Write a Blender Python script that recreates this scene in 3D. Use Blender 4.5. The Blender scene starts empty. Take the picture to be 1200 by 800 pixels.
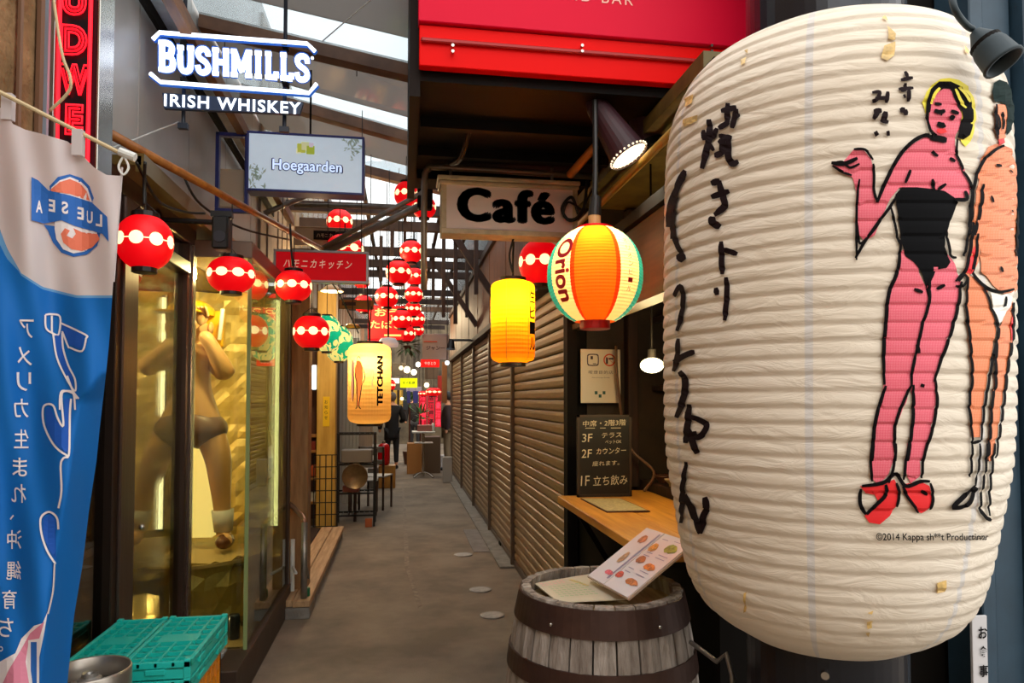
import bpy, bmesh, math, random
from mathutils import Vector, Matrix
from mathutils.geometry import delaunay_2d_cdt
random.seed(7)
scene = bpy.context.scene
COL = scene.collection
PI = math.pi

# ------------------------------------------------------------------ camera
FPX = 820.0
YAW = math.radians(8.9)
PIT = math.radians(2.0)
SHY = 0.0328
EYE = Vector((0, 0, 1.5))
cam_data = bpy.data.cameras.new('camera')
cam = bpy.data.objects.new('camera', cam_data)
COL.objects.link(cam)
cam.location = EYE
cam.rotation_euler = (PI / 2 + PIT, 0, -YAW)
cam_data.sensor_width = 36
cam_data.lens = FPX * 36 / 1200
cam_data.shift_y = SHY
cam_data.clip_start = 0.05
scene.camera = cam

# ------------------------------------------------------------------ world, daylight, exposure
world = bpy.data.worlds.new('sky')
scene.world = world
world.use_nodes = True
bg = world.node_tree.nodes['Background']
bg.inputs['Color'].default_value = (1.0, 0.99, 0.97, 1)
bg.inputs['Strength'].default_value = 2.0
scene.view_settings.view_transform = 'Standard'
scene.view_settings.look = 'None'
scene.view_settings.exposure = 0.25
scene.view_settings.gamma = 1
scene.view_settings.use_curve_mapping = False
scene.cycles.max_bounces = 7
scene.cycles.transparent_max_bounces = 12
scene.cycles.sample_clamp_indirect = 6
sun_d = bpy.data.lights.new('overcast_sun', 'SUN')
sun_d.energy = 0.5
sun_d.angle = math.radians(50)
sun_d.color = (1.0, 0.95, 0.9)
sun = bpy.data.objects.new('overcast_sun', sun_d)
COL.objects.link(sun)
sun.rotation_euler = (math.radians(52), 0, math.radians(-12))

# ------------------------------------------------------------------ measuring helpers
_F = Vector((math.sin(YAW) * math.cos(PIT), math.cos(YAW) * math.cos(PIT), math.sin(PIT)))
_R = Vector((math.cos(YAW), -math.sin(YAW), 0))
_U = _R.cross(_F)
CX, CY = 600.0, 400.0 + SHY * 1200


def ray(px, py):
    return (_F + _R * ((px - CX) / FPX) - _U * ((py - CY) / FPX))


def px_of(v):
    v = v - EYE
    return CX + FPX * v.dot(_R) / v.dot(_F)


def at(px, py, Y=None, X=None, Z=None, d=None):
    r = ray(px, py)
    if d is not None: t = d
    elif Y is not None: t = Y / r.y
    elif X is not None: t = X / r.x
    else: t = (Z - EYE.z) / r.z
    return EYE + r * t


# ------------------------------------------------------------------ materials
def lin(c):
    if isinstance(c, str):
        c = c.lstrip('#')
        c = tuple(int(c[i:i + 2], 16) / 255 for i in (0, 2, 4))
    return tuple(v / 12.92 if v <= 0.04045 else ((v + 0.055) / 1.055) ** 2.4 for v in c[:3]) + (1,)


MATS = {}


def mat(name, color='#808080', rough=0.6, metal=0.0, emit=0.0, ecol=None, var=0.0, vscale=6.0, vstretch=(1, 1, 1),
        bump=0.0, bscale=40.0, bstretch=(1, 1, 1), color2=None, spec=0.5, trans=0.0, alpha=1.0):
    if name in MATS: return MATS[name]
    m = bpy.data.materials.new(name)
    m.use_nodes = True
    nt = m.node_tree
    N, L = nt.nodes, nt.links
    p = N['Principled BSDF']
    c = lin(color)
    p.inputs['Base Color'].default_value = c
    p.inputs['Roughness'].default_value = rough
    p.inputs['Metallic'].default_value = metal
    p.inputs['Specular IOR Level'].default_value = spec
    if trans: p.inputs['Transmission Weight'].default_value = trans
    if alpha < 1: p.inputs['Alpha'].default_value = alpha
    if emit:
        p.inputs['Emission Strength'].default_value = emit
        p.inputs['Emission Color'].default_value = lin(ecol or color)
    if var or color2 or bump:
        tc = N.new('ShaderNodeTexCoord')
    if var or color2:
        mp = N.new('ShaderNodeMapping'); mp.inputs['Scale'].default_value = vstretch
        L.new(tc.outputs['Object'], mp.inputs['Vector'])
        nz = N.new('ShaderNodeTexNoise'); nz.inputs['Scale'].default_value = vscale
        nz.inputs['Detail'].default_value = 5; nz.inputs['Roughness'].default_value = 0.6
        L.new(mp.outputs[0], nz.inputs['Vector'])
        rp = N.new('ShaderNodeValToRGB')
        c2 = lin(color2) if color2 else tuple(v * (1 - var) for v in c[:3]) + (1,)
        c1 = c if color2 else tuple(min(1, v * (1 + var * 0.6)) for v in c[:3]) + (1,)
        rp.color_ramp.elements[0].position = 0.35; rp.color_ramp.elements[0].color = c2
        rp.color_ramp.elements[1].position = 0.65; rp.color_ramp.elements[1].color = c1
        L.new(nz.outputs['Fac'], rp.inputs['Fac'])
        L.new(rp.outputs['Color'], p.inputs['Base Color'])
    if bump:
        mb = N.new('ShaderNodeMapping'); mb.inputs['Scale'].default_value = bstretch
        L.new(tc.outputs['Object'], mb.inputs['Vector'])
        nb = N.new('ShaderNodeTexNoise'); nb.inputs['Scale'].default_value = bscale; nb.inputs['Detail'].default_value = 4
        L.new(mb.outputs[0], nb.inputs['Vector'])
        bp = N.new('ShaderNodeBump'); bp.inputs['Strength'].default_value = bump; bp.inputs['Distance'].default_value = 0.02
        L.new(nb.outputs['Fac'], bp.inputs['Height'])
        L.new(bp.outputs['Normal'], p.inputs['Normal'])
    MATS[name] = m
    return m


def glow(name, color, strength, base=None):
    return mat(name, base or color, rough=0.7, emit=strength, ecol=color)


def glass(name, tint='#ffffff', refl=0.12, rough=0.0, haze=0.0, hcol='#999999', rmax=0.8):
    if name in MATS: return MATS[name]
    m = bpy.data.materials.new(name); m.use_nodes = True
    nt = m.node_tree; N, L = nt.nodes, nt.links
    N.remove(N['Principled BSDF'])
    out = N['Material Output']
    tr = N.new('ShaderNodeBsdfTransparent'); tr.inputs['Color'].default_value = lin(tint)
    gl = N.new('ShaderNodeBsdfGlossy'); gl.inputs['Roughness'].default_value = rough
    fr = N.new('ShaderNodeLayerWeight'); fr.inputs['Blend'].default_value = 0.35
    mr = N.new('ShaderNodeMapRange'); mr.inputs['To Min'].default_value = refl; mr.inputs['To Max'].default_value = rmax
    L.new(fr.outputs['Fresnel'], mr.inputs['Value'])
    mx = N.new('ShaderNodeMixShader')
    L.new(mr.outputs[0], mx.inputs['Fac']); L.new(tr.outputs[0], mx.inputs[1]); L.new(gl.outputs[0], mx.inputs[2])
    last = mx
    if haze:
        df = N.new('ShaderNodeBsdfDiffuse'); df.inputs['Color'].default_value = lin(hcol)
        tl = N.new('ShaderNodeBsdfTranslucent'); tl.inputs['Color'].default_value = lin(hcol)
        ad = N.new('ShaderNodeMixShader'); ad.inputs['Fac'].default_value = 0.5
        L.new(df.outputs[0], ad.inputs[1]); L.new(tl.outputs[0], ad.inputs[2])
        m2 = N.new('ShaderNodeMixShader'); m2.inputs['Fac'].default_value = haze
        L.new(mx.outputs[0], m2.inputs[1]); L.new(ad.outputs[0], m2.inputs[2])
        last = m2
    L.new(last.outputs[0], out.inputs['Surface'])
    MATS[name] = m
    return m


def paper(name, color, transl=0.5, rough=0.6, bump=0.0, image=None, tcol=None):
    """lantern paper or cloth: diffuse + translucent, one-sided sheet"""
    if name in MATS: return MATS[name]
    m = bpy.data.materials.new(name); m.use_nodes = True
    nt = m.node_tree; N, L = nt.nodes, nt.links
    p = N['Principled BSDF']; out = N['Material Output']
    p.inputs['Roughness'].default_value = rough
    p.inputs['Specular IOR Level'].default_value = 0.25
    tl = N.new('ShaderNodeBsdfTranslucent')
    mx = N.new('ShaderNodeMixShader'); mx.inputs['Fac'].default_value = transl
    p.inputs['Base Color'].default_value = lin(color)
    tl.inputs['Color'].default_value = lin(tcol or color)
    L.new(p.outputs[0], mx.inputs[1]); L.new(tl.outputs[0], mx.inputs[2])
    L.new(mx.outputs[0], out.inputs['Surface'])
    if image:
        sock = image(nt)
        L.new(sock, p.inputs['Base Color'])
        L.new(sock, tl.inputs['Color'])
    if bump:
        tc = N.new('ShaderNodeTexCoord')
        mb = N.new('ShaderNodeMapping'); mb.inputs['Scale'].default_value = (9, 9, 30)
        L.new(tc.outputs['Object'], mb.inputs['Vector'])
        nb = N.new('ShaderNodeTexNoise'); nb.inputs['Scale'].default_value = 1.0; nb.inputs['Detail'].default_value = 5
        nb.inputs['Distortion'].default_value = 1.2
        L.new(mb.outputs[0], nb.inputs['Vector'])
        bp = N.new('ShaderNodeBump'); bp.inputs['Strength'].default_value = bump; bp.inputs['Distance'].default_value = 0.02
        L.new(nb.outputs['Fac'], bp.inputs['Height'])
        L.new(bp.outputs['Normal'], p.inputs['Normal'])
    MATS[name] = m
    return m


# ------------------------------------------------------------------ object helpers
ROOT = {}


def bmn(): return bmesh.new()


def obj(name, bm, m, parent=None, smooth=False, origin=None):
    """link a bmesh built in world coordinates as ONE mesh object"""
    me = bpy.data.meshes.new(name)
    if smooth:
        for f in bm.faces: f.smooth = True
    vs = [v.co for v in bm.verts]
    if parent is not None:
        base = ROOT[parent.name]
    else:
        if origin is not None: base = Vector(origin)
        elif vs:
            lo = [min(v[i] for v in vs) for i in range(3)]; hi = [max(v[i] for v in vs) for i in range(3)]
            base = Vector(((lo[0] + hi[0]) / 2, (lo[1] + hi[1]) / 2, lo[2]))
        else: base = Vector((0, 0, 0))
    bmesh.ops.translate(bm, verts=bm.verts, vec=-base)
    bm.to_mesh(me); bm.free()
    if isinstance(m, (list, tuple)):
        for q in m: me.materials.append(q)
    elif m: me.materials.append(m)
    o = bpy.data.objects.new(name, me)
    COL.objects.link(o)
    if parent is not None:
        o.parent = parent
    else:
        o.location = base
    ROOT[o.name] = base
    return o


def thing(name, label, cat, loc=(0, 0, 0), group=None):
    o = bpy.data.objects.new(name, None)
    COL.objects.link(o); o.location = loc; o.empty_display_size = 0.1
    o['label'] = label; o['category'] = cat
    if group: o['group'] = group
    ROOT[o.name] = Vector(loc)
    return o


def tag(o, label, cat, group=None, kind=None):
    o['label'] = label; o['category'] = cat
    if group: o['group'] = group
    if kind: o['kind'] = kind
    return o


def struct(o, label=None):
    o['kind'] = 'structure'
    if label: o['label'] = label; 
    return o


def sthing(name, loc=(0, 0, 0)):
    o = bpy.data.objects.new(name, None); COL.objects.link(o); o.location = loc
    o['kind'] = 'structure'; ROOT[o.name] = Vector(loc)
    return o


def dup(root, loc, label=None, rotz=None, scale=None):
    r = root.copy(); COL.objects.link(r); r.location = loc
    if rotz is not None: r.rotation_euler = (0, 0, rotz)
    if scale is not None: r.scale = scale if hasattr(scale, '__len__') else (scale,) * 3
    if label: r['label'] = label
    for ch in list(root.children):
        c = ch.copy(); COL.objects.link(c); c.parent = r
        for g in list(ch.children):
            d = g.copy(); COL.objects.link(d); d.parent = c
    return r


# ---- shapes added to a bmesh, world coordinates
def box(bm, x0, x1, y0, y1, z0, z1, bev=0.0, mi=0):
    mtx = Matrix.Translation(((x0 + x1) / 2, (y0 + y1) / 2, (z0 + z1) / 2)) @ Matrix.Diagonal((abs(x1 - x0), abs(y1 - y0), abs(z1 - z0), 1))
    r = bmesh.ops.create_cube(bm, size=1, matrix=mtx)
    fs = set(f for v in r['verts'] for f in v.link_faces)
    for f in fs: f.material_index = mi
    if bev:
        es = list(set(e for v in r['verts'] for e in v.link_edges))
        rb = bmesh.ops.bevel(bm, geom=es, offset=bev, segments=1, affect='EDGES')
        for f in rb['faces']: f.material_index = mi
    return bm


def obox(bm, mtx, sx, sy, sz, bev=0.0):
    r = bmesh.ops.create_cube(bm, size=1, matrix=mtx @ Matrix.Diagonal((sx, sy, sz, 1)))
    if bev:
        es = list(set(e for v in r['verts'] for e in v.link_edges))
        bmesh.ops.bevel(bm, geom=es, offset=bev, segments=1, affect='EDGES')
    return bm


def axis_m(a, b):
    a = Vector(a); b = Vector(b)
    q = (b - a).to_track_quat('Z', 'Y')
    return Matrix.Translation((a + b) / 2) @ q.to_matrix().to_4x4(), (b - a).length


def cyl(bm, a, b, r, r2=None, seg=16, caps=True):
    m, l = axis_m(a, b)
    bmesh.ops.create_cone(bm, cap_ends=caps, cap_tris=False, segments=seg, radius1=r, radius2=r if r2 is None else r2, depth=l, matrix=m)
    return bm


def bar(bm, a, b, w, h, bev=0.0):
    m, l = axis_m(a, b)
    return obox(bm, m, w, h, l, bev)


def ball(bm, c, r, sx=1, sy=1, sz=1, u=16, v=10):
    bmesh.ops.create_uvsphere(bm, u_segments=u, v_segments=v, radius=1, matrix=Matrix.Translation(c) @ Matrix.Diagonal((r * sx, r * sy, r * sz, 1)))
    return bm


def smooth_path(pts, n=6):
    P = [Vector(p) for p in pts]
    if len(P) < 3: return P
    out = []
    for i in range(len(P) - 1):
        p0 = P[i - 1] if i > 0 else P[0]; p1 = P[i]; p2 = P[i + 1]; p3 = P[i + 2] if i + 2 < len(P) else P[-1]
        for k in range(n):
            t = k / n
            out.append(0.5 * ((2 * p1) + (p2 - p0) * t + (2 * p0 - 5 * p1 + 4 * p2 - p3) * t * t + (3 * p1 - p0 - 3 * p2 + p3) * t ** 3))
    out.append(P[-1])
    return out


def tube(bm, pts, r, seg=8, n=6, closed=False):
    P = smooth_path(pts, n) if n > 1 else [Vector(p) for p in pts]
    rings = []
    up = Vector((0, 0, 1))
    prev = None
    for i, p in enumerate(P):
        t = (P[min(i + 1, len(P) - 1)] - P[max(i - 1, 0)])
        if t.length < 1e-9: t = Vector((0, 0, 1))
        t.normalize()
        if prev is None:
            a = t.cross(up)
            if a.length < 1e-3: a = t.cross(Vector((1, 0, 0)))
            a.normalize()
        else:
            a = prev - t * prev.dot(t)
            a.normalize()
        prev = a
        b = t.cross(a)
        rr = r(i / (len(P) - 1)) if callable(r) else r
        rings.append([bm.verts.new(p + (a * math.cos(2 * PI * k / seg) + b * math.sin(2 * PI * k / seg)) * rr) for k in range(seg)])
    for i in range(len(rings) - 1):
        for k in range(seg):
            bm.faces.new((rings[i][k], rings[i][(k + 1) % seg], rings[i + 1][(k + 1) % seg], rings[i + 1][k]))
    bm.faces.new(rings[0][::-1]); bm.faces.new(rings[-1])
    return bm


def lathe(bm, prof, c=(0, 0, 0), seg=32, caps=True, a0=0.0):
    """profile [(radius, z)] turned about the vertical through c"""
    cx, cy, cz = c
    rings = []
    for r, z in prof:
        rings.append([bm.verts.new((cx + r * math.cos(a0 + 2 * PI * k / seg), cy + r * math.sin(a0 + 2 * PI * k / seg), cz + z)) for k in range(seg)])
    uv = bm.loops.layers.uv.verify()
    L = len(prof) - 1
    for i in range(L):
        for k in range(seg):
            f = bm.faces.new((rings[i][k], rings[i][(k + 1) % seg], rings[i + 1][(k + 1) % seg], rings[i + 1][k]))
            for lp, (u, v) in zip(f.loops, ((k / seg, i / L), ((k + 1) / seg, i / L), ((k + 1) / seg, (i + 1) / L), (k / seg, (i + 1) / L))):
                lp[uv].uv = (u, v)
    if caps:
        if prof[0][0] > 1e-5: bm.faces.new(rings[0][::-1])
        if prof[-1][0] > 1e-5: bm.faces.new(rings[-1])
    return bm


def prism(bm, pts2, fn, thick):
    """closed 2-D polygon mapped by fn(u,v,w) at w=0 and w=thick"""
    a = [bm.verts.new(fn(u, v, 0)) for u, v in pts2]
    b = [bm.verts.new(fn(u, v, thick)) for u, v in pts2]
    n = len(a)
    bm.faces.new(a[::-1]); bm.faces.new(b)
    for i in range(n): bm.faces.new((a[i], a[(i + 1) % n], b[(i + 1) % n], b[i]))
    return bm


# ---- flat drawing tools: 2-D shapes laid on any surface given by fn(u, v, height)
def ribbon(bm, pts, w, fn, h, step=4.0, closed=False, taper=True):
    P = smooth_path([(p[0], p[1], 0) for p in pts], 5) if len(pts) > 2 else [Vector((p[0], p[1], 0)) for p in pts]
    Q = []
    for i in range(len(P) - 1):
        n = max(1, int((P[i + 1] - P[i]).length / step))
        for k in range(n): Q.append(P[i].lerp(P[i + 1], k / n))
    Q.append(P[-1])
    prev = None
    N = len(Q) - 1
    for i, p in enumerate(Q):
        t = Q[min(i + 1, N)] - Q[max(i - 1, 0)]
        if t.length < 1e-9: continue
        t.normalize(); n_ = Vector((-t.y, t.x, 0))
        f = i / N if N else 0
        ww = (w(f) if callable(w) else w) / 2
        if taper: ww *= 0.55 + 0.45 * min(1, 4 * f + 0.2, 4 * (1 - f) + 0.2)
        a = bm.verts.new(fn(p.x + n_.x * ww, p.y + n_.y * ww, h)); b = bm.verts.new(fn(p.x - n_.x * ww, p.y - n_.y * ww, h))
        if prev: bm.faces.new((prev[0], prev[1], b, a))
        prev = (a, b)
    return bm


def fill(bm, pts, fn, h, gx=8.0, gy=4.0, smooth=False, uvs=None):
    if smooth:
        pts = [(p.x, p.y) for p in smooth_path([(a, b, 0) for a, b in pts] + [(pts[0][0], pts[0][1], 0)], 4)[:-1]]
    B = []
    n = len(pts)
    for i in range(n):
        a = Vector(pts[i]); b = Vector(pts[(i + 1) % n])
        k = max(1, int((b - a).length / gy))
        for j in range(k): B.append(a.lerp(b, j / k))
    xs = [p.x for p in B]; ys = [p.y for p in B]

    def inside(x, y):
        c = False
        for i in range(n):
            x1, y1 = pts[i]; x2, y2 = pts[(i + 1) % n]
            if (y1 > y) != (y2 > y) and x < (x2 - x1) * (y - y1) / (y2 - y1) + x1: c = not c
        return c
    G = []
    y = math.floor(min(ys) / gy) * gy + gy
    while y < max(ys):
        x = math.floor(min(xs) / gx) * gx + gx
        while x < max(xs):
            if inside(x, y): G.append(Vector((x, y)))
            x += gx
        y += gy
    V = B + G
    vo, eo, fo, _, _, _ = delaunay_2d_cdt(V, [(i, (i + 1) % len(B)) for i in range(len(B))], [], 1, 1e-5)
    bv = [bm.verts.new(fn(v.x, v.y, h)) for v in vo]
    uv = bm.loops.layers.uv.verify()
    for f in fo:
        cx = sum(vo[i].x for i in f) / len(f); cy = sum(vo[i].y for i in f) / len(f)
        if not inside(cx, cy): continue
        try: nf = bm.faces.new([bv[i] for i in f])
        except ValueError: continue
        for lp, i in zip(nf.loops, f): lp[uv].uv = (vo[i].x / 100, vo[i].y / 100)
    return bm


_TXT = {}


def text_bm(body, size=1.0, extrude=0.0, offset=0.0, align='CENTER', space=1.0, shear=0.0, width=1.0, bevel=0.0, outline=False, res=4, line=1.0, bold=None):
    """lettering as a mesh in its own XY plane, centred on its box vertically"""
    c = bpy.data.curves.new('lettering', 'FONT')
    c.body = body; c.size = size; c.extrude = extrude; c.offset = offset; c.align_x = align
    c.space_character = space; c.shear = shear; c.resolution_u = res; c.space_line = line
    if outline: c.fill_mode = 'NONE'; c.bevel_depth = bevel; c.bevel_resolution = 1
    o = bpy.data.objects.new('lettering', c); COL.objects.link(o)
    dg = bpy.context.evaluated_depsgraph_get()
    me = bpy.data.meshes.new_from_object(o.evaluated_get(dg))
    bm = bmesh.new(); bm.from_mesh(me)
    bpy.data.objects.remove(o); bpy.data.curves.remove(c); bpy.data.meshes.remove(me)
    for v in bm.verts: v.co.x *= width
    if bold:
        g0 = bm.verts[:] + bm.edges[:] + bm.faces[:]
        for k in range(8):
            r = bmesh.ops.duplicate(bm, geom=g0)
            vs = [g for g in r['geom'] if isinstance(g, bmesh.types.BMVert)]
            bmesh.ops.translate(bm, verts=vs, vec=(bold[0] * math.cos(k * PI / 4), bold[1] * math.sin(k * PI / 4), 0.0))
    if bm.verts:
        lo = min(v.co.y for v in bm.verts); hi = max(v.co.y for v in bm.verts)
        l = min(v.co.x for v in bm.verts); r = max(v.co.x for v in bm.verts)
        sh = Vector((-(l + r) / 2 if align == 'CENTER' else -l, -(lo + hi) / 2, 0))
        for v in bm.verts: v.co += sh
    return bm


def fit_text(body, w, h, **k):
    """lettering scaled to fill w x h"""
    bm = text_bm(body, **k)
    l = min(v.co.x for v in bm.verts); r = max(v.co.x for v in bm.verts)
    lo = min(v.co.y for v in bm.verts); hi = max(v.co.y for v in bm.verts)
    for v in bm.verts: v.co.x *= w / (r - l); v.co.y *= h / (hi - lo)
    return bm


def front(bm, c, extra=None):
    """stand a flat XY drawing upright facing the camera side (-Y) at c"""
    m = Matrix.Translation(c) @ (extra or Matrix()) @ Matrix.Rotation(PI / 2, 4, 'X')
    bmesh.ops.transform(bm, matrix=m, verts=bm.verts)
    return bm


def warp(bm, cuts_x, cuts_y, fn):
    """cut a flat drawing on a grid and lay it on fn(x, y)"""
    bmesh.ops.triangulate(bm, faces=bm.faces)
    for x in cuts_x:
        bmesh.ops.bisect_plane(bm, geom=bm.verts[:] + bm.edges[:] + bm.faces[:], plane_co=(x, 0, 0), plane_no=(1, 0, 0))
    for y in cuts_y:
        bmesh.ops.bisect_plane(bm, geom=bm.verts[:] + bm.edges[:] + bm.faces[:], plane_co=(0, y, 0), plane_no=(0, 1, 0))
    for v in bm.verts: v.co = fn(v.co.x, v.co.y)
    return bm


def frange(a, b, s):
    out = []
    while a < b: out.append(a); a += s
    return out


def point_light(name, loc, power, color=(1, 0.7, 0.35), r=0.05, parent=None):
    l = bpy.data.lights.new(name, 'POINT'); l.energy = power; l.color = color; l.shadow_soft_size = r
    o = bpy.data.objects.new(name, l); COL.objects.link(o)
    if parent is not None:
        o.parent = parent; o.location = Vector(loc) - ROOT[parent.name]
    else: o.location = loc
    return o

# ------------------------------------------------------------------ common materials
M_asph = mat('asphalt', '#857869', 0.82, var=0.3, vscale=2.2, bump=0.35, bscale=160)
M_conc = mat('concrete', '#85817b', 0.85, var=0.25, vscale=9, bump=0.3, bscale=60)
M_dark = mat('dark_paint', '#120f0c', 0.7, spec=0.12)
M_black = mat('black_plastic', '#0c0b0c', 0.45)
M_soffit = mat('soffit_black', '#100b08', 0.6, var=0.4, vscale=4, spec=.12)
M_steel = mat('galvanised_steel', '#8e8a84', 0.42, 0.7, var=0.25, vscale=12)
M_chrome = mat('brushed_steel', '#b9b4ab', 0.25, 0.95)
M_frame = mat('brown_anodised', '#5b4a42', 0.33, 0.75, var=0.15, vscale=8, vstretch=(8, 8, 0.3))
M_shut = mat('shutter_metal', '#9a8263', 0.45, 0.35, var=0.18, vscale=5, vstretch=(1, 1, 8))
M_rail = mat('shutter_rail', '#6f6257', 0.4, 0.6)
M_wood = mat('brown_wood', '#7a4a22', 0.55, color2='#4f2c14', vscale=5, vstretch=(6, 6, 0.5), bump=0.15)
M_woodd = mat('dark_wood', '#3a2214', 0.6, color2='#23140b', vscale=5, vstretch=(6, 6, 0.5))
M_stucco = mat('yellow_stucco', '#9a7650', 0.9, color2='#6e5230', vscale=7, bump=0.6, bscale=30)
M_clad = mat('grey_cladding', '#a6a19b', 0.4, 0.1, var=0.14, vscale=1.6)
M_white = mat('white_paint', '#d9dcd8', 0.5, var=0.12, vscale=8)
M_deck = mat('pale_deck_wood', '#cba880', 0.6, color2='#a5825c', vscale=4, vstretch=(8, 0.6, 4))
M_red = mat('red_enamel', '#e0001e', 0.35, spec=.2)
M_blue = mat('blue_frame', '#2a3585', 0.4)
M_rope = mat('natural_rope', '#c8b48c', 0.8)
M_cable = mat('black_cable', '#17130f', 0.5)

# ------------------------------------------------------------------ floor
bm = bmn(); box(bm, -7, 7, -7, 27, -0.1, 0)
struct(obj('floor', bm, M_asph))
bm = bmn()
pts = [(0.03, 7.6), (0.05, 12.5), (0.12, 12.5), (0.11, 9.8), (0.13, 8.4), (0.11, 6.2), (0.15, 5.2), (0.07, 5.2), (0.05, 6.3)]
prism(bm, [(0.03, 6.4), (0.0, 12.4), (0.035, 12.4), (0.06, 9.0), (0.07, 6.4), (0.15, 5.2), (0.12, 5.15)], lambda u, v, w: Vector((u, v, w)), 0.003)
struct(obj('trim_1', bm, mat('mortar_seam', '#8a7d6f', 0.9, var=0.3, vscale=20)))
bm = bmn(); box(bm, 0.86, 1.0, 6.2, 14.2, 0, 0.02, 0.004)
struct(obj('trim_2', bm, M_conc))
bm = bmn(); box(bm, 0.70, 0.90, 6.9, 8.1, 0, 0.006)
struct(obj('trim_3', bm, mat('pale_patch', '#7f7a78', 0.8, var=0.2)))
for i, (px, py, lab) in enumerate([(577, 721, 'pale round drain cover in the asphalt, nearest to the barrel'),
                                   (563, 691, 'pale round drain cover in the asphalt, middle one of three in a row'),
                                   (543, 650, 'small pale round drain cover in the asphalt, farthest of three in a row')]):
    p = at(px, py, Z=0.0)
    t = thing('drain_cover', lab, 'drain cover', (p.x, p.y, 0), 'round covers set in the alley floor')
    r = [0.085, 0.088, 0.09][i]
    bm = bmn(); lathe(bm, [(r, 0), (r, 0.006), (r - 0.008, 0.008), (r - 0.012, 0.006)], (p.x, p.y, 0), 28)
    obj('rim', bm, M_steel, t)
    bm = bmn(); lathe(bm, [(r - 0.013, 0.0), (r - 0.013, 0.007)], (p.x, p.y, 0), 24)
    obj('lid', bm, mat('pale_cover', '#a7a5a3', 0.7, var=0.2, vscale=30), t)

# ------------------------------------------------------------------ right side: shutters
SY = [3.98, 6.28, 7.97, 9.8, 11.8, 14.2]
ZS = 2.29
slat_cache = {}
LABS = ['wide brown roller shutter nearest the chalkboard', 'brown roller shutter second from the chalkboard',
        'brown roller shutter third from the chalkboard', 'narrow brighter roller shutter fourth from the chalkboard',
        'farthest narrow roller shutter before the alley opens on the right']
for i in range(5):
    y0, y1 = SY[i] + 0.03, SY[i + 1] - 0.03
    t = thing('roller_shutter', LABS[i], 'shutter', (1.0, (y0 + y1) / 2, 0), 'roller shutters along the right of the alley')
    n = 29; ph = 2.2 / n
    bm = bmn()
    prof = [(1.035, 0.0), (1.010, 0.004), (1.002, 0.016), (1.0, 0.045), (1.003, 0.064), (1.012, 0.071), (1.035, 0.0745)]
    a = [bm.verts.new((x, y0, z)) for x, z in prof]; b = [bm.verts.new((x, y1, z)) for x, z in prof]
    for k in range(len(a) - 1):
        bm.faces.new((a[k], b[k], b[k + 1], a[k + 1]))
    bm.faces.new((a[-1], b[-1], b[0], a[0])); bm.faces.new(a[::-1]); bm.faces.new(b)
    s = obj('slat', bm, M_shut, t)
    s.location.z = 0.06
    for k in range(1, n):
        c = s.copy(); COL.objects.link(c); c.parent = t; c.location.z = 0.06 + k * ph
    bm = bmn(); box(bm, 0.995, 1.05, y0, y1, 0.0, 0.062, 0.006); obj('bottom_bar', bm, M_rail, t)
    if i < 2:
        bm = bmn(); box(bm, 0.985, 1.0, (y0 + y1) / 2 - 0.06, (y0 + y1) / 2 + 0.06, 0.015, 0.05, 0.004); obj('handle', bm, M_dark, t)
for i, y in enumerate(SY):
    bm = bmn(); box(bm, 0.97, 1.06, y - 0.032, y + 0.032, 0, ZS, 0.006)
    struct(obj('trim_%d' % (4 + i), bm, M_rail if i else M_dark))
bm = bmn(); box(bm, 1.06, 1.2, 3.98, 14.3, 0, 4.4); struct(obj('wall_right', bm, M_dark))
# wooden fascia boards above the shutters
fas = sthing('trim_10', (1.0, 9, ZS))
y = 3.98; k = 0
while y < 14.2:
    w = 0.62
    bm = bmn(); box(bm, 0.95 + 0.004 * (k % 2), 1.06, y + 0.003, min(y + w, 14.25) - 0.003, ZS, 3.15, 0.004)
    obj('panel', bm, M_wood, fas); y += w; k += 1
bm = bmn(); box(bm, 0.92, 1.06, 3.98, 14.25, ZS - 0.03, ZS + 0.03); obj('bottom_rail', bm, M_woodd, fas)
bm = bmn(); box(bm, 0.92, 1.1, 3.98, 14.25, 3.15, 3.22); obj('top_rail', bm, M_woodd, fas)

# ------------------------------------------------------------------ open stall on the right (counter side)
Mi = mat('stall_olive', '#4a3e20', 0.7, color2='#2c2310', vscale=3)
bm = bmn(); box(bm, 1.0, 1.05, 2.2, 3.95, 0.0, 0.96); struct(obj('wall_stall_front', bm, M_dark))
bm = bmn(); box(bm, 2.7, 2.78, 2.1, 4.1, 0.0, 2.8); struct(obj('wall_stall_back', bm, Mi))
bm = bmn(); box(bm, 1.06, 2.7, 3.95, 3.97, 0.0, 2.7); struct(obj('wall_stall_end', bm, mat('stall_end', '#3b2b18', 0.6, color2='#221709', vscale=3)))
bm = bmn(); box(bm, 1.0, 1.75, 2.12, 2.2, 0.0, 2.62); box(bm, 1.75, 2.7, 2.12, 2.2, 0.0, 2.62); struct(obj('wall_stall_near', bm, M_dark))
bm = bmn(); box(bm, 1.0, 2.7, 2.2, 3.95, 2.62, 2.68); struct(obj('ceiling_stall', bm, mat('stall_ceiling', '#6a5a28', 0.6, color2='#4a3d18', vscale=7)))
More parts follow.
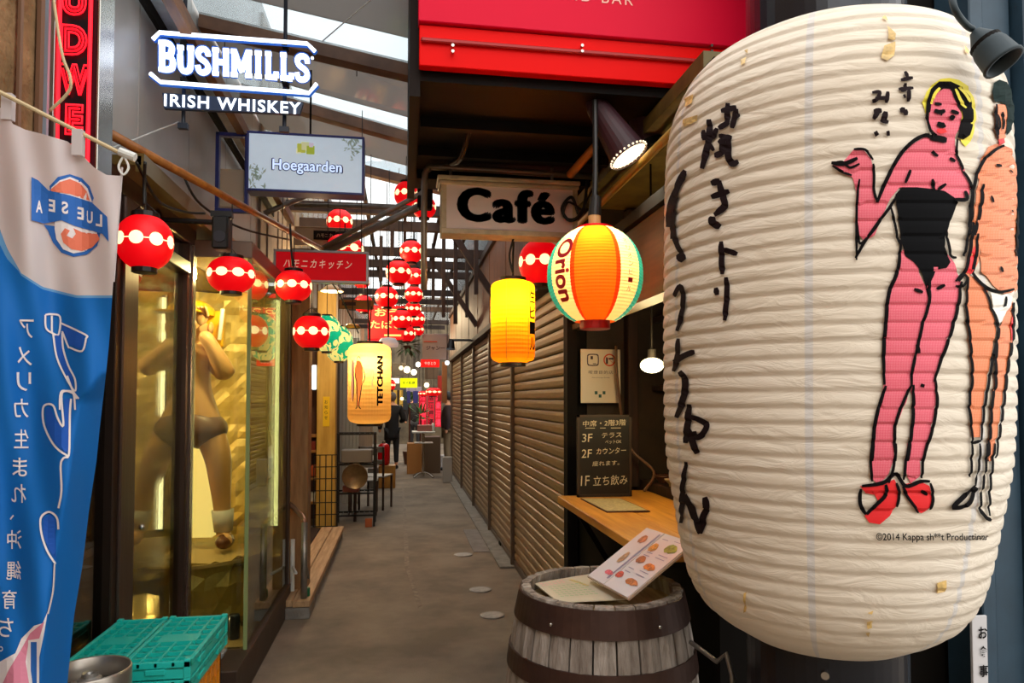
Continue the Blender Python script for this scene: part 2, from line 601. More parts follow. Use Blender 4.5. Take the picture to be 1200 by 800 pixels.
# wooden header over the counter opening
hd = sthing('trim_11', (1.0, 3, 1.9))
bm = bmn(); box(bm, 0.98, 1.05, 2.2, 3.98, 1.93, 2.24); obj('panel', bm, mat('header_wood', '#4b2d17', 0.6, color2='#301b0d', vscale=5, vstretch=(4, 0.6, 6)), hd)
bm = bmn(); box(bm, 0.95, 1.05, 2.2, 3.98, 2.24, 2.29); obj('top_rail', bm, M_dark, hd)
bm = bmn(); box(bm, 0.96, 1.05, 2.2, 3.98, 1.90, 1.93); obj('bottom_rail', bm, mat('old_brass_strip', '#3a2c16', 0.6, 0.0), hd)
bm = bmn(); box(bm, 0.93, 0.99, 3.90, 3.99, 0, 2.3); struct(obj('trim_12', bm, M_dark))
# black awning box whose underside shows
bm = bmn(); box(bm, 0.06, 1.95, 2.62, 3.98, 2.70, 2.78); struct(obj('ceiling_awning', bm, M_soffit))
for i, y in enumerate((2.95, 3.3, 3.65)):
    bm = bmn(); box(bm, 0.07, 1.9, y, y + 0.04, 2.655, 2.70); struct(obj('trim_%d' % (13 + i), bm, M_soffit))
bm = bmn(); box(bm, 0.02, 0.06, 2.62, 3.98, 2.64, 3.6); struct(obj('trim_16', bm, mat('black_awning_side', '#1d1410', 0.6, spec=.12)))
# yellow conduits running along the stall header
for i, (x, z) in enumerate(((1.06, 2.47), (1.16, 2.56))):
    bm = bmn(); tube(bm, [(x - 0.1, 2.22, z), (x - 0.1, 3.9, z)], 0.014, 8, 1)
    tag(obj('conduit', bm, mat('yellowed_pvc', '#a8863a', 0.45), smooth=True), ['yellowed conduit pipe under the black awning, lower one behind the spotlight', 'yellowed conduit pipe under the black awning, upper one nearer the big lantern'][i], 'pipe', 'conduits under the awning')
# right steel post and wall beyond
bm = bmn(); box(bm, 1.79, 1.84, 1.95, 2.1, 0, 3.9, 0.004); box(bm, 1.85, 1.96, 1.97, 2.1, 0, 3.9, 0.006); box(bm, 1.97, 2.05, 1.93, 2.1, 0, 3.9, 0.004)
tag(obj('steel_post', bm, mat('petrol_blue_paint', '#263f50', 0.5, 0.0, var=0.25, vscale=5)), 'petrol blue steel post behind the right edge of the giant lantern', 'post')
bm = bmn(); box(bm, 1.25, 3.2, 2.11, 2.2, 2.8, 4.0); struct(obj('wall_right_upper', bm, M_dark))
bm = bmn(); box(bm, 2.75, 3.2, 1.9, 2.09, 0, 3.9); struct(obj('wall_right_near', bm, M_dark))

# ------------------------------------------------------------------ left side
XW = -1.1
bm = bmn(); box(bm, -1.6, XW, -3.0, 2.335, 0, 4.6, 0.01); struct(obj('wall_left', bm, M_stucco))
bm = bmn(); box(bm, -1.12, -1.095, 2.338, 2.352, 1.2, 4.4); struct(obj('trim_17', bm, mat('pale_blue_strip', '#9aa7b4', 0.4)))
bm = bmn(); tube(bm, [(-1.088, 2.16, 0.2), (-1.088, 2.17, 4.5)], 0.008, 6, 1); tube(bm, [(-1.088, 2.27, 0.2), (-1.088, 2.28, 4.5)], 0.012, 6, 1)
tag(obj('wall_cable', bm, mat('brown_cable', '#6b4a33', 0.5)), 'pair of brown cables running up the yellow stucco wall', 'cable')
# cladding above the shop glass, sheet by sheet
cl = sthing('wall_left_upper', (XW, 4, 2.45))
ys = [2.43, 3.1, 3.8, 4.55, 5.3, 6.1]
for a, b in zip(ys[:-1], ys[1:]):
    bm = bmn(); box(bm, -1.16, XW, a + 0.002, b - 0.002, 2.42, 4.6, 0.003); obj('panel', bm, M_clad, cl)
bm = bmn(); box(bm, -1.2, -0.98, 2.8, 5.3, 2.385, 2.42); box(bm, -1.0, -0.97, 2.8, 5.3, 2.36, 2.43); obj('gutter', bm, mat('bronze_gutter', '#8a7240', 0.35, 0.6), cl)
# shop front frame and glass (along the alley)
M_gl = glass('shop_glass', '#eef2e6', refl=0.07)
w1 = sthing('window_1', (XW, 3.4, 0))
bm = bmn(); box(bm, -1.15, -1.08, 3.76, 3.89, 0.18, 2.3, 0.006); obj('post', bm, M_frame, w1)
bm = bmn(); box(bm, -1.13, -1.07, 3.80, 3.84, 0.18, 2.3, 0.004); obj('post', bm, mat('frame_highlight', '#8b7a72', 0.25, 0.8), w1)  # lighter strip laid on the post as its painted highlight
bm = bmn(); box(bm, -1.15, -1.07, 2.91, 3.06, 0.0, 2.3, 0.006); obj('post', bm, M_frame, w1)
bm = bmn(); box(bm, -1.15, -1.07, 3.06, 3.76, 2.14, 2.2, 0.004); box(bm, -1.15, -1.08, 2.36, 3.89, 2.3, 2.39, 0.004); obj('header', bm, M_frame, w1)
bm = bmn(); box(bm, -1.15, -1.08, 3.06, 3.76, 0.0, 0.18, 0.004); obj('sill', bm, M_frame, w1)
bm = bmn(); box(bm, -1.115, -1.107, 3.06, 3.76, 0.18, 2.3); obj('pane', bm, M_gl, w1)
w0 = sthing('door_1', (XW, 2.7, 0))
bm = bmn(); box(bm, -1.15, -1.08, 2.86, 2.91, 0.0, 2.3, 0.004); box(bm, -1.15, -1.08, 2.36, 2.41, 0.0, 2.3, 0.004); box(bm, -1.15, -1.08, 2.41, 2.86, 0.0, 0.12, 0.004); obj('frame', bm, mat('dark_bronze', '#3a2d25', 0.35, 0.7), w0)
bm = bmn(); box(bm, -1.118, -1.112, 2.41, 2.86, 0.12, 2.3); obj('pane', bm, glass('door_glass', '#b0a890', 0.1), w0)
bm = bmn(); ball(bm, (-1.05, 3.08, 0.98), 0.012); obj('knob', bm, M_chrome, w0)
# projecting show window: front face and side face
XC, YC, YD = -0.80, 3.89, 5.23
w2 = sthing('window_2', (XC, YC, 0))
bm = bmn(); box(bm, -1.08, XC - 0.004, YC - 0.004, YC + 0.006, 0.2, 2.25); obj('pane', bm, M_gl, w2)
bm = bmn(); box(bm, XC - 0.012, XC - 0.002, YC + 0.008, YD - 0.05, 0.18, 2.25); obj('pane', bm, glass('side_glass', '#e6eed8', refl=0.16), w2)
bm = bmn(); box(bm, XC - 0.018, XC + 0.002, YC - 0.008, YC + 0.008, 0.19, 2.25, 0.002); obj('glass_edge', bm, mat('green_glass_edge', '#8fa06a', 0.2), w2)
bm = bmn(); box(bm, XC - 0.03, XC + 0.01, YD - 0.05, YD, 0.1, 2.3, 0.004); obj('post', bm, M_frame, w2)
bm = bmn(); box(bm, -1.15, XC + 0.01, YC - 0.03, YD, 2.25, 2.34, 0.004); obj('header', bm, mat('header_grey_brown', '#85776a', 0.35, 0.5), w2)
bm = bmn(); box(bm, XC - 0.1, XC + 0.02, YC - 0.3, YD, 0, 0.19, 0.004); obj('plinth', bm, mat('plinth_brown', '#4a3a30', 0.5, 0.3, var=0.2), w2)
bm = bmn(); box(bm, -1.1, XC - 0.1, YC - 0.06, YC + 0.02, 0.12, 0.2, 0.004); box(bm, -1.1, XC - 0.1, YC - 0.22, YC - 0.06, 0, 0.10, 0.006); obj('sill', bm, mat('grey_step', '#9a9894', 0.6, var=0.15), w2)
# gold lined interior of the show window
M_gold = mat('crumpled_gold_foil', '#e6c97a', 0.38, 0.25, var=0.25, vscale=5, bump=0.9, bscale=7)
bm = bmn()
g = []
for i in range(29):
    row = []
    for j in range(41):
        x = -2.3 + 1.47 * i / 28; z = 0.2 + 2.05 * j / 40
        row.append(bm.verts.new((x, YD - 0.06 - 0.03 * random.random() - 0.02 * math.sin(x * 17 + z * 9), z)))
    g.append(row)
for i in range(28):
    for j in range(40): bm.faces.new((g[i][j], g[i + 1][j], g[i + 1][j + 1], g[i][j + 1]))
struct(obj('wall_show_back', bm, M_gold, smooth=False))
bm = bmn(); box(bm, -2.4, -2.3, 3.0, YD, 0, 2.5); struct(obj('wall_show_side', bm, mat('olive_wall', '#6b5a30', 0.7, var=0.2)))
bm = bmn(); box(bm, -2.3, XC - 0.02, YC + 0.02, YD - 0.02, 0.05, 0.2); struct(obj('floor_show', bm, mat('show_floor', '#8a7440', 0.6)))
bm = bmn(); box(bm, -2.3, -1.16, 2.4, YD, 2.26, 2.34); struct(obj('ceiling_show', bm, mat('show_ceiling', '#8c7238', 0.6)))
# bar interior behind the door
bm = bmn(); box(bm, -3.4, -3.3, 0.5, 4.2, 0, 2.5); struct(obj('wall_bar', bm, mat('bar_wall', '#32250f', 0.7, color2='#1a130a', vscale=3)))
bm = bmn(); box(bm, -3.3, -1.62, 0.5, 0.6, 0, 2.5); struct(obj('wall_bar_near', bm, M_dark))
bm = bmn(); box(bm, -3.3, -2.4, 4.1, 4.2, 0, 2.5); struct(obj('wall_bar_end', bm, M_dark))
bm = bmn(); box(bm, -3.3, -1.6, 0.5, 2.4, 2.3, 2.4); struct(obj('ceiling_bar', bm, M_dark))

# far left wall: pillar, boards above, grey sheets
bm = bmn(); box(bm, -0.81, -0.68, 5.32, 5.5, 0.0, 2.62, 0.006); struct(obj('trim_18', bm, mat('tan_pillar', '#a07a50', 0.5, color2='#7c5a36', vscale=4, vstretch=(5, 5, 0.6))))
bm = bmn(); box(bm, -1.6, -1.3, 5.25, 8.6, 0, 4.5); struct(obj('wall_left_mid', bm, mat('beige_mid_wall', '#7f7264', 0.7, var=0.3, vscale=3)))
bm = bmn(); box(bm, -1.3, -0.9, 8.65, 22, 0, 2.6); struct(obj('wall_left_far', bm, mat('far_wall', '#6a5236', 0.7, var=0.3, vscale=2)))
bd = sthing('wall_left_boards', (-1.1, 9, 2.6))
y = 5.55; k = 0
while y < 20:
    bm = bmn(); box(bm, -1.3, -1.08 + 0.012 * (k % 2), y + 0.004, y + 0.236, 2.62, 4.5, 0.004)
    obj('board', bm, [mat('beige_board', '#8e7f6c', 0.7, var=0.2), M_wood][0 if y < 8.2 else 1], bd); y += 0.24; k += 1

# ------------------------------------------------------------------ end of the alley
bm = bmn(); box(bm, -6, 6, 24, 24.2, 0, 5); struct(obj('wall_end', bm, mat('end_wall', '#6e6048', 0.7, color2='#33291d', vscale=1.4)))
bm = bmn(); box(bm, -6, 6.5, -6.3, -6.0, 0, 4.5); struct(obj('wall_light_blocker', bm, mat('blocker_beige', '#b5aa9c', 0.8, var=.2, vscale=1.5)))  # unseen wall added behind the camera to lower the light on the lantern
bm = bmn(); box(bm, 2.6, 2.8, 14.2, 24, 0, 4); struct(obj('wall_right_far', bm, mat('right_far', '#5a2f20', 0.7, var=0.4, vscale=2)))

# ------------------------------------------------------------------ roof over the alley
M_pale = mat('pale_roof_strip', '#c3cfd0', 0.5, var=0.2, vscale=14, vstretch=(1, 1, 1))
M_rbeam = mat('roof_beam_wood', '#7b5238', 0.6, color2='#543422', vscale=4)
def roof_beam(pa, pb, Y, h=0.11):
    a = at(pa[0], pa[1], Y=Y); b = at(pb[0], pb[1], Y=Y)
    d = (b - a) / (b.x - a.x)
    a2 = a + d * (-1.09 - a.x); b2 = a + d * (1.6 - a.x)
    t = thing('roof_beam', 'x', 'beam', (a2.x, Y, a2.z), 'roof beams over the alley')
    bm = bmn()
    prism(bm, [(a2.x, a2.z - h), (b2.x, b2.z - h), (b2.x, b2.z), (a2.x, a2.z)], lambda u, v, w: Vector((u, Y + w, v)), 0.06)
    obj('fascia', bm, M_rbeam, t)
    bm = bmn()
    prism(bm, [(a2.x, a2.z - h - 0.045), (b2.x, b2.z - h - 0.045), (b2.x, b2.z - h), (a2.x, a2.z - h)], lambda u, v, w: Vector((u, Y - 0.01 + w, v)), 0.09)
    obj('batten', bm, M_rbeam, t)
    return t, a2, b2
b1 = roof_beam((483, 75), (250, 20), 3.9, .03)
b2 = roof_beam((483, 155), (340, 115), 4.9, .03)
b3 = roof_beam((476, 205), (400, 186), 5.9, 0.03)
b1[0]['label'] = 'pale roof beam with brown batten, right behind the white neon sign'
b2[0]['label'] = 'pale roof beam with brown batten, touching the top corner of the beer sign'
b3[0]['label'] = 'thinner roof beam farther in, behind the right edge of the beer sign'
M_rg = glass('roof_grey_sheet', '#a8a8a8', refl=0.05, rough=0.08, haze=0.6, hcol='#b0aaa4', rmax=.35)
rp = sthing('ceiling', (0, 4, 3.6))
def roof_sheet(A, B, mt, s0=0.0, s1=1.0):
    bm = bmn()
    p = [A[1].lerp(B[1], s0), A[2].lerp(B[2], s0), A[2].lerp(B[2], s1), A[1].lerp(B[1], s1)]
    lo = [bm.verts.new(q) for q in p]; hi = [bm.verts.new(q + Vector((0, 0, 0.012))) for q in p]
    bm.faces.new(lo[::-1]); bm.faces.new(hi)
    for i in range(4): bm.faces.new((lo[i], lo[(i + 1) % 4], hi[(i + 1) % 4], hi[i]))
    obj('sheet', bm, mt, rp)
zoff = Vector((0, -1.5, 0.1))
front_edge = (None, b1[1] + zoff, b1[2] + zoff)
M_clear = glass('clear_corrugated', '#eef6fa', refl=0.03, rough=0.2, haze=0.25, hcol='#d6dde0', rmax=.2)
for A_, B_ in ((front_edge, b1), (b1, b2), (b2, b3)):
    k_ = 1 - .24 / (B_[1].y - A_[1].y)
    roof_sheet(A_, B_, M_rg, 0.0, k_); roof_sheet(A_, B_, M_clear, k_ + .004, 1.0)
# long wooden rail and pale strip along the upper left
bm = bmn(); bar(bm, (-0.92, 2.4, 3.12), (-0.92, 6.0, 2.98), 0.045, 0.07); struct(obj('trim_19', bm, mat('orange_brown_rail', '#94602f', 0.5, color2='#6e4320', vscale=5, vstretch=(5, 1, 5))))
bm = bmn(); bar(bm, (-1.02, 2.4, 3.22), (-1.02, 6.0, 3.08), 0.07, 0.03); struct(obj('trim_20', bm, M_pale))
bm = bmn(); bar(bm, (-1.07, 2.4, 3.19), (-1.07, 6.0, 3.04), 0.02, 0.05); struct(obj('trim_21', bm, M_dark))
# far roof: dark cross beams, battens and clear corrugated sheets
M_rd = mat('dark_roof_timber', '#3c2a22', 0.7, var=0.3)
k = 0
for i, y in enumerate([6.7, 7.5, 8.4, 9.4, 10.4, 11.6, 13.0, 14.4, 16.0, 17.6]):
    bm = bmn(); z = 3.26 + 0.05 * math.sin(i * 2.1)
    box(bm, -1.08, 1.05, y, y + 0.07, z, z + 0.10, 0.004)
    k += 1
    tag(obj('cross_beam', bm, M_rd), 'dark timber cross beam under the clear far roof, ' + ['nearest', 'second', 'third', 'fourth', 'fifth', 'sixth', 'seventh', 'eighth', 'ninth', 'farthest'][i] + ' of ten', 'beam', 'dark cross beams under the far roof')
for i, x in enumerate([-0.75, -0.38, 0.0, 0.36, 0.7]):
    bm = bmn(); box(bm, x, x + 0.035, 6.4, 18, 3.40, 3.45)
    tag(obj('batten', bm, M_rd), 'dark lengthwise batten under the clear far roof, ' + ['leftmost', 'second from the left', 'middle', 'second from the right', 'rightmost'][i], 'batten', 'lengthwise battens under the far roof')
M_clear = glass('clear_corrugated', '#f2f8fb', refl=0.03, rough=0.2, haze=0.3, hcol='#e6edf0', rmax=.2)
for i in range(6):
    bm = bmn(); y0 = 6.2 + i * 2.05
    prev = None
    n = 34
    for j in range(n + 1):
        x = -1.2 + 2.4 * j / n; z = 3.5 + (0.012 if j % 2 else 0) + 0.12 * (1 - abs(x))
        a = bm.verts.new((x, y0, z)); b = bm.verts.new((x, y0 + 2.03, z))
        if prev: bm.faces.new((prev[0], a, b, prev[1]))
        prev = (a, b)
    obj('sheet', bm, M_clear, rp)
# clutter that hangs below the far roof: uprights, pipes, little brackets
for i, (px, py0, py1, d) in enumerate([(520, 300, 372, 7.6), (534, 236, 380, 7.0), (508, 245, 352, 8.6), (384, 236, 300, 7.4), (447, 232, 330, 8.2), (460, 225, 300, 7.2), (558, 282, 345, 6.8), (547, 330, 372, 9.2)]):
    a = at(px, py0, d=d); b = at(px, py1, d=d)
    bm = bmn(); box(bm, a.x - 0.02, a.x + 0.02, a.y - 0.02, a.y + 0.02, b.z, 3.41, 0.003)
    tag(obj('hanger', bm, M_rd), 'thin dark upright hanging below the far roof, ' + ['below the cafe sign left end', 'left of the yellow lantern, tall', 'between red cluster and cafe sign', 'by the kitchen sign', 'behind the red cluster, left', 'behind the red cluster, taller', 'close to the diagonal brace', 'short, above the beige sign'][i], 'hanger', 'uprights hanging below the far roof')
for i, (x0, y0, y1, z0, z1) in enumerate([(0.95, 6.9, 6.9, 2.6, 3.2), (0.95, 9.0, 9.0, 2.6, 3.2)]):
    bm = bmn(); bar(bm, (0.95, y0, z0 - 0.15), (0.45, y0, z1), 0.06, 0.06)
    tag(obj('roof_brace', bm, M_rd), ['dark diagonal roof brace from the wooden fascia, behind the yellow lantern', 'dark diagonal roof brace from the wooden fascia, the farther one'][i], 'brace', 'diagonal roof braces')
# warm lamps of window and bar, then unseen lights added for the alley
point_light('show_lamp', (-0.98, 4.2, 2.215), 22, (1, 0.78, 0.38), 0.03)
point_light('show_lamp', (-1.95, 4.2, 2.21), 40, (1, 0.78, 0.38), 0.03)
point_light('show_lamp', (-1.5, 4.05, 0.32), 7, (1, 0.78, 0.38), 0.03)  # unseen low light added to lift the dark floor and pedestal
point_light('bar_lamp', (-2.4, 2.4, 2.0), 5, (1, 0.65, 0.3), 0.1)
point_light('far_lamp', (0.2, 13.5, 3.1), 60, (1, 0.75, 0.45), 0.15)  # unseen warm fill added over the far alley, no fixture
point_light('far_lamp', (0.2, 19.5, 3.1), 160, (1, 0.8, 0.5), 0.15)  # second unseen fill, added near the alley end
point_light('left_lamp', (-0.7, 7.0, 2.5), 45, (1, 0.72, 0.35), 0.1)  # unseen fill added to brighten the yellow column

# ------------------------------------------------------------------ giant white lantern
GX, GY = 1.0888, 1.6777
GZ0, GZ1 = 0.897, 2.43
GR = 0.411
GC = (GZ0 + GZ1) / 2; GH = (GZ1 - GZ0) / 2
_prof = [(-1, .46), (-.95, .625), (-.9, .74), (-.82, .83), (-.72, .88), (-.6, .92), (-.4, .98), (-.1, 1.0), (.4, 1.0), (.6, .995), (.72, .975), (.82, .915), (.9, .82), (.95, .68), (1.0, .46)]
LEAN = 0.015
def prof_R(t):
    t = max(-1, min(1, t))
    n = len(_prof)
    for i in range(n - 1):
        (a, ra), (b, rb) = _prof[i], _prof[i + 1]
        if t <= b:
            s = (t - a) / (b - a)
            ma = (rb - _prof[i - 1][1]) / (b - _prof[i - 1][0]) if i else (rb - ra) / (b - a)
            mb = (_prof[i + 2][1] - ra) / (_prof[i + 2][0] - a) if i < n - 2 else (rb - ra) / (b - a)
            w = b - a
            return (2 * s ** 3 - 3 * s * s + 1) * ra + (s ** 3 - 2 * s * s + s) * w * ma + (3 * s * s - 2 * s ** 3) * rb + (s ** 3 - s * s) * w * mb
    return _prof[-1][1]
NR = 44
def g_rad(z, ribs=True):
    t = (z - GC) / GH
    r = GR * prof_R(t)
    if ribs: r -= 0.0080 * (((z - GZ0) / (GZ1 - GZ0) * NR + 1e-6) % 1.0) ** 3 * min(1, 8 * (1 - abs(t)) + .3)
    return r
def g_c(z): return GX + LEAN * (z - GC), GY
def g_map(px, py, h=0.0):
    """point of the lantern paper seen at that place, lifted h off it"""
    R = GR
    r = ray(px, py)
    z = EYE.z
    p = None
    for _ in range(14):
        cx, cy = g_c(z)
        a = r.x ** 2 + r.y ** 2; b = 2 * (r.x * (EYE.x - cx) + r.y * (EYE.y - cy)); c = (EYE.x - cx) ** 2 + (EYE.y - cy) ** 2 - R * R
        dd = max(b * b - 4 * a * c, 0)
        t = (-b - math.sqrt(dd)) / (2 * a)
        p = EYE + r * t
        z = 0.5 * z + 0.5 * p.z
        R = 0.5 * R + 0.5 * g_rad(z, False)
    cx, cy = g_c(p.z)
    an = math.atan2(p.y - cy, p.x - cx)
    zz = min(max(p.z, GZ0), GZ1)
    rr = max(g_rad(zz), g_rad(min(zz + .004, GZ1)), g_rad(max(zz - .004, GZ0))) + h
    return Vector((cx + rr * math.cos(an), cy + rr * math.sin(an), zz))

STRIPE_PH = ((math.atan2(-GY, -GX) - math.radians(4)) / (2 * PI) * 7) % 1.0
def paper_stripes(nt):
    N, L = nt.nodes, nt.links
    uv = N.new('ShaderNodeUVMap'); sx = N.new('ShaderNodeSeparateXYZ'); L.new(uv.outputs[0], sx.inputs[0])
    m = N.new('ShaderNodeMath'); m.operation = 'MULTIPLY'; m.inputs[1].default_value = 7; L.new(sx.outputs[0], m.inputs[0])
    f = N.new('ShaderNodeMath'); f.operation = 'FRACT'; L.new(m.outputs[0], f.inputs[0])
    s = N.new('ShaderNodeMath'); s.operation = 'SUBTRACT'; s.inputs[1].default_value = STRIPE_PH; L.new(f.outputs[0], s.inputs[0])
    a = N.new('ShaderNodeMath'); a.operation = 'ABSOLUTE'; L.new(s.outputs[0], a.inputs[0])
    c = N.new('ShaderNodeMath'); c.operation = 'LESS_THAN'; c.inputs[1].default_value = 0.022; L.new(a.outputs[0], c.inputs[0])
    tc = N.new('ShaderNodeTexCoord'); nz = N.new('ShaderNodeTexNoise'); nz.inputs['Scale'].default_value = 5; nz.inputs['Detail'].default_value = 5
    L.new(tc.outputs['Object'], nz.inputs['Vector'])
    mx = N.new('ShaderNodeMix'); mx.data_type = 'RGBA'
    mx.inputs[6].default_value = lin('#e9dcc6'); mx.inputs[7].default_value = lin('#f3eadb'); L.new(nz.outputs[0], mx.inputs[0])
    m2 = N.new('ShaderNodeMix'); m2.data_type = 'RGBA'; m2.inputs[7].default_value = lin('#c9ced8')
    L.new(mx.outputs[2], m2.inputs[6])
    k = N.new('ShaderNodeMath'); k.operation = 'MULTIPLY'; k.inputs[1].default_value = 0.45; L.new(c.outputs[0], k.inputs[0]); L.new(k.outputs[0], m2.inputs[0])
    return m2.outputs[2]

gl_t = thing('giant_paper_lantern', 'giant white paper lantern painted with two figures and brushed black characters', 'lantern', (GX, GY, GZ0 - 0.1))
bm = bmn()
NS = NR * 6; SEG = 120
rows = []
for i in range(NS + 1):
    z = GZ0 + (GZ1 - GZ0) * i / NS
    cx, cy = g_c(z); r = g_rad(z)
    rows.append([bm.verts.new((cx + r * math.cos(2 * PI * k / SEG), cy + r * math.sin(2 * PI * k / SEG), z)) for k in range(SEG)])
uvl = bm.loops.layers.uv.verify()
for i in range(NS):
    for k in range(SEG):
        f = bm.faces.new((rows[i][k], rows[i][(k + 1) % SEG], rows[i + 1][(k + 1) % SEG], rows[i + 1][k]))
        for lp, (u, v) in zip(f.loops, ((k / SEG, i / NS), ((k + 1) / SEG, i / NS), ((k + 1) / SEG, (i + 1) / NS), (k / SEG, (i + 1) / NS))): lp[uvl].uv = (u, v)
obj('paper_body', bm, paper('giant_paper', '#f2ece0', 0.12, 0.5, bump=0.36, image=paper_stripes), gl_t, smooth=True)
M_ring = mat('navy_black_lacquer', '#10151f', 0.25, 0.1)
cx, cy = g_c(GZ0)
bm = bmn(); lathe(bm, [(.185, -.25), (.192, -.24), (.192, .02), (.185, .022)], (cx, cy, GZ0), 48); brg = obj('bottom_ring', bm, M_ring, gl_t, smooth=False)
cx, cy = g_c(GZ1)
bm = bmn(); lathe(bm, [(.185, -.022), (.195, -.02), (.195, .2), (.19, .21)], (cx, cy, GZ1), 48); rg = obj('top_ring', bm, M_ring, gl_t)
for px, py in ((953, 778),):
    bm = bmn(); p = Vector((g_c(GZ0)[0], g_c(GZ0)[1], GZ0 - 0.035)); q = (Vector((0, 0, 0)) - Vector((p.x, p.y, 0))).normalized()
    cyl(bm, p + q * 0.188, p + q * 0.202, 0.009); obj('stud', bm, M_chrome, brg)
bm = bmn(); cyl(bm, (cx, cy, GZ1 + 0.19), (cx, cy, 3.4), 0.016); box(bm, cx - 0.2, cx + 0.2, cy - 0.012, cy + 0.012, GZ1 + 0.17, GZ1 + 0.21); obj('hanger', bm, M_dark, gl_t)

# --- painting on the lantern, traced in measured coordinates
def zA(u, v): return 780 + u / 2.857, v / 2.857                # crops used for tracing
def zB(u, v): return 780 + u / 2.857, 260 + v / 2.857
def zC(u, v): return 780 + u / 2.857, 520 + v / 2.857
def zH(u, v): return 1000 + u / 4.444, 80 + v / 4.444
def T(z, pts): return [z(*p) for p in pts]

def skin_mat(name, a, b):
    if name in MATS: return MATS[name]
    m = mat(name, a, 0.6)
    nt = m.node_tree; N, L = nt.nodes, nt.links
    uv = N.new('ShaderNodeUVMap'); mp = N.new('ShaderNodeMapping'); mp.inputs['Rotation'].default_value = (0, 0, PI / 4)
    ck = N.new('ShaderNodeTexChecker'); ck.inputs['Scale'].default_value = 96
    ck.inputs['Color1'].default_value = lin(a); ck.inputs['Color2'].default_value = lin(b)
    L.new(uv.outputs[0], mp.inputs[0]); L.new(mp.outputs[0], ck.inputs['Vector']); L.new(ck.outputs['Color'], N['Principled BSDF'].inputs['Base Color'])
    return m
M_pink = skin_mat('printed_pink', '#de3558', '#ee8490')
M_oran = skin_mat('printed_orange', '#dd6c34', '#ee9a6c')
M_ink = mat('brush_ink', '#0d0a0c', 0.8, spec=0.1)
M_yel = mat('printed_yellow', '#efe040', 0.6)
M_redi = mat('printed_red', '#ee1d24', 0.6)

def decal(name, polys, m, h, lab=None, smooth=False):
    for i_, p in enumerate(polys):
        bm = bmn(); fill(bm, p, g_map, h + 0.0007 + .0003 * i_, 7, 3.5)
        o = obj(name, bm, m, gl_t)
        if lab: o['label'] = lab
    return o
# yellow halo of the hair
decal('hair_halo', [T(zH, [(372, 235), (360, 175), (378, 125), (410, 85), (450, 58), (495, 52), (545, 62), (595, 95), (622, 150), (635, 210), (636, 270), (625, 330), (610, 380), (580, 410), (560, 385), (560, 200), (520, 95), (440, 95), (400, 150), (388, 235)])], M_yel, 0.0012)
woman = [T(zH, [(460, 110), (500, 105), (520, 150), (540, 200), (560, 240), (560, 290), (545, 320), (530, 345), (525, 400), (545, 460), (575, 530), (610, 600), (600, 660), (545, 690), (500, 660), (440, 635), (330, 620), (240, 620), (190, 680), (140, 790), (110, 870), (60, 900), (20, 860), (10, 760), (15, 640), (-5, 570), (-60, 545), (-110, 500), (-55, 490), (0, 425), (50, 425), (90, 470), (100, 520), (105, 620), (115, 700), (140, 650), (180, 560), (240, 470), (300, 400), (380, 352), (440, 355), (405, 320), (390, 270), (395, 200), (420, 140)])]
decal('woman_skin', woman, M_pink, 0.0016, 'pink printed skin of the woman')
legs = [T(zB, [(790, 95), (830, 95), (850, 180), (872, 225), (885, 160), (905, 115), (945, 108), (965, 140), (985, 200), (978, 270), (955, 350), (930, 440), (900, 530), (908, 590), (893, 660), (878, 740), (860, 800), (810, 800), (822, 700), (826, 600), (818, 545), (805, 600), (775, 670), (760, 740), (765, 800), (690, 800), (695, 700), (720, 600), (730, 540), (728, 430), (735, 320), (750, 230), (775, 160)]),
        T(zC, [(690, -2), (765, -2), (760, 60), (740, 110), (710, 135), (685, 110), (690, 60)]), T(zC, [(808, -2), (860, -2), (850, 60), (850, 110), (820, 130), (800, 90)])]
decal('woman_legs', legs, M_pink, 0.0016)
decal('swimsuit', [T(zH, [(215, 660), (250, 620), (330, 620), (400, 628), (470, 640), (520, 675), (540, 700), (520, 745), (500, 800), (480, 860), (470, 930), (500, 1010), (480, 1040), (430, 1050), (395, 1120), (385, 1200), (375, 1150), (350, 1060), (310, 1010), (270, 980), (245, 900), (235, 820)])], mat('black_swimsuit', '#0a0b0e', 0.8, spec=0.1), 0.0026)
man = [T(zH, [(700, 410), (740, 395), (770, 400), (820, 420), (850, 520), (858, 640), (850, 800), (850, 950), (852, 1080), (850, 1150), (820, 1180), (770, 1170), (720, 1130), (690, 1080), (660, 1060), (660, 960), (650, 900), (640, 780), (635, 690), (660, 600), (640, 560), (660, 480)]),
       T(zH, [(735, 190), (790, 190), (800, 290), (790, 360), (760, 385), (738, 350)]),
       T(zH, [(610, 880), (640, 620), (655, 560), (660, 700), (655, 900), (650, 1000), (620, 1060), (590, 1090), (570, 1060), (590, 1000)])]
decal('man_skin', man, M_oran, 0.0016, 'orange printed skin of the man')
decal('man_legs', [T(zB, [(1010, 180), (1040, 185), (1075, 225), (1085, 280), (1105, 350), (1090, 430), (1075, 520), (1062, 600), (1050, 720), (1022, 720), (1018, 620), (1022, 520), (1015, 420), (1005, 300)]),
                   T(zB, [(1155, 260), (1165, 300), (1160, 380), (1140, 500), (1120, 620), (1100, 760), (1095, 800), (1080, 800), (1085, 650), (1100, 500), (1108, 380), (1130, 310)])], M_oran, 0.0016)
decal('mouth', [T(zH, [(428, 320), (470, 315), (482, 335), (450, 345), (430, 335)]), T(zH, [(745, 375), (775, 365), (780, 390), (755, 405)]),
                T(zB, [(1015, 110), (1030, 80), (1036, 140), (1020, 175), (1005, 170)]), T(zB, [(1150, 330), (1160, 300), (1163, 370), (1150, 400)])], M_redi, 0.0028)
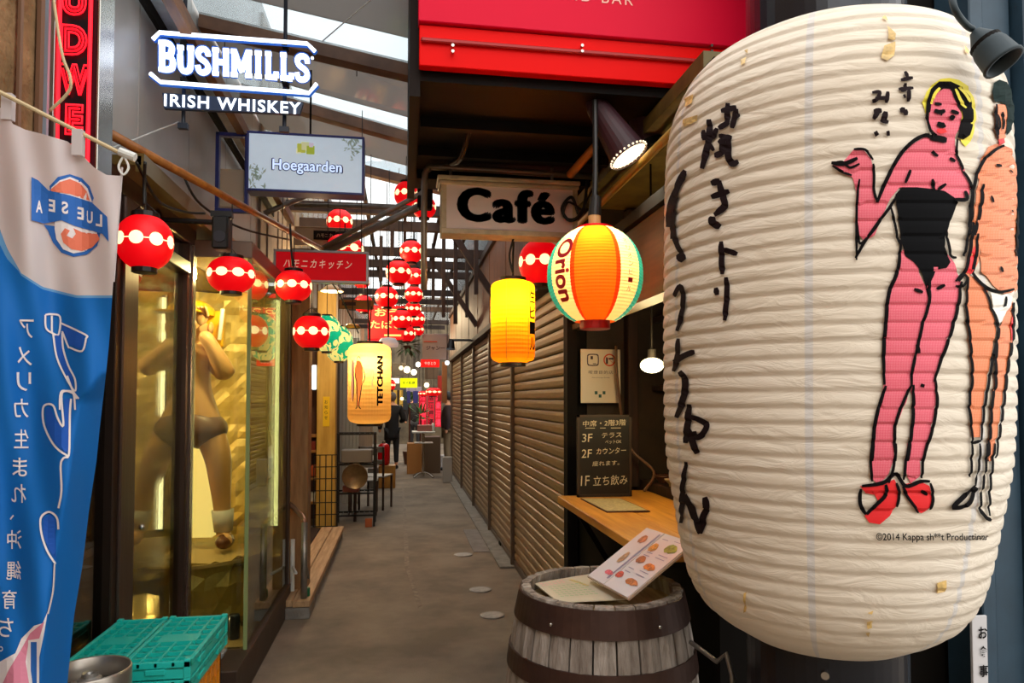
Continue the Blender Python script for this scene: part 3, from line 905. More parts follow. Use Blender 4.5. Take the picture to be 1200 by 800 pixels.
decal('red_shoe', [T(zC, [(650, 140), (700, 140), (735, 130), (765, 118), (780, 150), (775, 200), (750, 240), (715, 268), (680, 262), (665, 240), (690, 220), (710, 190), (700, 170), (670, 165)]),
                   T(zC, [(790, 135), (820, 130), (850, 125), (880, 140), (890, 180), (880, 220), (855, 232), (830, 215), (805, 175)])], M_redi, 0.0022)
decal('briefs', [T(zB, [(1085, 235), (1120, 245), (1150, 238), (1162, 230), (1150, 280), (1125, 320), (1112, 355), (1098, 310), (1088, 270)])], mat('white_print', '#efe9df', 0.6), 0.0030)
decal('hair', [T(zH, [(715, 120), (725, 80), (750, 62), (790, 75), (812, 110), (828, 180), (830, 260), (815, 320), (795, 350), (785, 330), (795, 260), (790, 190), (760, 175), (730, 180)])], mat('dark_green_hair', '#0e2422', 0.8, spec=.1), 0.0028)
decal('hair', [T(zH, [(378, 240), (378, 170), (400, 110), (440, 72), (500, 72), (560, 100), (600, 150), (620, 220), (618, 300), (600, 350), (570, 372), (540, 360), (545, 310), (565, 260), (560, 225), (535, 190), (515, 150), (505, 110), (470, 105), (430, 130), (405, 170), (395, 230)])], M_ink, 0.0028)
for p in ([(400, 190), (415, 140), (445, 105)], [(525, 110), (545, 165), (580, 210)], [(545, 100), (575, 140), (598, 180)]):
    bm = bmn(); ribbon(bm, T(zH, p), 3.4, g_map, 0.0052, 3); obj('hair_streak', bm, M_yel, gl_t)
# black brush outlines
S = []
def s(z, w, *pts): S.append((T(z, pts), w))
s(zH, 3.2, (385, 170), (378, 240), (395, 330), (440, 358)); s(zH, 4.5, (470, 385), (430, 372), (370, 352), (300, 388), (235, 460), (180, 560), (140, 650), (122, 700))
s(zH, 3.2, (122, 700), (105, 640), (105, 540), (100, 500)); s(zH, 3.2, (535, 370), (530, 440), (560, 520), (600, 600), (610, 650), (600, 720), (592, 830))
s(zH, 8, (395, 362), (440, 368), (480, 378)); s(zH, 4.5, (405, 435), (435, 460)); s(zH, 4.5, (495, 470), (522, 488))
s(zH, 3.6, (295, 530), (265, 600)); s(zH, 4, (405, 580), (415, 635)); s(zH, 4, (475, 605), (435, 635)); s(zH, 4.5, (520, 685), (580, 685), (575, 640))
s(zH, 4.5, (420, 185), (455, 190)); s(zH, 5, (415, 222), (440, 232), (470, 225)); s(zH, 4.5, (500, 225), (540, 240)); s(zH, 6, (495, 255), (520, 265)); s(zH, 6.5, (430, 290), (455, 300), (470, 295)); s(zH, 3, (455, 225), (450, 250))
s(zH, 3, (15, 1000), (15, 760), (22, 640), (30, 580)); s(zH, 3.6, (225, 660), (190, 720), (130, 800), (60, 900), (25, 960), (10, 990)); s(zH, 3, (190, 720), (210, 800), (225, 880), (245, 930))
s(zH, 3, (-110, 500), (-60, 490), (-20, 520), (30, 500)); s(zH, 5, (-115, 495), (-50, 500), (20, 470)); s(zH, 3, (-110, 510), (-60, 540), (-10, 560)); s(zH, 3, (0, 425), (60, 428), (100, 480))
# legs
s(zB, 4.5, (785, 60), (775, 160), (745, 240), (735, 340), (728, 440), (730, 545)); s(zB, 4.5, (735, 548), (712, 620), (697, 690), (690, 800)); s(zB, 3.8, (880, 190), (878, 270), (855, 350), (838, 430), (822, 500), (820, 550))
s(zB, 3.8, (820, 545), (790, 610), (765, 690), (768, 800)); s(zB, 4.2, (826, 545), (826, 640), (818, 720), (808, 800)); s(zB, 4, (985, 200), (975, 280), (945, 390), (915, 470), (895, 535)); s(zB, 3.8, (898, 525), (905, 600), (890, 690), (878, 730), (855, 800))
s(zB, 4.5, (830, 225), (858, 236)); s(zB, 4.5, (905, 225), (930, 212)); s(zB, 6, (850, 545), (862, 550)); s(zB, 4.5, (838, 410), (845, 440)); s(zB, 3.5, (935, 30), (950, 110), (970, 120))
s(zB, 3, (640, -2), (645, 60), (655, 72), (690, 35), (720, -5))
# woman's feet
s(zC, 3.4, (690, -2), (685, 60), (690, 125)); s(zC, 3.4, (770, -2), (762, 70), (745, 130)); s(zC, 3.4, (812, -2), (800, 70), (795, 120)); s(zC, 3.4, (872, -2), (858, 60), (855, 115))
s(zC, 4.5, (655, 140), (700, 135), (735, 125), (770, 100), (800, 140), (850, 125), (882, 125)); s(zC, 4.5, (652, 150), (650, 200), (670, 235)); s(zC, 4.5, (735, 135), (735, 170), (700, 205), (672, 235)); s(zC, 3.5, (770, 130), (780, 170), (770, 210)); s(zC, 3.6, (790, 140), (810, 180), (845, 230)); s(zC, 3.6, (882, 130), (892, 180), (880, 220)); s(zC, 4, (850, 155), (875, 170))
# man outlines
s(zH, 4, (775, 405), (725, 430), (665, 490), (630, 570), (612, 680), (605, 800), (585, 900), (570, 980)); s(zH, 4.2, (668, 605), (660, 700), (640, 800), (622, 870)); s(zH, 4, (735, 505), (765, 510)); s(zH, 3, (710, 665), (720, 700)); s(zH, 3, (810, 530), (822, 545)); s(zH, 2.5, (815, 740), (820, 750))
s(zH, 3, (735, 190), (735, 270), (742, 370)); s(zH, 2.6, (748, 240), (752, 300), (745, 350)); s(zH, 2.5, (765, 230), (775, 270), (768, 320)); s(zH, 2.8, (850, 540), (858, 640), (848, 800), (842, 980))
s(zB, 4, (1028, 0), (1015, 90), (1000, 160), (975, 200)); s(zB, 3.8, (1040, 40), (1035, 110), (1025, 170), (1060, 215), (1110, 235), (1160, 225)); s(zB, 3.4, (1008, 185), (1003, 290), (1015, 400), (1022, 520), (1012, 600), (1020, 700), (1022, 740)); s(zB, 3.4, (1060, 210), (1080, 270), (1108, 360), (1090, 450), (1075, 540), (1062, 620), (1050, 730)); s(zB, 3.4, (1112, 355), (1100, 450), (1100, 540), (1088, 600), (1082, 700), (1075, 800)); s(zB, 3.4, (1158, 270), (1158, 380), (1140, 490), (1122, 640), (1100, 790)); s(zB, 3.5, (1115, 150), (1122, 168)); s(zB, 3, (1135, 250), (1128, 290)); s(zB, 4, (1020, 740), (1052, 732))
s(zB, 3.2, (965, 200), (990, 175), (1005, 190), (990, 215), (965, 215))
s(zC, 3, (1022, -2), (1020, 60), (1015, 110)); s(zC, 3, (1048, -2), (1044, 70), (1030, 140)); s(zC, 3, (1072, -2), (1065, 90), (1050, 180), (1052, 230), (1080, 250)); s(zC, 3, (1098, -2), (1090, 60), (1080, 150), (1078, 240))
s(zC, 5.5, (1030, 140), (1000, 170), (965, 200), (960, 212), (990, 210), (1015, 190), (1035, 145)); s(zC, 4, (1048, 215), (1065, 245), (1082, 255))
bm = bmn()
for p, w in S: ribbon(bm, p, w, g_map, 0.0046, 3)
obj('brush_outline', bm, M_ink, gl_t)
# brushed characters
C = []
def c(z, w, *pts): C.append((T(z, pts), w))
# 焼
C.append(None); c(zA, 8, (148, 400), (150, 440), (145, 480), (125, 565)); c(zA, 6, (128, 435), (133, 470)); c(zA, 6, (175, 430), (160, 465)); c(zA, 5, (148, 480), (165, 505))
c(zA, 7, (210, 345), (208, 420)); c(zA, 7, (188, 372), (240, 360)); c(zA, 7, (180, 430), (215, 410)); c(zA, 7, (240, 365), (225, 430)); c(zA, 6, (225, 395), (250, 385)); c(zA, 7, (180, 480), (215, 455)); c(zA, 8, (195, 470), (190, 510), (165, 520)); c(zA, 8, (215, 465), (212, 520), (225, 548), (245, 540)); c(zA, 6, (180, 455), (225, 462))
# き
C.append(None); c(zA, 8, (155, 615), (185, 605)); c(zA, 7, (155, 660), (215, 640)); c(zA, 8, (180, 605), (195, 660), (200, 690), (165, 720)); c(zA, 9, (160, 725), (160, 745), (185, 760))
c(zB, 6, (150, -12), (178, 15))
# トリ
C.append(None); c(zB, 7, (188, 65), (192, 175)); c(zB, 6.5, (195, 92), (242, 108)); c(zB, 7, (170, 220), (176, 245)); c(zB, 6.5, (205, 185), (208, 240), (200, 330))
# てっちゃん down the left edge
C.append(None); c(zA, 8, (68, 570), (45, 620), (20, 690), (12, 760)); c(zA, 6, (45, 620), (30, 700), (25, 800)); c(zA, 8, (66, 572), (58, 600))
c(zB, 6, (28, 0), (35, 60), (60, 110)); c(zB, 11, (45, 105), (65, 130))
C.append(None); c(zB, 6, (30, 250), (52, 215), (62, 250), (58, 300), (42, 365))
C.append(None); c(zB, 6, (45, 390), (42, 450), (30, 500)); c(zB, 7, (30, 470), (70, 445), (100, 435)); c(zB, 8, (50, 500), (68, 530), (65, 580), (40, 655))
C.append(None); c(zB, 8, (82, 610), (75, 690), (70, 740)); c(zB, 7, (80, 650), (110, 660), (140, 680), (125, 712), (105, 720), (100, 700)); c(zB, 8, (78, 690), (95, 740), (108, 775))
C.append(None); c(zC, 6, (72, 60), (60, 150), (55, 265)); c(zC, 8, (65, 170), (95, 230), (120, 300)); c(zC, 8, (120, 300), (130, 240), (140, 210), (132, 178))
# 幸子(?) and みない notes near the head
C.append(None); c(zA, 5, (800, 240), (808, 262)); c(zA, 4.5, (785, 270), (825, 262)); c(zA, 4.5, (800, 280), (800, 300), (785, 305)); c(zA, 4.5, (778, 300), (828, 295)); c(zA, 5, (812, 300), (812, 340)); c(zA, 4.5, (795, 318), (800, 330))
C.append(None); c(zA, 7, (782, 372), (800, 368)); c(zA, 6, (800, 368), (802, 388))
C.append(None); c(zA, 4.5, (690, 312), (715, 310), (705, 335), (690, 340)); c(zA, 4.5, (700, 330), (740, 330)); c(zA, 5, (742, 308), (738, 345))
C.append(None); c(zA, 7, (695, 375), (722, 372)); c(zA, 6, (712, 372), (695, 400)); c(zA, 7, (735, 375), (728, 410)); c(zA, 6, (718, 402), (745, 410)); c(zA, 7, (700, 442), (708, 455)); c(zA, 6, (742, 440), (746, 455))
M_ch = mat('brushed_character', '#1c0e12', 0.7, spec=0.15)
bm = None
for it in C + [None]:
    if it is None:
        if bm is not None: obj('brushed_character', bm, M_ch, gl_t)
        bm = bmn()
    else: ribbon(bm, it[0], it[1], g_map, 0.0034, 3)
# copyright line
tb = fit_text('©2014 Kappa sh**t Productions', 130, 11, bold=(.012, .012))
tb2 = warp(tb, frange(-72, 72, 6), [-3, 0, 3], lambda x, y: Vector(g_map(1091 + x, 629.5 - y, 0.0034)))
obj('lettering', tb2, M_ink, gl_t)['label'] = 'small printed copyright line'
for o_ in list(gl_t.children):
    pass
# old tape patches and worn spots
M_tape = mat('yellowed_tape', '#e0bd74', 0.35, var=0.3, vscale=60)
bm = bmn()
for z, pts in ((zA, [(735, 50), (742, 72), (722, 60)]), (zA, [(742, 85), (768, 115), (768, 135), (745, 130)]), (zA, [(730, 155), (768, 140), (765, 185), (740, 205), (720, 195)]), (zA, [(65, 330), (95, 315), (92, 345), (68, 358)]), (zA, [(60, 400), (110, 385), (108, 405), (62, 425)]),
               (zA, [(252, 200), (270, 190), (268, 212), (255, 220)]), (zA, [(265, 170), (278, 165), (275, 180)]), (zA, [(1000, 150), (1012, 170), (1008, 185), (998, 175)]), (zC, [(905, 465), (938, 455), (935, 495), (908, 500)]), (zC, [(672, 595), (692, 590), (690, 615), (675, 618)]), (zC, [(668, 632), (682, 628), (680, 648)]), (zC, [(675, 565), (695, 558), (690, 570)]), (zC, [(262, 500), (270, 495), (272, 560), (264, 565)])):
    bm = bmn(); fill(bm, T(z, pts), g_map, 0.0030, 6, 4); obj('tape_patch', bm, M_tape, gl_t)

# ------------------------------------------------------------------ small red lanterns with a band of pale spots
def dots_img(nt):
    N, L = nt.nodes, nt.links
    uv = N.new('ShaderNodeUVMap'); sx = N.new('ShaderNodeSeparateXYZ'); L.new(uv.outputs[0], sx.inputs[0])
    def M(op, a, b=None):
        m = N.new('ShaderNodeMath'); m.operation = op
        for i, v in enumerate((a, b)):
            if v is None: continue
            if isinstance(v, (int, float)): m.inputs[i].default_value = v
            else: L.new(v, m.inputs[i])
        return m.outputs[0]
    u = M('SUBTRACT', M('FRACT', M('MULTIPLY', sx.outputs[0], 9.0)), 0.5)
    v = M('SUBTRACT', sx.outputs[1], 0.5)
    d = M('SQRT', M('ADD', M('POWER', M('MULTIPLY', u, 1.0), 2.0), M('POWER', M('MULTIPLY', v, 2.9), 2.0)))
    dot = M('LESS_THAN', d, 0.36)
    line = M('LESS_THAN', M('ABSOLUTE', v), 0.010)
    fac = M('MAXIMUM', dot, line)
    mx = N.new('ShaderNodeMix'); mx.data_type = 'RGBA'
    mx.inputs[6].default_value = lin('#e8000c'); mx.inputs[7].default_value = lin('#ffe9b0')
    L.new(fac, mx.inputs[0])
    return mx.outputs[2], fac
def red_lantern_mat(name, es, ed):
    m = mat(name, '#d8000c', 0.5)
    nt = m.node_tree; N, L = nt.nodes, nt.links
    col, fac = dots_img(nt)
    p = N['Principled BSDF']
    L.new(col, p.inputs['Base Color']); L.new(col, p.inputs['Emission Color'])
    mr = N.new('ShaderNodeMapRange'); mr.inputs['To Min'].default_value = es; mr.inputs['To Max'].default_value = ed
    L.new(fac, mr.inputs['Value']); L.new(mr.outputs[0], p.inputs['Emission Strength'])
    return m
M_rl = red_lantern_mat('red_lantern_paper', 0.62, 1.25)
M_cap = mat('lantern_cap', '#1a0d0a', 0.4)
def ball_prof(r, h, n=24, rib=0.0, end=0.42):
    out = []
    a0 = math.asin(0.9)
    for i in range(n + 1):
        t = -1 + 2 * i / n
        rr = r * (max(1e-4, 1 - abs(t) ** 2.15 * (1 - end ** 2))) ** 0.5
        if rib and i % 2: rr -= rib
        out.append((rr, t * h))
    return out
lp = thing('red_lantern', 'x', 'lantern', (0, 0, 0), 'red lanterns with pale spots hung along the alley')
bm = bmn(); lathe(bm, ball_prof(0.1, 0.088, 24, 0.0006), (0, 0, 0), 40, caps=False); obj('paper_body', bm, M_rl, lp, smooth=True)
bm = bmn(); lathe(bm, [(.044, .080), (.050, .082), (.050, .100), (.044, .102)], (0, 0, 0), 20); obj('cap', bm, M_cap, lp)
bm = bmn(); lathe(bm, [(.040, -.104), (.045, -.102), (.045, -.084), (.040, -.082)], (0, 0, 0), 20); obj('bottom_ring', bm, M_cap, lp)
bm = bmn(); tube(bm, [(0, 0, .1), (0, 0, .16)], .0035, 5, 1); tube(bm, [(-.045, 0, .1), (0, 0, .135), (.045, 0, .1)], .002, 4, 1); obj('cord', bm, M_cable, lp)
LANT = [  # px, py, half width px, distance, vertical squash, label
    (169, 284, 31, 2.65, 1.12, 'large red spotted lantern beside the flag, nearest the left shop glass'),
    (271, 322, 27, 3.05, 0.85, 'squat red spotted lantern under the black speaker, over the show window corner'),
    (344, 335, 21, 3.9, 0.95, 'red spotted lantern hanging in front of the lower left of the red kitchen sign'),
    (365, 389, 21, 4.25, 1.02, 'red spotted lantern hanging low beside the tan pillar and teal lanterns'),
    (398, 260, 15, 6.2, 1.05, 'red spotted lantern under the lower right of the pale beer sign'),
    (404, 293, 22, 5.9, 0.9, 'red spotted lantern mostly hidden behind the top of the red kitchen sign'),
    (476, 228, 14, 5.4, 1.15, 'red spotted lantern partly behind the steel braces, nearest the awning corner'),
    (497, 243, 14, 5.2, 1.0, 'tilted-looking red lantern behind the braces beside the cafe sign'),
    (482, 295, 13.5, 6.9, 1.05, 'upper right red spotted lantern of the far cluster'),
    (467, 319, 15, 6.4, 1.0, 'red spotted lantern of the far cluster, large one below the upper right one'),
    (486, 324, 11, 7.6, 1.0, 'small red spotted lantern tucked behind the large one of the cluster'),
    (453, 348, 13.5, 6.8, 1.0, 'red spotted lantern directly above the red sign with yellow characters'),
    (485, 345, 10.5, 7.8, 1.0, 'small red spotted lantern on the right of the cluster below the roof gap'),
    (424, 331, 9, 7.4, 0.8, 'small red lantern peeking out below the red kitchen sign'),
    (426, 356, 11, 7.0, 1.0, 'red lantern with the small brown plate in front of it'),
    (484, 362, 9.5, 7.95, 1.0, 'small red spotted lantern right above the low overlapping pair'),
    (471, 374, 12, 7.2, 1.0, 'red spotted lantern overlapping the right side of the red characters sign'),
    (488, 374, 10, 8.8, 1.0, 'small dimmer red lantern at the right edge of the cluster'),
    (477, 391, 10, 7.9, 1.0, 'lowest red spotted lantern of the far cluster'),
    (489, 386, 8, 9.4, 1.0, 'tiny far red lantern at the lower right of the cluster'),
    (445, 372, 9, 8.4, 1.0, 'small red lantern behind the red sign with yellow characters'),
    (437, 405, 9, 9.0, 1.0, 'small far red lantern just left above the long cream lantern'),
]
for i, (px, py, hw, d, sq, lab) in enumerate(LANT):
    if i < 4:      # the four near ones hang from the bamboo pole
        PA, PB = at(98, 140, d=2.35), at(377, 292, d=4.9)
        lo_, hi_ = 0.0, 1.0
        for _ in range(40):
            m_ = (lo_ + hi_) / 2
            if px_of(PA.lerp(PB, m_)) < px: lo_ = m_
            else: hi_ = m_
        d = (PA.lerp(PB, lo_) - EYE).dot(_F) - 0.0
    p = at(px, py, d=d); s_ = hw / FPX * d / 0.1
    if i == 0: p.x = max(p.x, XW + .1 + .012)
    rz = random.uniform(0, 6)
    if i == 0: rz = 0.2
    if i == 0:
        lp.location = p; lp.scale = (s_, s_, s_ * sq); lp['label'] = lab; lp.rotation_euler = (0, 0, rz)
    else: dup(lp, p, lab, rz, (s_, s_, s_ * sq))
# red lantern between cafe sign and striped lantern
p = at(633, 308, d=4.3); dup(lp, p, 'red spotted lantern half hidden behind the striped round lantern and the cafe sign', 0.9, (1.32, 1.32, 1.5))

# ------------------------------------------------------------------ striped round lantern with lettering
def round_map(c, r, h, hang=0.0):
    """(angle deg from camera-facing, height -1..1) -> point on a ball lantern"""
    base = math.atan2(EYE.y - c.y, EYE.x - c.x)
    def f(u, v, e=0.0):
        rr = r * (max(1e-4, 1 - abs(v) ** 2.15 * (1 - 0.42 ** 2))) ** 0.5 + e
        a = base + math.radians(u)
        return Vector((c.x + rr * math.cos(a), c.y + rr * math.sin(a), c.z + v * h))
    return f
OC = at(697, 323, d=2.7); OR = 56 / FPX * 2.7; OHh = 0.178
def orion_img(nt):
    N, L = nt.nodes, nt.links
    uv = N.new('ShaderNodeUVMap'); sx = N.new('ShaderNodeSeparateXYZ'); L.new(uv.outputs[0], sx.inputs[0])
    rp = N.new('ShaderNodeValToRGB'); rp.color_ramp.interpolation = 'CONSTANT'
    e = rp.color_ramp.elements
    cream, org, red, teal = lin('#fff0b8'), lin('#ff6a12'), lin('#f03a10'), lin('#2aa6b0')
    # u = 0.5 faces the camera; stripes left to right
    ps = [(0.0, cream), (0.055, org), (0.235, cream), (0.25, teal), (0.325, cream), (0.415, red), (0.432, org), (0.568, red), (0.585, cream), (0.675, teal), (0.75, cream), (0.80, org), (0.95, cream)]
    e[0].position = ps[0][0]; e[0].color = ps[0][1]
    e[1].position = ps[1][0]; e[1].color = ps[1][1]
    for a, b in ps[2:]:
        q = e.new(a); q.color = b
    L.new(sx.outputs[0], rp.inputs['Fac'])
    return rp.outputs['Color']
t = thing('striped_lantern', 'round lantern with orange centre stripe, cream panels, teal edges and red lettering', 'lantern', (OC.x, OC.y, OC.z - OHh))
base_a = math.atan2(EYE.y - OC.y, EYE.x - OC.x)
bm = bmn(); lathe(bm, ball_prof(OR, OHh, 60, 0.0022), OC, 72, caps=False, a0=base_a + PI); obj('paper_body', bm, paper('striped_paper', '#ffffff', 0.7, image=orion_img), t, smooth=False)
bm = bmn(); lathe(bm, [(.062, -.012), (.072, -.01), (.072, .008), (.062, .012)], (OC.x, OC.y, OC.z + OHh), 28); obj('cap', bm, M_red, t)
bm = bmn(); lathe(bm, [(.052, -.03), (.058, -.028), (.058, .012), (.052, .014)], (OC.x, OC.y, OC.z - OHh), 28); obj('bottom_ring', bm, mat('dark_red_ring', '#a30b12', 0.4), t)
bm = bmn(); cyl(bm, (OC.x, OC.y, OC.z + OHh + .01), (OC.x, OC.y, OC.z + OHh + .055), .024); obj('lamp_holder', bm, mat('cream_socket', '#e0b070', 0.4), t)
bm = bmn(); cyl(bm, (OC.x, OC.y, OC.z + OHh + .055), (OC.x + .005, OC.y, OC.z + OHh + .13), .026, .022); tube(bm, [(OC.x, OC.y, OC.z + OHh + .1), (OC.x + .01, OC.y + .02, OC.z + .45), (OC.x + 0.02, OC.y + .06, 2.69)], .011, 8, 4); obj('cable', bm, M_cable, t)
of = round_map(OC, OR, OHh)
tb = fit_text('Orion', 0.235, 0.062, bold=(.03, .03))
warp(tb, frange(-.12, .12, .01), frange(-.04, .04, .01), lambda x, y: of(-40 + y / OR * 57.3 * 1.25, -x / OHh + 0.02, 0.0025))
obj('lettering', tb, mat('lantern_red_ink', '#c01020', 0.5), t)
for k, ch in enumerate('オリオンビール'):
    tb = fit_text(ch, 0.018, 0.019)
    v0 = 0.62 - k * 0.17
    warp(tb, [], [], lambda x, y: of(45 + x / OR * 57.3 * 1.3 - abs(v0) ** 3 * 8 * 0, v0 + y / OHh, 0.0025))
    obj('lettering', tb, mat('lantern_red_ink', '#c01020', 0.5), t)
point_light('lamp', OC + Vector((-.02, -.07, 0.10)), 3.2, (1, 0.74, 0.35), 0.03, t)

# ------------------------------------------------------------------ cylinder lanterns
def cyl_prof(r, h, n=40, rib=0.0015, corner=0.17, end=0.6):
    out = []
    for i in range(n + 1):
        z = -h + 2 * h * i / n
        e = max(0, (abs(z) - (h - corner * 2 * r)) / (corner * 2 * r))
        rr = r * (1 - (1 - end) * (1 - math.sqrt(max(0, 1 - e * e))))
        if i % 2: rr -= rib
        out.append((rr, z))
    return out
def cyl_lantern(name, lab, px, py, w, h, d, color, power, lcol, capc=M_cap):
    c = at(px, py, d=d); r = w / FPX * d / 2; hh = h / FPX * d / 2
    t = thing(name, lab, 'lantern', (c.x, c.y, c.z - hh))
    bm = bmn(); lathe(bm, cyl_prof(r, hh), c, 48, caps=False); obj('paper_body', bm, paper(name + '_paper', color, 0.65), t, smooth=False)
    bm = bmn(); lathe(bm, [(r * .55, -.012), (r * .6, -.01), (r * .6, .018), (r * .5, .02)], (c.x, c.y, c.z + hh), 24); obj('cap', bm, capc, t)
    bm = bmn(); lathe(bm, [(r * .52, -.02), (r * .58, -.018), (r * .58, .01), (r * .55, .012)], (c.x, c.y, c.z - hh), 24); obj('bottom_ring', bm, capc, t)
    bm = bmn(); tube(bm, [(c.x, c.y, c.z + hh + .01), (c.x, c.y, c.z + hh + .12), (c.x + .01, c.y + .02, c.z + hh + .3)], .006, 6, 3); obj('cord', bm, M_cable, t)
    point_light('lamp', c + Vector((0, -r * .35, hh * 0.5)), power, lcol, 0.03, t)
    base = math.atan2(EYE.y - c.y, EYE.x - c.x)
    def f(x, z, e=0.002):
        a = base + x / r
        ez = max(0, (abs(z) - (hh - .17 * 2 * r)) / (.17 * 2 * r)); rr = r * (1 - .4 * (1 - math.sqrt(max(0, 1 - min(1, ez) ** 2)))) + e
        return Vector((c.x + rr * math.cos(a), c.y + rr * math.sin(a), c.z + z))
    return t, c, r, hh, f
t, c_, r_, hh_, yf = cyl_lantern('yellow_lantern', 'glowing yellow orange cylinder lantern hanging in front of the shutters', 601, 377, 52, 96, 3.8, '#ff9a10', 7.0, (1, 0.8, 0.35))
for a in (-0.035, 0.09):
    bm = bmn(); ribbon(bm, [(a, -hh_ * .96), (a, hh_ * .96)], 0.003, lambda x, z, e: yf(x, z, e), 0.0015, 0.01, taper=False); obj('seam', bm, mat('lantern_seam', '#8a4a08', 0.6), t)
for k, ch in enumerate('生ビール'):
    tb = fit_text(ch, 0.06, 0.07, bold=(.02, .02)); z0 = 0.13 - k * 0.085
    warp(tb, frange(-.03, .03, .012), [], lambda x, y: yf(0.128 + x, z0 + y, 0.002)); obj('lettering', tb, M_ink, t)
t, c_, r_, hh_, tf = cyl_lantern('cream_lantern', 'long cream lantern with a painted figure and black sideways lettering', 433, 449.5, 50, 93, 5.5, '#f5c878', 5.5, (1, 0.78, 0.42))
tb = fit_text('TETCHAN', 0.385, 0.052, bold=(.065, .045))
warp(tb, frange(-.19, .19, .02), [], lambda x, y: tf(0.082 - y * 1.0, x - 0.0 - 0.0 + 0.02, 0.002)); obj('lettering', tb, M_ink, t)
bm = bmn()
fx = lambda x, y, e: tf(x, y, e)
fill(bm, [(-.10, .17), (-.085, .175), (-.07, .165), (-.055, .13), (-.05, .06), (-.055, .0), (-.065, -.09), (-.08, -.17), (-.092, -.17), (-.10, -.09), (-.105, 0), (-.115, .05), (-.12, .12)], fx, 0.002, .02, .02)
obj('figure_print', bm, mat('orange_print', '#e8803a', 0.6, emit=.8), t)  # print glows in place of lamplight through the paper
bm = bmn()
fill(bm, [(-.155, .16), (-.14, .19), (-.125, .16), (-.13, .08), (-.128, 0), (-.135, -.1), (-.15, -.14), (-.155, 0)], fx, 0.002, .02, .02)
obj('figure_print', bm, mat('pink_print', '#d8907a', 0.6, emit=.6), t)  # emission stands in for the lantern's light here too
bm = bmn()
for p in ([(-.10, .19), (-.085, .205), (-.072, .19)], [(-.12, .12), (-.112, .05), (-.10, .0), (-.095, -.17), (-.11, -.19)], [(-.055, .13), (-.035, .05), (-.05, .0)], [(-.055, .0), (-.07, -.1), (-.08, -.17), (-.065, -.195)], [(-.13, .1), (-.128, 0), (-.135, -.14)]):
    ribbon(bm, p, 0.008, fx, 0.003, 0.02)
obj('brush_outline', bm, mat('brown_ink', '#3a1c14', 0.6), t)
bm = bmn()
ribbon(bm, [(.02, .09), (.026, .05), (.018, 0), (.03, -.04)], 0.006, fx, 0.003, 0.02); obj('brush_outline', bm, mat('pink_print', '#d8907a', 0.6, emit=.6), t)  # same glowing pink, standing in for lamplight

# teal and cream lanterns
def teal_img(nt):
    N, L = nt.nodes, nt.links
    uv = N.new('ShaderNodeUVMap'); w = N.new('ShaderNodeTexNoise'); w.inputs['Scale'].default_value = 3.2; w.inputs['Detail'].default_value = 1; w.inputs['Distortion'].default_value = 1.5
    mp = N.new('ShaderNodeMapping'); mp.inputs['Scale'].default_value = (2.6, 1.2, 1); L.new(uv.outputs[0], mp.inputs[0]); L.new(mp.outputs[0], w.inputs['Vector'])
    rp = N.new('ShaderNodeValToRGB'); rp.color_ramp.interpolation = 'CONSTANT'
    rp.color_ramp.elements[0].color = lin('#12a79a'); rp.color_ramp.elements[1].position = 0.5; rp.color_ramp.elements[1].color = lin('#ffeeb4')
    L.new(w.outputs['Fac'], rp.inputs['Fac']); return rp.outputs['Color']
for k, (px, py, hw, d, lab) in enumerate([(397, 403, 16.5, 5.7, 'teal and cream patterned round lantern, lower one above the yellow column'), (383, 391, 17, 5.3, 'teal and cream patterned round lantern, upper one behind a red lantern')]):
    c = at(px, py, d=d); r = hw / FPX * d; h = r * 1.22
    t = thing('teal_lantern', lab, 'lantern', (c.x, c.y, c.z - h), 'teal patterned lanterns')
    bm = bmn(); lathe(bm, ball_prof(r, h, 24, 0.001), c, 36, caps=False); obj('paper_body', bm, paper('teal_paper', '#fff', 0.6, image=teal_img) if 'teal_paper' in MATS else paper('teal_paper', '#ffffff', 0.6, image=teal_img), t)
    bm = bmn(); lathe(bm, [(.04, -.01), (.04, .012)], (c.x, c.y, c.z + h), 16); obj('cap', bm, M_cap, t)
    bm = bmn(); lathe(bm, [(.038, -.014), (.038, .008)], (c.x, c.y, c.z - h), 16); obj('bottom_ring', bm, M_cap, t)
    point_light('lamp', c + Vector((0, 0, 0.02)), .8, (1, 0.85, 0.5), 0.02, t)

# ------------------------------------------------------------------ signs
def rect_at(x0, y0, x1, y1, Y):
    a = at(x0, y1, Y=Y); b = at(x1, y0, Y=Y)
    c = at((x0 + x1) / 2, (y0 + y1) / 2, Y=Y)
    h = (y1 - y0) / FPX * ((c - EYE).dot(_F))
    return a.x, b.x, c.z - h / 2, c.z + h / 2, c
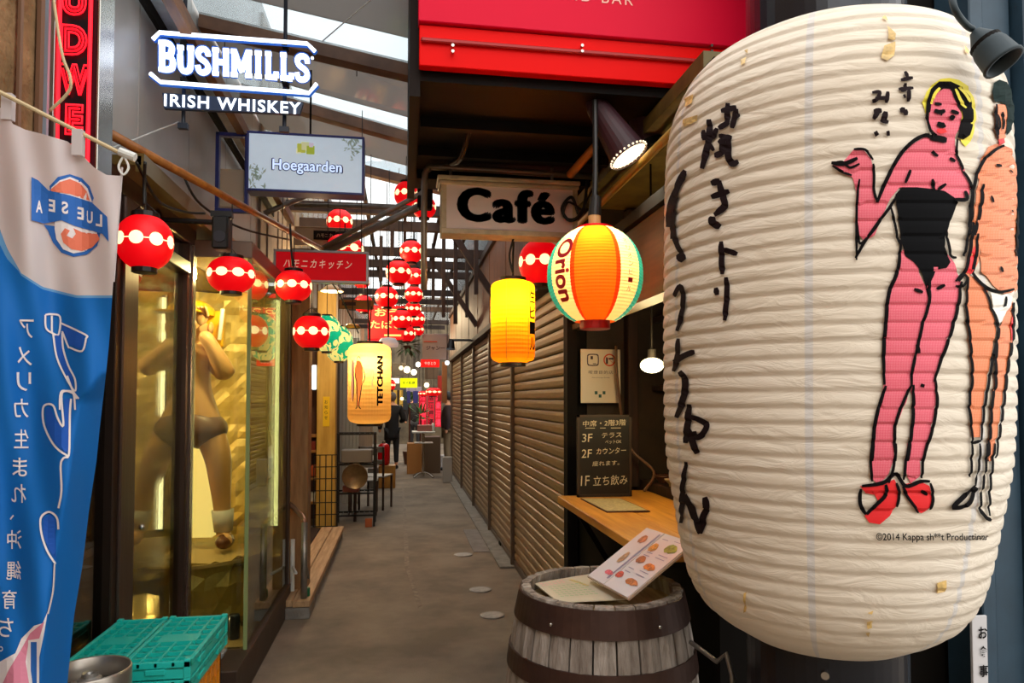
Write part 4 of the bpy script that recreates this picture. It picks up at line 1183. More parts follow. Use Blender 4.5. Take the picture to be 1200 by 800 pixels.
# white neon whiskey sign
NY = 3.15
nx0, nx1, nz0, nz1, nc = rect_at(176, 38, 372, 133, NY)
W = nx1 - nx0
M_neon = glow('white_neon', '#eaf4ff', 1.6)
M_halo = glow('blue_neon_edge', '#2f6fd8', 0.5, '#123a80')
t = thing('neon_whiskey_sign', 'white and blue neon whiskey sign with two bars, hung high above the left shop', 'sign', (nc.x, NY, nz0))
def np_(px, py, y=0.0):
    q = at(px, py, Y=NY - y); return q
def glyph_bars(ch):
    """slab letters as stroke lists in a unit box"""
    G = {
        'B': ([[(.22, 0), (.22, 1)], [(.22, .97), (.5, .97), (.72, .9), (.76, .75), (.68, .58), (.5, .52), (.22, .52)], [(.5, .52), (.74, .46), (.82, .27), (.74, .08), (.5, .03), (.22, .03)]], [(.05, .4, 0), (.05, .4, 1)]),
        'U': ([[(.22, 1), (.22, .3), (.32, .06), (.5, .02), (.68, .06), (.78, .3), (.78, 1)]], [(.05, .4, 1), (.6, .95, 1)]),
        'S': ([[(.8, .72), (.76, .9), (.5, .98), (.26, .9), (.2, .74), (.34, .58), (.66, .44), (.8, .27), (.74, .1), (.5, .02), (.26, .08), (.18, .28)]], []),
        'H': ([[(.22, 0), (.22, 1)], [(.78, 0), (.78, 1)], [(.22, .5), (.78, .5)]], [(.06, .38, 0), (.06, .38, 1), (.62, .94, 0), (.62, .94, 1)]),
        'M': ([[(.18, 0), (.18, 1)], [(.82, 0), (.82, 1)], [(.2, .98), (.5, .2)], [(.5, .2), (.8, .98)]], [(.03, .33, 0), (.03, .28, 1), (.67, .97, 0), (.72, .97, 1)]),
        'I': ([[(.5, 0), (.5, 1)]], [(.2, .8, 0), (.2, .8, 1)]),
        'L': ([[(.3, 0), (.3, 1)], [(.3, .04), (.85, .04)], [(.83, .04), (.83, .24)]], [(.1, .5, 0), (.1, .5, 1)]),
    }
    return G[ch]
adv = {'B': 1.0, 'U': 1.0, 'S': .9, 'H': 1.02, 'M': 1.22, 'I': .6, 'L': .82}
word = 'BUSHMILLS'
tot = sum(adv[q] for q in word)
LX0, LX1 = 185, 364
def letters(e, yy):
    bm = bmn(); cx = 0
    for k, ch in enumerate(word):
        st, se = glyph_bars(ch)
        wpx = (LX1 - LX0) / tot * adv[ch]
        x0 = LX0 + (LX1 - LX0) / tot * cx
        big = (ch == 'B')
        def f(u, v, h, x0=x0, wpx=wpx, big=big):
            px = x0 + u * wpx
            base = 81 + (px - 185) * 0.073 + 0.8
            top = base - (33 if big else 29)
            return np_(px, base + (top - base) * v, h)
        for p in st:
            P = smooth_path([(a, b, 0) for a, b in p], 4) if len(p) > 2 else [Vector((a, b, 0)) for a, b in p]
            for i in range(len(P) - 1):
                A = f(P[i].x, P[i].y, yy); B_ = f(P[i + 1].x, P[i + 1].y, yy)
                bar(bm, A, B_ + (B_ - A) * 0.05, 0.0145 + e, 0.020 + e)
        for a, b, v in se:
            v2 = .03 if v == 0 else .97
            bar(bm, f(a, v2, yy), f(b, v2, yy), 0.010 + e, 0.018 + e)
        cx += adv[ch]
    return bm
obj('lettering', letters(0.0, 0.03), M_neon, t)['label'] = 'white lit slab lettering'
obj('letter_backing', letters(0.008, 0.008), M_halo, t)['label'] = 'blue lit edge behind the lettering'
for pts in ([(179, 46), (187, 38), (360, 51), (369, 60)], [(176, 86), (188, 96), (362, 109), (371, 98)]):
    bm = bmn(); tube(bm, [np_(a, b, .03) for a, b in pts], 0.0088, 8, 1); obj('neon_bar', bm, M_neon, t)
    bm = bmn(); tube(bm, [np_(a + 1, b + 2.2, .01) for a, b in pts], 0.012, 8, 1); obj('bar_backing', bm, M_halo, t)
bm = bmn()
p = [np_(192, 111, .0), np_(356, 122, .0), np_(352, 136, .0), np_(194, 129, .0)]
prism(bm, [(q.x, q.z) for q in p], lambda u, v, w: Vector((u, NY - 0.0 - w, v)), 0.02)
obj('lower_panel', bm, mat('navy_sign_panel', '#1d3558', 0.4), t)
tb = fit_text('IRISH WHISKEY', (np_(353, 120).x - np_(194, 120).x), 14 / FPX * 3.15, offset=0.02, space=1.15)
for v in tb.verts: v.co.y -= v.co.x * 0.0
cc = at(273.5, 122, Y=NY - 0.024)
front(tb, cc); obj('lettering', tb, M_neon, t)
bm = bmn(); q = np_(366, 68, .03); ball(bm, q, .007); obj('trademark_dot', bm, M_neon, t)
for px in (216, 334):
    bm = bmn(); a = np_(px, 4, -.03); b = np_(px, 146 if px < 300 else 150, -.03); a.x = b.x = (a.x + b.x) / 2; a.z = 3.46; b.y = a.y
    cyl(bm, a, b, .0085, seg=8); box(bm, b.x - .02, b.x + .02, b.y - .012, b.y + .012, b.z - .02, b.z + .004); obj('hanging_rod', bm, mat('navy_rod', '#1b2638', 0.4), t)
    for zz in (52, 96):
        bm = bmn(); q = np_(px, zz, 0); box(bm, q.x - .012, q.x + .012, NY - .02, NY + .045, q.z - .012, q.z + .012); obj('clamp', bm, M_dark, t)

def box_sign(name, lab, x0, y0, x1, y1, Y, depth, fm, pm, fw=0.02, emit_face=None):
    a, b, z0, z1, c = rect_at(x0, y0, x1, y1, Y)
    t = thing(name, lab, 'sign', (c.x, Y + depth / 2, z0))
    bm = bmn()
    box(bm, a, b, Y, Y + depth, z1 - fw, z1, .002); box(bm, a, b, Y, Y + depth, z0, z0 + fw, .002)
    box(bm, a, a + fw, Y, Y + depth, z0 + fw, z1 - fw, .002); box(bm, b - fw, b, Y, Y + depth, z0 + fw, z1 - fw, .002)
    obj('frame', bm, fm, t)
    bm = bmn(); box(bm, a + fw * .8, b - fw * .8, Y + .006, Y + depth - .006, z0 + fw * .8, z1 - fw * .8); obj('face', bm, pm, t)
    return t, a, b, z0, z1, c
# pale beer sign in blue frame
HY = 4.05
t, a, b, z0, z1, c = box_sign('beer_sign', 'pale blue-framed light box sign with leaf prints, below the whiskey neon', 288, 156, 427, 226, HY, .12, M_blue, mat('pale_blue_face', '#bcc9d4', 0.4, emit=0.42, ecol='#c6d6e4', var=0.06), .013)
w_, h_ = b - a, z1 - z0
tb = fit_text('Hoegaarden', w_ * .61, h_ * .27, bold=(.06, .06)); front(tb, (c.x + w_ * .02, HY + .003, c.z - h_ * .07)); obj('lettering_edge', tb, mat('sign_navy', '#2a2f86', 0.5), t)
tb = fit_text('Hoegaarden', w_ * .59, h_ * .24, bold=(.018, .018)); front(tb, (c.x + w_ * .02, HY + .001, c.z - h_ * .07)); obj('lettering', tb, mat('sign_pale', '#dfe6f4', 0.5, emit=0.25), t)
for dx, dz, s_, col in ((-.03, .22, .052, '#c8d24e'), (.0, .25, .05, '#e4e8b0'), (.04, .2, .05, '#b7c93c'), (-.05, .18, .03, '#e8ecc0'), (.045, .27, .03, '#e6dcf2')):
    bm = bmn(); x = c.x + dx * w_ * 1.1; z = c.z + dz * h_ * 1.15; box(bm, x - s_ * .45, x + s_ * .45, HY + .001 - dx * .02, HY + .006, z - s_ * .5, z + s_ * .5, .003); obj('emblem_block', bm, mat('emblem' + col[1:4], col, 0.5, emit=0.25), t)
random.seed(3)
bm = bmn()
for (ux, uz, n) in ((-.41, -.22, 46), (.40, .33, 40)):
    for k in range(n):
        x = c.x + ux * w_ + random.gauss(0, .035) * w_; z = c.z + uz * h_ + random.gauss(0, .1) * h_
        x = min(max(x, a + .02), b - .02); z = min(max(z, z0 + .02), z1 - .02)
        an = random.uniform(0, PI); l = random.uniform(.008, .02)
        dx, dz = math.cos(an) * l, math.sin(an) * l
        v = [bm.verts.new(q) for q in ((x - dx, HY + .004, z - dz), (x - dz * .3, HY + .004, z + dx * .3), (x + dx, HY + .004, z + dz), (x + dz * .3, HY + .004, z - dx * .3))]
        bm.faces.new(v)
o = obj('leaf_print', bm, mat('leaf_print', '#9ba79a', 0.6, emit=0.2), t); o['kind'] = 'stuff'
bm = bmn()
for x in (a - .18, a - .02):
    box(bm, x - .01, x + .01, HY + .10, HY + .14, z0 - .08, z1 + .02, .002)
box(bm, a - .19, a, HY + .10, HY + .14, z1, z1 + .02, .002); box(bm, a - .19, a, HY + .10, HY + .14, z0 - .1, z0 - .08, .002)
obj('side_bracket', bm, M_blue, t)
bm = bmn(); box(bm, a - .165, a - .035, HY + .11, HY + .135, z0 - .07, z0 + .15, .003); obj('side_panel', bm, mat('beige_side_panel', '#c9b79a', 0.6), t)
bm = bmn(); cyl(bm, (c.x + .02, HY + .06, z1), (c.x + .02, HY + .06, 3.4), .006, seg=6); obj('hanging_rod', bm, M_dark, t)

# red kitchen sign
RY = 4.75
t, a, b, z0, z1, c = box_sign('red_kitchen_sign', 'red sign in a silver frame with a row of white Japanese characters', 320, 293, 432, 331, RY, .06, mat('silver_frame', '#a3a09c', 0.35, 0.6), mat('red_sign_face', '#c8101a', 0.6, emit=0.32, spec=.15), .016)  # red face given a faint glow to brighten it
tb = fit_text('ハモニカキッチン', (b - a) * .72, (z1 - z0) * .27, offset=.01, space=1.4, shear=0.25); front(tb, (c.x - .02, RY + .002, c.z + .015)); obj('lettering', tb, mat('sign_cream', '#f0d8c0', 0.5, emit=0.2), t)
# beige wooden board sign behind
t, a, b, z0, z1, c = box_sign('beige_board_sign', 'beige board sign with small dark nameplate behind the steel braces', 345, 266, 419, 288, 6.0, .04, mat('beige_sign', '#a99274', 0.6), mat('beige_sign', '#a99274'), .006)
bm = bmn(); box(bm, c.x - .10, c.x + .08, 5.985, 6.0, c.z - .03, c.z + .045); obj('nameplate', bm, M_dark, t)
tb = fit_text('ハモニカ', .13, .035, offset=.02); front(tb, (c.x - .01, 5.983, c.z + .005)); obj('lettering', tb, mat('beige_sign', '#a99274'), t)
# brown hanging plate
t, a, b, z0, z1, c = box_sign('brown_plate_sign', 'small brown hanging plate sign with a dark slot, in front of a red lantern', 396, 351, 438, 362, 6.4, .03, mat('amber_plate', '#8c5f26', 0.5), mat('amber_plate', '#8c5f26'), .004)
bm = bmn(); box(bm, c.x - .12, c.x + .0, 6.39, 6.4, c.z - .012, c.z + .018); obj('nameplate', bm, M_woodd, t)
# red sign with yellow characters
t, a, b, z0, z1, c = box_sign('red_character_sign', 'red square sign with pale yellow Japanese characters among the lanterns', 431, 358, 474, 398, 7.6, .06, M_red, mat('deep_red_face', '#c8101a', 0.5, emit=0.4), .01)
for s_, dx, dz, w in (('おう', 0, .11, .24), ('たばこ', 0.0, -.02, .34)):
    tb = fit_text(s_, w, .085, offset=.02); front(tb, (c.x + dx, 7.597, c.z + dz)); obj('lettering', tb, mat('warm_yellow_print', '#f4cf80', 0.5, emit=0.5), t)
bm = bmn(); box(bm, c.x - .02, c.x + .16, 7.594, 7.6, c.z - .145, c.z - .125); obj('underline', bm, mat('warm_yellow_print', '#f4cf80'), t)

# cafe sign
CYY = 3.45
t, a, b, z0, z1, c = box_sign('cafe_sign', 'white hanging box sign with bold black Cafe lettering in a cream moulded frame', 517, 212, 677, 276, CYY, .13, mat('cream_moulding', '#b9a888', 0.5, var=0.2, vscale=14), mat('white_face_pink_cast', '#dccbc4', 0.5), .026)  # white face tinted pink for the red awning's light on it
bm = bmn(); box(bm, a - .02, b + .01, CYY - .02, CYY + .15, z1 - .01, z1 + .012, .004); box(bm, a - .012, b + .005, CYY - .012, CYY + .142, z1 - .03, z1 - .012, .004); obj('cornice', bm, mat('cream_moulding', '#b9a888'), t)
tb = fit_text('Café', (b - a) * .72, (z1 - z0) * .64, bold=(.07, .04), space=1.16); front(tb, (c.x - .015, CYY + .004, c.z + .012)); obj('lettering', tb, mat('sign_black', '#17080c', 0.5), t)
for x in (a + .05, b - .12):
    bm = bmn(); cyl(bm, (x, CYY + .065, z1), (x, CYY + .065, z1 + .13), .008, seg=8); tube(bm, [(x - .02, CYY + .065, z1 + .06), (x, CYY + .065, z1 + .09), (x + .02, CYY + .065, z1 + .06)], .005, 5); obj('hanger', bm, M_steel, t)
bm = bmn(); tube(bm, [(b + .0, CYY - .01, z0 + .12), (b - .04, CYY - .03, z0 + .2), (b - .09, CYY - .03, z0 + .14), (b - .05, CYY - .03, z0 + .08), (b + .02, CYY - .02, z0 + .13), (b + .05, CYY, z0 + .3)], .008, 6)
tube(bm, [(b + .02, CYY - .01, z0 + .14), (b - .06, CYY - .04, z0 + .17), (b - .08, CYY - .03, z0 + .1), (b - .01, CYY - .03, z0 + .1), (b + .08, CYY, z0 + .26)], .006, 6)
tag(obj('cable_coil', bm, M_cable, smooth=True), 'coil of black cable looped at the right end of the cafe sign', 'cable')
# conduit the sign hangs from
bm = bmn()
p0 = at(497, 300, Y=3.52); 
tube(bm, [(p0.x, 3.52, 2.05), (p0.x, 3.52, 2.58), (p0.x + .02, 3.52, 2.66), (p0.x + .1, 3.52, 2.675), (1.0, 3.52, 2.665)], .016, 8, 3)
tag(obj('support_pipe', bm, mat('worn_grey_pipe', '#8a7a66', 0.4, 0.5), smooth=True), 'bent grey pipe running above the cafe sign under the awning', 'pipe')
bm = bmn(); q = at(541, 180, Y=3.2); tube(bm, [(q.x + .02, 3.0, 2.69), (q.x, 3.2, 2.62), (q.x - .03, 3.45, 2.67)], .012, 6, 3); cyl(bm, (q.x + .02, 2.98, 2.66), (q.x + .02, 2.98, 2.72), .02)
tag(obj('drop_conduit', bm, mat('dark_bronze', '#3a2d25')), 'short dark conduit dropping from the awning onto the grey pipe', 'pipe')

# red awning board across the top
AY = 2.58
xa = at(490, 40, Y=AY).x
t = thing('red_awning_sign', 'red awning board with thin pale lettering across the top of the alley', 'sign', (0.8, AY, 2.69))
zc = at(600, 38, Y=AY).z; zb = at(600, 86, Y=AY).z
bm = bmn(); box(bm, xa, 1.95, AY - .03, AY + .03, zc, 3.25, .003); obj('upper_board', bm, mat('crimson_board', '#dc0232', 0.5, spec=.15), t)
bm = bmn(); box(bm, xa + .004, 1.95, AY - .012, AY + .03, zb, zc - .004, .003); obj('lower_board', bm, mat('scarlet_board', '#ea0402', 0.5, spec=.1), t)
bm = bmn(); box(bm, xa + .01, 1.95, AY - .028, AY - .012, (zb + zc) / 2 + .005, (zb + zc) / 2 + .022, .004); lb_ = [o for o in t.children if o.name.startswith('lower_board')][0]; obj('crease_rail', bm, mat('scarlet_dark', '#a80808', 0.5), t)
for px in (530, 680, 830):
    bm = bmn(); q = at(px, 58, Y=AY); cyl(bm, (q.x, AY - .034, q.z), (q.x, AY - .02, q.z), .006, seg=8); cyl(bm, (q.x, AY - .034, q.z - .022), (q.x, AY - .02, q.z - .022), .006, seg=8); obj('bolt', bm, M_chrome, lb_)
tb = fit_text('AND BAR', (at(739, 0, Y=AY).x - at(647, 0, Y=AY).x), .042, offset=.0, space=1.3); q = at(693, 1.5, Y=AY); front(tb, (q.x, AY - .032, q.z)); obj('lettering', tb, mat('pale_pink_letter', '#f7b9a8', 0.5), t)

# red neon tower sign on the left
BY = 2.385
a, b, z0, z1, c = rect_at(60, -60, 118, 358, BY)
t = thing('neon_tower_sign', 'tall black sign edged with red neon tubes and red outlined letters, behind the flag', 'sign', (c.x, BY, z0))
bm = bmn(); box(bm, a, b, BY, BY + .09, z0, z1, .006); obj('case', bm, mat('tower_case', '#12131c', 0.3, 0.2), t)
bm = bmn(); box(bm, b, b + .008, BY - .012, BY + .1, z0, z1, .002); box(bm, a - .006, a, BY - .008, BY + .1, z0, z1, .002); obj('chrome_edge', bm, M_chrome, t)
M_rn = glow('red_neon', '#ff1428', 1.1)
bm = bmn(); tube(bm, [(a + .012, BY - .014, z1 - .01), (a + .012, BY - .014, z0 + .01), (b - .02, BY - .014, z0 + .01), (b - .02, BY - .014, z1 - .01)], .0065, 8, 1); obj('neon_border', bm, M_rn, t)
for ch, py in zip('BUDWEISER', (-42, 0, 47, 93, 140, 187, 234, 280, 326)):
    if py < -20: continue
    q = at(87, py, Y=BY - .012)
    for k in (0, 1):
        tb = text_bm(ch, size=.12, outline=True, bevel=.0036, offset=.006 if k == 0 else -.0055, width=.60 if ch == 'W' else .82)
        front(tb, (q.x, BY - .012, q.z)); obj('neon_letter', tb, M_rn, t)

# ------------------------------------------------------------------ flag
FY = 1.92
def fl(px, py, h=0.0):
    y = FY + 0.020 * math.sin(px * 0.055 + py * 0.012) * min(1, max(0.2, (py - 100) / 200)) + 0.008 * math.sin(px * 0.13 - py * .02)
    xf = fold_x(py)
    if px > xf: y += min(1, (px - xf) / 45) * 0.16
    p = at(px, py, Y=y - h)
    return p
def interp(tab, v):
    if v <= tab[0][0]: return tab[0][1]
    for (a, ra), (b, rb) in zip(tab[:-1], tab[1:]):
        if v <= b: return ra + (rb - ra) * (v - a) / (b - a)
    return tab[-1][1]
def fold_x(py): return interp([(0, 900), (440, 900), (441, 118), (470, 92), (560, 80), (640, 66), (700, 57), (745, 52), (800, 46), (1000, 40)], py) if py > 440 else 900
def right_x(py): return interp([(190, 143), (205, 142), (260, 138), (340, 132), (400, 128), (440, 124), (500, 117), (540, 113), (600, 104), (660, 97), (720, 87), (800, 79), (900, 70), (1000, 60)], py)
TOP = [(-110, 60), (-5, 124), (4, 128), (15, 145), (30, 152), (50, 157), (80, 166), (95, 180), (110, 196), (125, 205), (143, 206), (160, 206)]
def top_y(px): return interp(TOP, px)
def white_edge(px): return interp([(-110, 100), (-60, 160), (-20, 220), (-5, 255), (8, 290), (25, 320), (50, 336), (90, 346), (132, 346)], px)
M_fw = paper('flag_white', '#ded6d6', 0.30); M_fb = paper('flag_blue', '#1672c8', 0.22); M_fl = paper('flag_light_blue', '#6aa6da', 0.22)
t = thing('banner_flag', 'blue and white cloth shop banner with mirrored logo and lettering, seen from behind', 'banner', (at(60, 500, Y=FY).x, FY, .5))
PYB = 930
bmw = bmn(); 
NX, NYY = 60, 150

bms = {'w': bmn(), 'l': bmn(), 'b': bmn()}
J1, J2 = 36, 39
def fvert(i, j):
    u = i / NX
    # columns from far left to the right edge, rows pinned to the colour borders
    px = -70 + (143 + 70) * u
    for _ in range(3):
        ty = top_y(px); we = white_edge(px); w2 = we + max(0, (22 - px) * .7) + 3
        we = max(we, ty + 5); w2 = max(w2, we + 3)
        if j <= J1: py = ty + (we - ty) * j / J1
        elif j <= J2: py = we + (w2 - we) * (j - J1) / (J2 - J1)
        else: py = w2 + (PYB - w2) * (j - J2) / (NYY - J2)
        px = -70 + (right_x(py) + 70) * u
    return px, py
cache = {}
for i in range(NX):
    for j in range(NYY):
        q = [fvert(i, j), fvert(i + 1, j), fvert(i + 1, j + 1), fvert(i, j + 1)]
        mx = sum(p[0] for p in q) / 4; my = sum(p[1] for p in q) / 4
        we = white_edge(mx)
        key = 'w' if j < J1 else ('l' if j < J2 else 'b')
        d = cache.setdefault(key, {})
        vs = []
        for (ii, jj), p in zip(((i, j), (i + 1, j), (i + 1, j + 1), (i, j + 1)), q):
            if (ii, jj) not in d: d[(ii, jj)] = bms[key].verts.new(fl(*p))
            vs.append(d[(ii, jj)])
        bms[key].faces.new(vs)
obj('white_cloth', bms['w'], M_fw, t, smooth=True); obj('pale_blue_edge', bms['l'], M_fl, t, smooth=True); obj('blue_cloth', bms['b'], M_fb, t, smooth=True)
def fz(u, v): return u / 2.5, 160 + v / 2.5           # crop (0,160)-(160,480)
def fy_(u, v): return u / 2.222, 440 + v / 2.222      # crop (0,440)-(160,800)
def fd(name, polys, m, h):
    for p in polys:
        bm = bmn(); fill(bm, p, fl, h, 8, 6); o = obj(name, bm, m, t)
    return o
F = [(0, 0)]
M_lb = mat('logo_blue', '#1d62b4', 0.7); M_lo = mat('logo_orange', '#e8785a', 0.7); M_lw = mat('logo_white', '#e8e0e0', 0.7); M_lp = mat('logo_pink', '#d8829a', 0.7)
fd('logo_ring', [[fz(*p) for p in [(145, 145), (170, 118), (205, 110), (240, 122), (262, 145), (275, 180), (270, 190), (295, 280), (285, 320), (255, 345), (215, 352), (180, 340), (155, 310), (140, 275), (128, 258), (160, 262)]]], M_lb, .002)
fd('logo_white', [[fz(*p) for p in [(150, 150), (175, 128), (205, 118), (235, 130), (256, 150), (268, 185), (286, 275), (278, 312), (250, 336), (215, 342), (185, 330), (165, 300), (160, 270), (160, 200)]]], M_lw, .0028)
fd('logo_orange', [[fz(*p) for p in [(148, 155), (175, 133), (205, 124), (235, 137), (254, 160), (263, 188), (205, 168), (150, 160)]], [fz(*p) for p in [(215, 268), (240, 280), (285, 285), (292, 300), (270, 325), (240, 335), (210, 330), (185, 310), (178, 285), (190, 268), (205, 275), (195, 290), (212, 298), (222, 285)]]], M_lo, .0036)
fd('logo_ribbon', [[fz(*p) for p in [(92, 118), (112, 128), (142, 158), (205, 172), (268, 192), (300, 222), (314, 235), (318, 308), (300, 285), (270, 276), (220, 262), (180, 245), (130, 255), (92, 245)]]], M_lb, .0044)
for ch, u, v in (('A', 115, 205), ('E', 152, 202), ('S', 190, 208), ('E', 236, 225), ('U', 262, 236), ('L', 290, 245)):
    tb = fit_text(ch, 19, 36, offset=.03)
    warp(tb, [], [], lambda x, y: fl(*fz(u - x, v - y - x * .2), .0054)); obj('lettering', tb, M_lw, t)
bm = bmn()
def fr(z, w, *pts): ribbon(bm, [z(*p) for p in pts], w, fl, .004, 5, taper=False)
# large outlined letters, traced
fr(fz, 2.2, (133, 522), (150, 520), (176, 528), (172, 578), (155, 576), (135, 560), (133, 522)); fr(fz, 2.2, (152, 524), (152, 574))
fr(fz, 2.2, (176, 545), (250, 580), (252, 592), (240, 628), (205, 618), (200, 615), (182, 570)); fr(fz, 2.2, (156, 578), (165, 640), (185, 690), (218, 745), (220, 712), (200, 670), (185, 620), (182, 575))
fr(fz, 2.2, (175, 800), (178, 750), (195, 745), (215, 752), (220, 800)); fr(fy_, 2.2, (175, 0), (190, 40), (205, 60))
fr(fy_, 2.4, (200, 60), (190, 46), (170, 40), (160, 55), (165, 130), (150, 110), (140, 80), (125, 74), (112, 85), (115, 130), (140, 180), (170, 205), (180, 200), (182, 100), (185, 60))
fr(fy_, 2.4, (178, 212), (165, 215), (158, 235), (160, 300), (152, 345)); fr(fy_, 2.4, (152, 400), (148, 370), (130, 355), (112, 362), (105, 380), (110, 420), (125, 460), (145, 490)); fr(fy_, 2, (142, 490), (138, 560), (125, 620))
obj('letter_outline', bm, M_lw, t)['label'] = 'white outline of large mirrored characters'
fd('letter_fill', [[fz(*p) for p in [(178, 550), (245, 582), (246, 592), (237, 622), (203, 610)]], [fz(*p) for p in [(158, 580), (182, 585), (185, 625), (200, 672), (214, 712), (214, 738), (188, 690), (167, 638)]],
                   [fy_(*p) for p in [(118, 88), (130, 80), (142, 110), (165, 140), (168, 60), (184, 60), (180, 195), (170, 200), (142, 175), (120, 130)]], [fy_(*p) for p in [(112, 372), (130, 360), (144, 375), (146, 480), (128, 455), (112, 415)]]], mat('deep_blue_print', '#0c55b8', 0.7), .003)
y = 215
for k, ch in enumerate('アメリカ生まれ、沖縄育ち。'):
    cx = [31, 29, 28, 25, 25, 23, 22, 18, 17, 16, 11, 7, 1][k]; cyy = [392, 418, 447, 478, 515, 547, 580, 606, 640, 665, 700, 738, 770][k]
    if ch == '、': cx, cyy = 14, 607
    tb = fit_text(ch, 17 if ch not in '、。' else 5, 22 if ch not in '、。' else 6, offset=.005)
    cyy = [385, 417, 447, 478, 514, 547, 578, 606, 632, 668, 702, 735, 760][k]
    warp(tb, [], [], lambda x, y: fl(cx - x, cyy - y, .003)); obj('lettering', tb, M_lw, t)
# pink drawing at the foot
fd('pink_print', [[(56, 716), (50, 730), (40, 733), (25, 748), (18, 765), (0, 775), (-30, 800), (-60, 930), (20, 930), (42, 800), (46, 770), (52, 740)]], M_lw, .0022)
fd('pink_print', [[(52, 728), (35, 742), (24, 762), (10, 785), (-10, 830), (15, 850), (34, 800), (30, 775), (33, 755), (46, 748)]], M_lp, .003)
fd('letter_outline', [[(33, 750), (46, 748), (46, 800), (42, 830), (33, 785)]], M_lw, .0038)
fd('letter_fill', [[(36, 752), (43, 752), (43, 800), (40, 815), (36, 785)]], M_lb, .0046)
# flag pole rope and ties
bm = bmn(); A = at(-10, 103, Y=FY - .03); B_ = at(158, 188, Y=FY + .02)
cyl(bm, A, B_, .0055, seg=8); obj('cross_rod', bm, M_rope, t)
for px, py in ((10, 116), (92, 158)):
    bm = bmn(); q = at(px, py, Y=FY); box(bm, q.x - .012, q.x + .012, q.y - .01, q.y + .01, q.z - .055, q.z + .012); obj('tie_loop', bm, M_fw, t)
bm = bmn(); cyl(bm, at(143, 196, Y=FY + .01), at(133, 330, Y=FY + .012), .0032, seg=6); obj('edge_cord', bm, M_fw, t)
bm = bmn(); q = at(145, 182, Y=FY); cyl(bm, q + Vector((-.01, 0, .01)), q + Vector((.028, 0, -.004)), .011, seg=10); tube(bm, [q, q + Vector((-.012, 0, -.03)), q + Vector((0, 0, -.05)), q + Vector((.012, 0, -.03)), q], .003, 5); obj('end_clip', bm, M_white, t)
bm = bmn(); tube(bm, [at(60, -20, d=2.2), at(72, 60, d=2.15), at(82, 90, d=2.1), at(80, 108, d=2.1), at(58, 130, d=2.1)], .005, 6)
tag(obj('loose_cord', bm, M_rope, smooth=True), 'cream cord hanging in a curve in front of the red neon tower sign', 'cord')
# thin white guy lines
for a_, b_, lab in (((120, 178, 2.6), (209, 143, 3.15), 'thin white guy line from the bamboo pole to the whiskey neon rod'), ((378, 48, 3.2), (440, -5, 3.0), 'thin white guy line from the right end of the whiskey neon up to the roof')):
    bm = bmn(); cyl(bm, at(a_[0], a_[1], d=a_[2]), at(b_[0], b_[1], d=b_[2]), .003, seg=5); tag(obj('guy_line', bm, M_white), lab, 'line')

# bamboo-coloured pole and steel braces
bm = bmn(); A = at(98, 140, d=2.35); B_ = at(377, 292, d=4.9); cyl(bm, A, B_, .018, seg=10)
tag(obj('bamboo_pole', bm, mat('orange_bamboo', '#b5722e', 0.4, color2='#8a4f1c', vscale=12), smooth=True), 'long orange-brown bamboo pole slanting down from the flag to the red kitchen sign', 'pole')
bm = bmn(); A = at(60, 128, d=2.2); B_ = at(215, 232, d=3.1); cyl(bm, A + Vector((.05, .05, -.1)), B_ + Vector((0, .05, -.05)), .012, seg=8)
for (x0, y0, x1, y1, d0, d1, lab, r) in ((368, 296, 498, 224, 5.0, 4.6, 'grey steel brace pipe, upper one right of the beer sign', .017), (374, 299, 503, 236, 5.0, 4.7, 'thicker grey steel brace pipe, lower one right of the beer sign', .026), (310, 250, 362, 228, 5.2, 5.4, 'short pale diagonal strut below the beer sign', .02), (345, 240, 500, 244, 5.6, 5.2, 'level grey pipe running behind the steel braces', .018)):
    bm = bmn(); cyl(bm, at(x0, y0, d=d0), at(x1, y1, d=d1), r, seg=10); tag(obj('brace_pipe', bm, M_steel, smooth=True), lab, 'pipe', 'steel pipes near the beer sign')
bm = bmn(); q = at(498, 228, d=4.65); box(bm, q.x - .05, q.x + .05, q.y - .04, q.y + .04, q.z - .1, q.z + .3, .01)
tag(obj('junction_bracket', bm, M_dark), 'dark bracket at the awning corner where the steel braces meet', 'bracket')

# black cables draped from pole to pole
for pts, lab in (([(160, 190, 2.6), (185, 235, 2.8), (215, 248, 3.0), (240, 250, 3.1)], 'black cable sagging from the flag rod to the speaker bracket'),
                 ([(215, 206, 3.2), (236, 240, 3.3), (285, 268, 3.7), (340, 281, 4.3)], 'black cable looping under the bamboo pole towards the red kitchen sign'),
                 ([(170, 190, 2.6), (169, 215, 2.65), (169, 240, 2.65)], 'short black cable dropping to the lantern beside the flag'),
                 ([(340, 262, 3.9), (341, 285, 3.9), (343, 312, 3.9)], 'short black cable dropping to the lantern in front of the red kitchen sign'),
                 ([(420, 390, 6.0), (395, 340, 5.2), (375, 318, 4.9)], 'dark cable bundle hanging behind the teal lanterns'),
                 ([(433, 402, 5.5), (432, 372, 5.5), (430, 330, 5.5)], 'dark cord holding the long cream lantern'),
                 ([(601, 320, 3.6), (597, 300, 3.6), (602, 278, 3.6)], 'dark cord between the cafe sign and the yellow lantern')):
    bm = bmn(); tube(bm, [at(a, b, d=c) for a, b, c in pts], .006, 6); tag(obj('hanging_cable', bm, M_cable, smooth=True), lab, 'cable', 'cables draped across the alley')
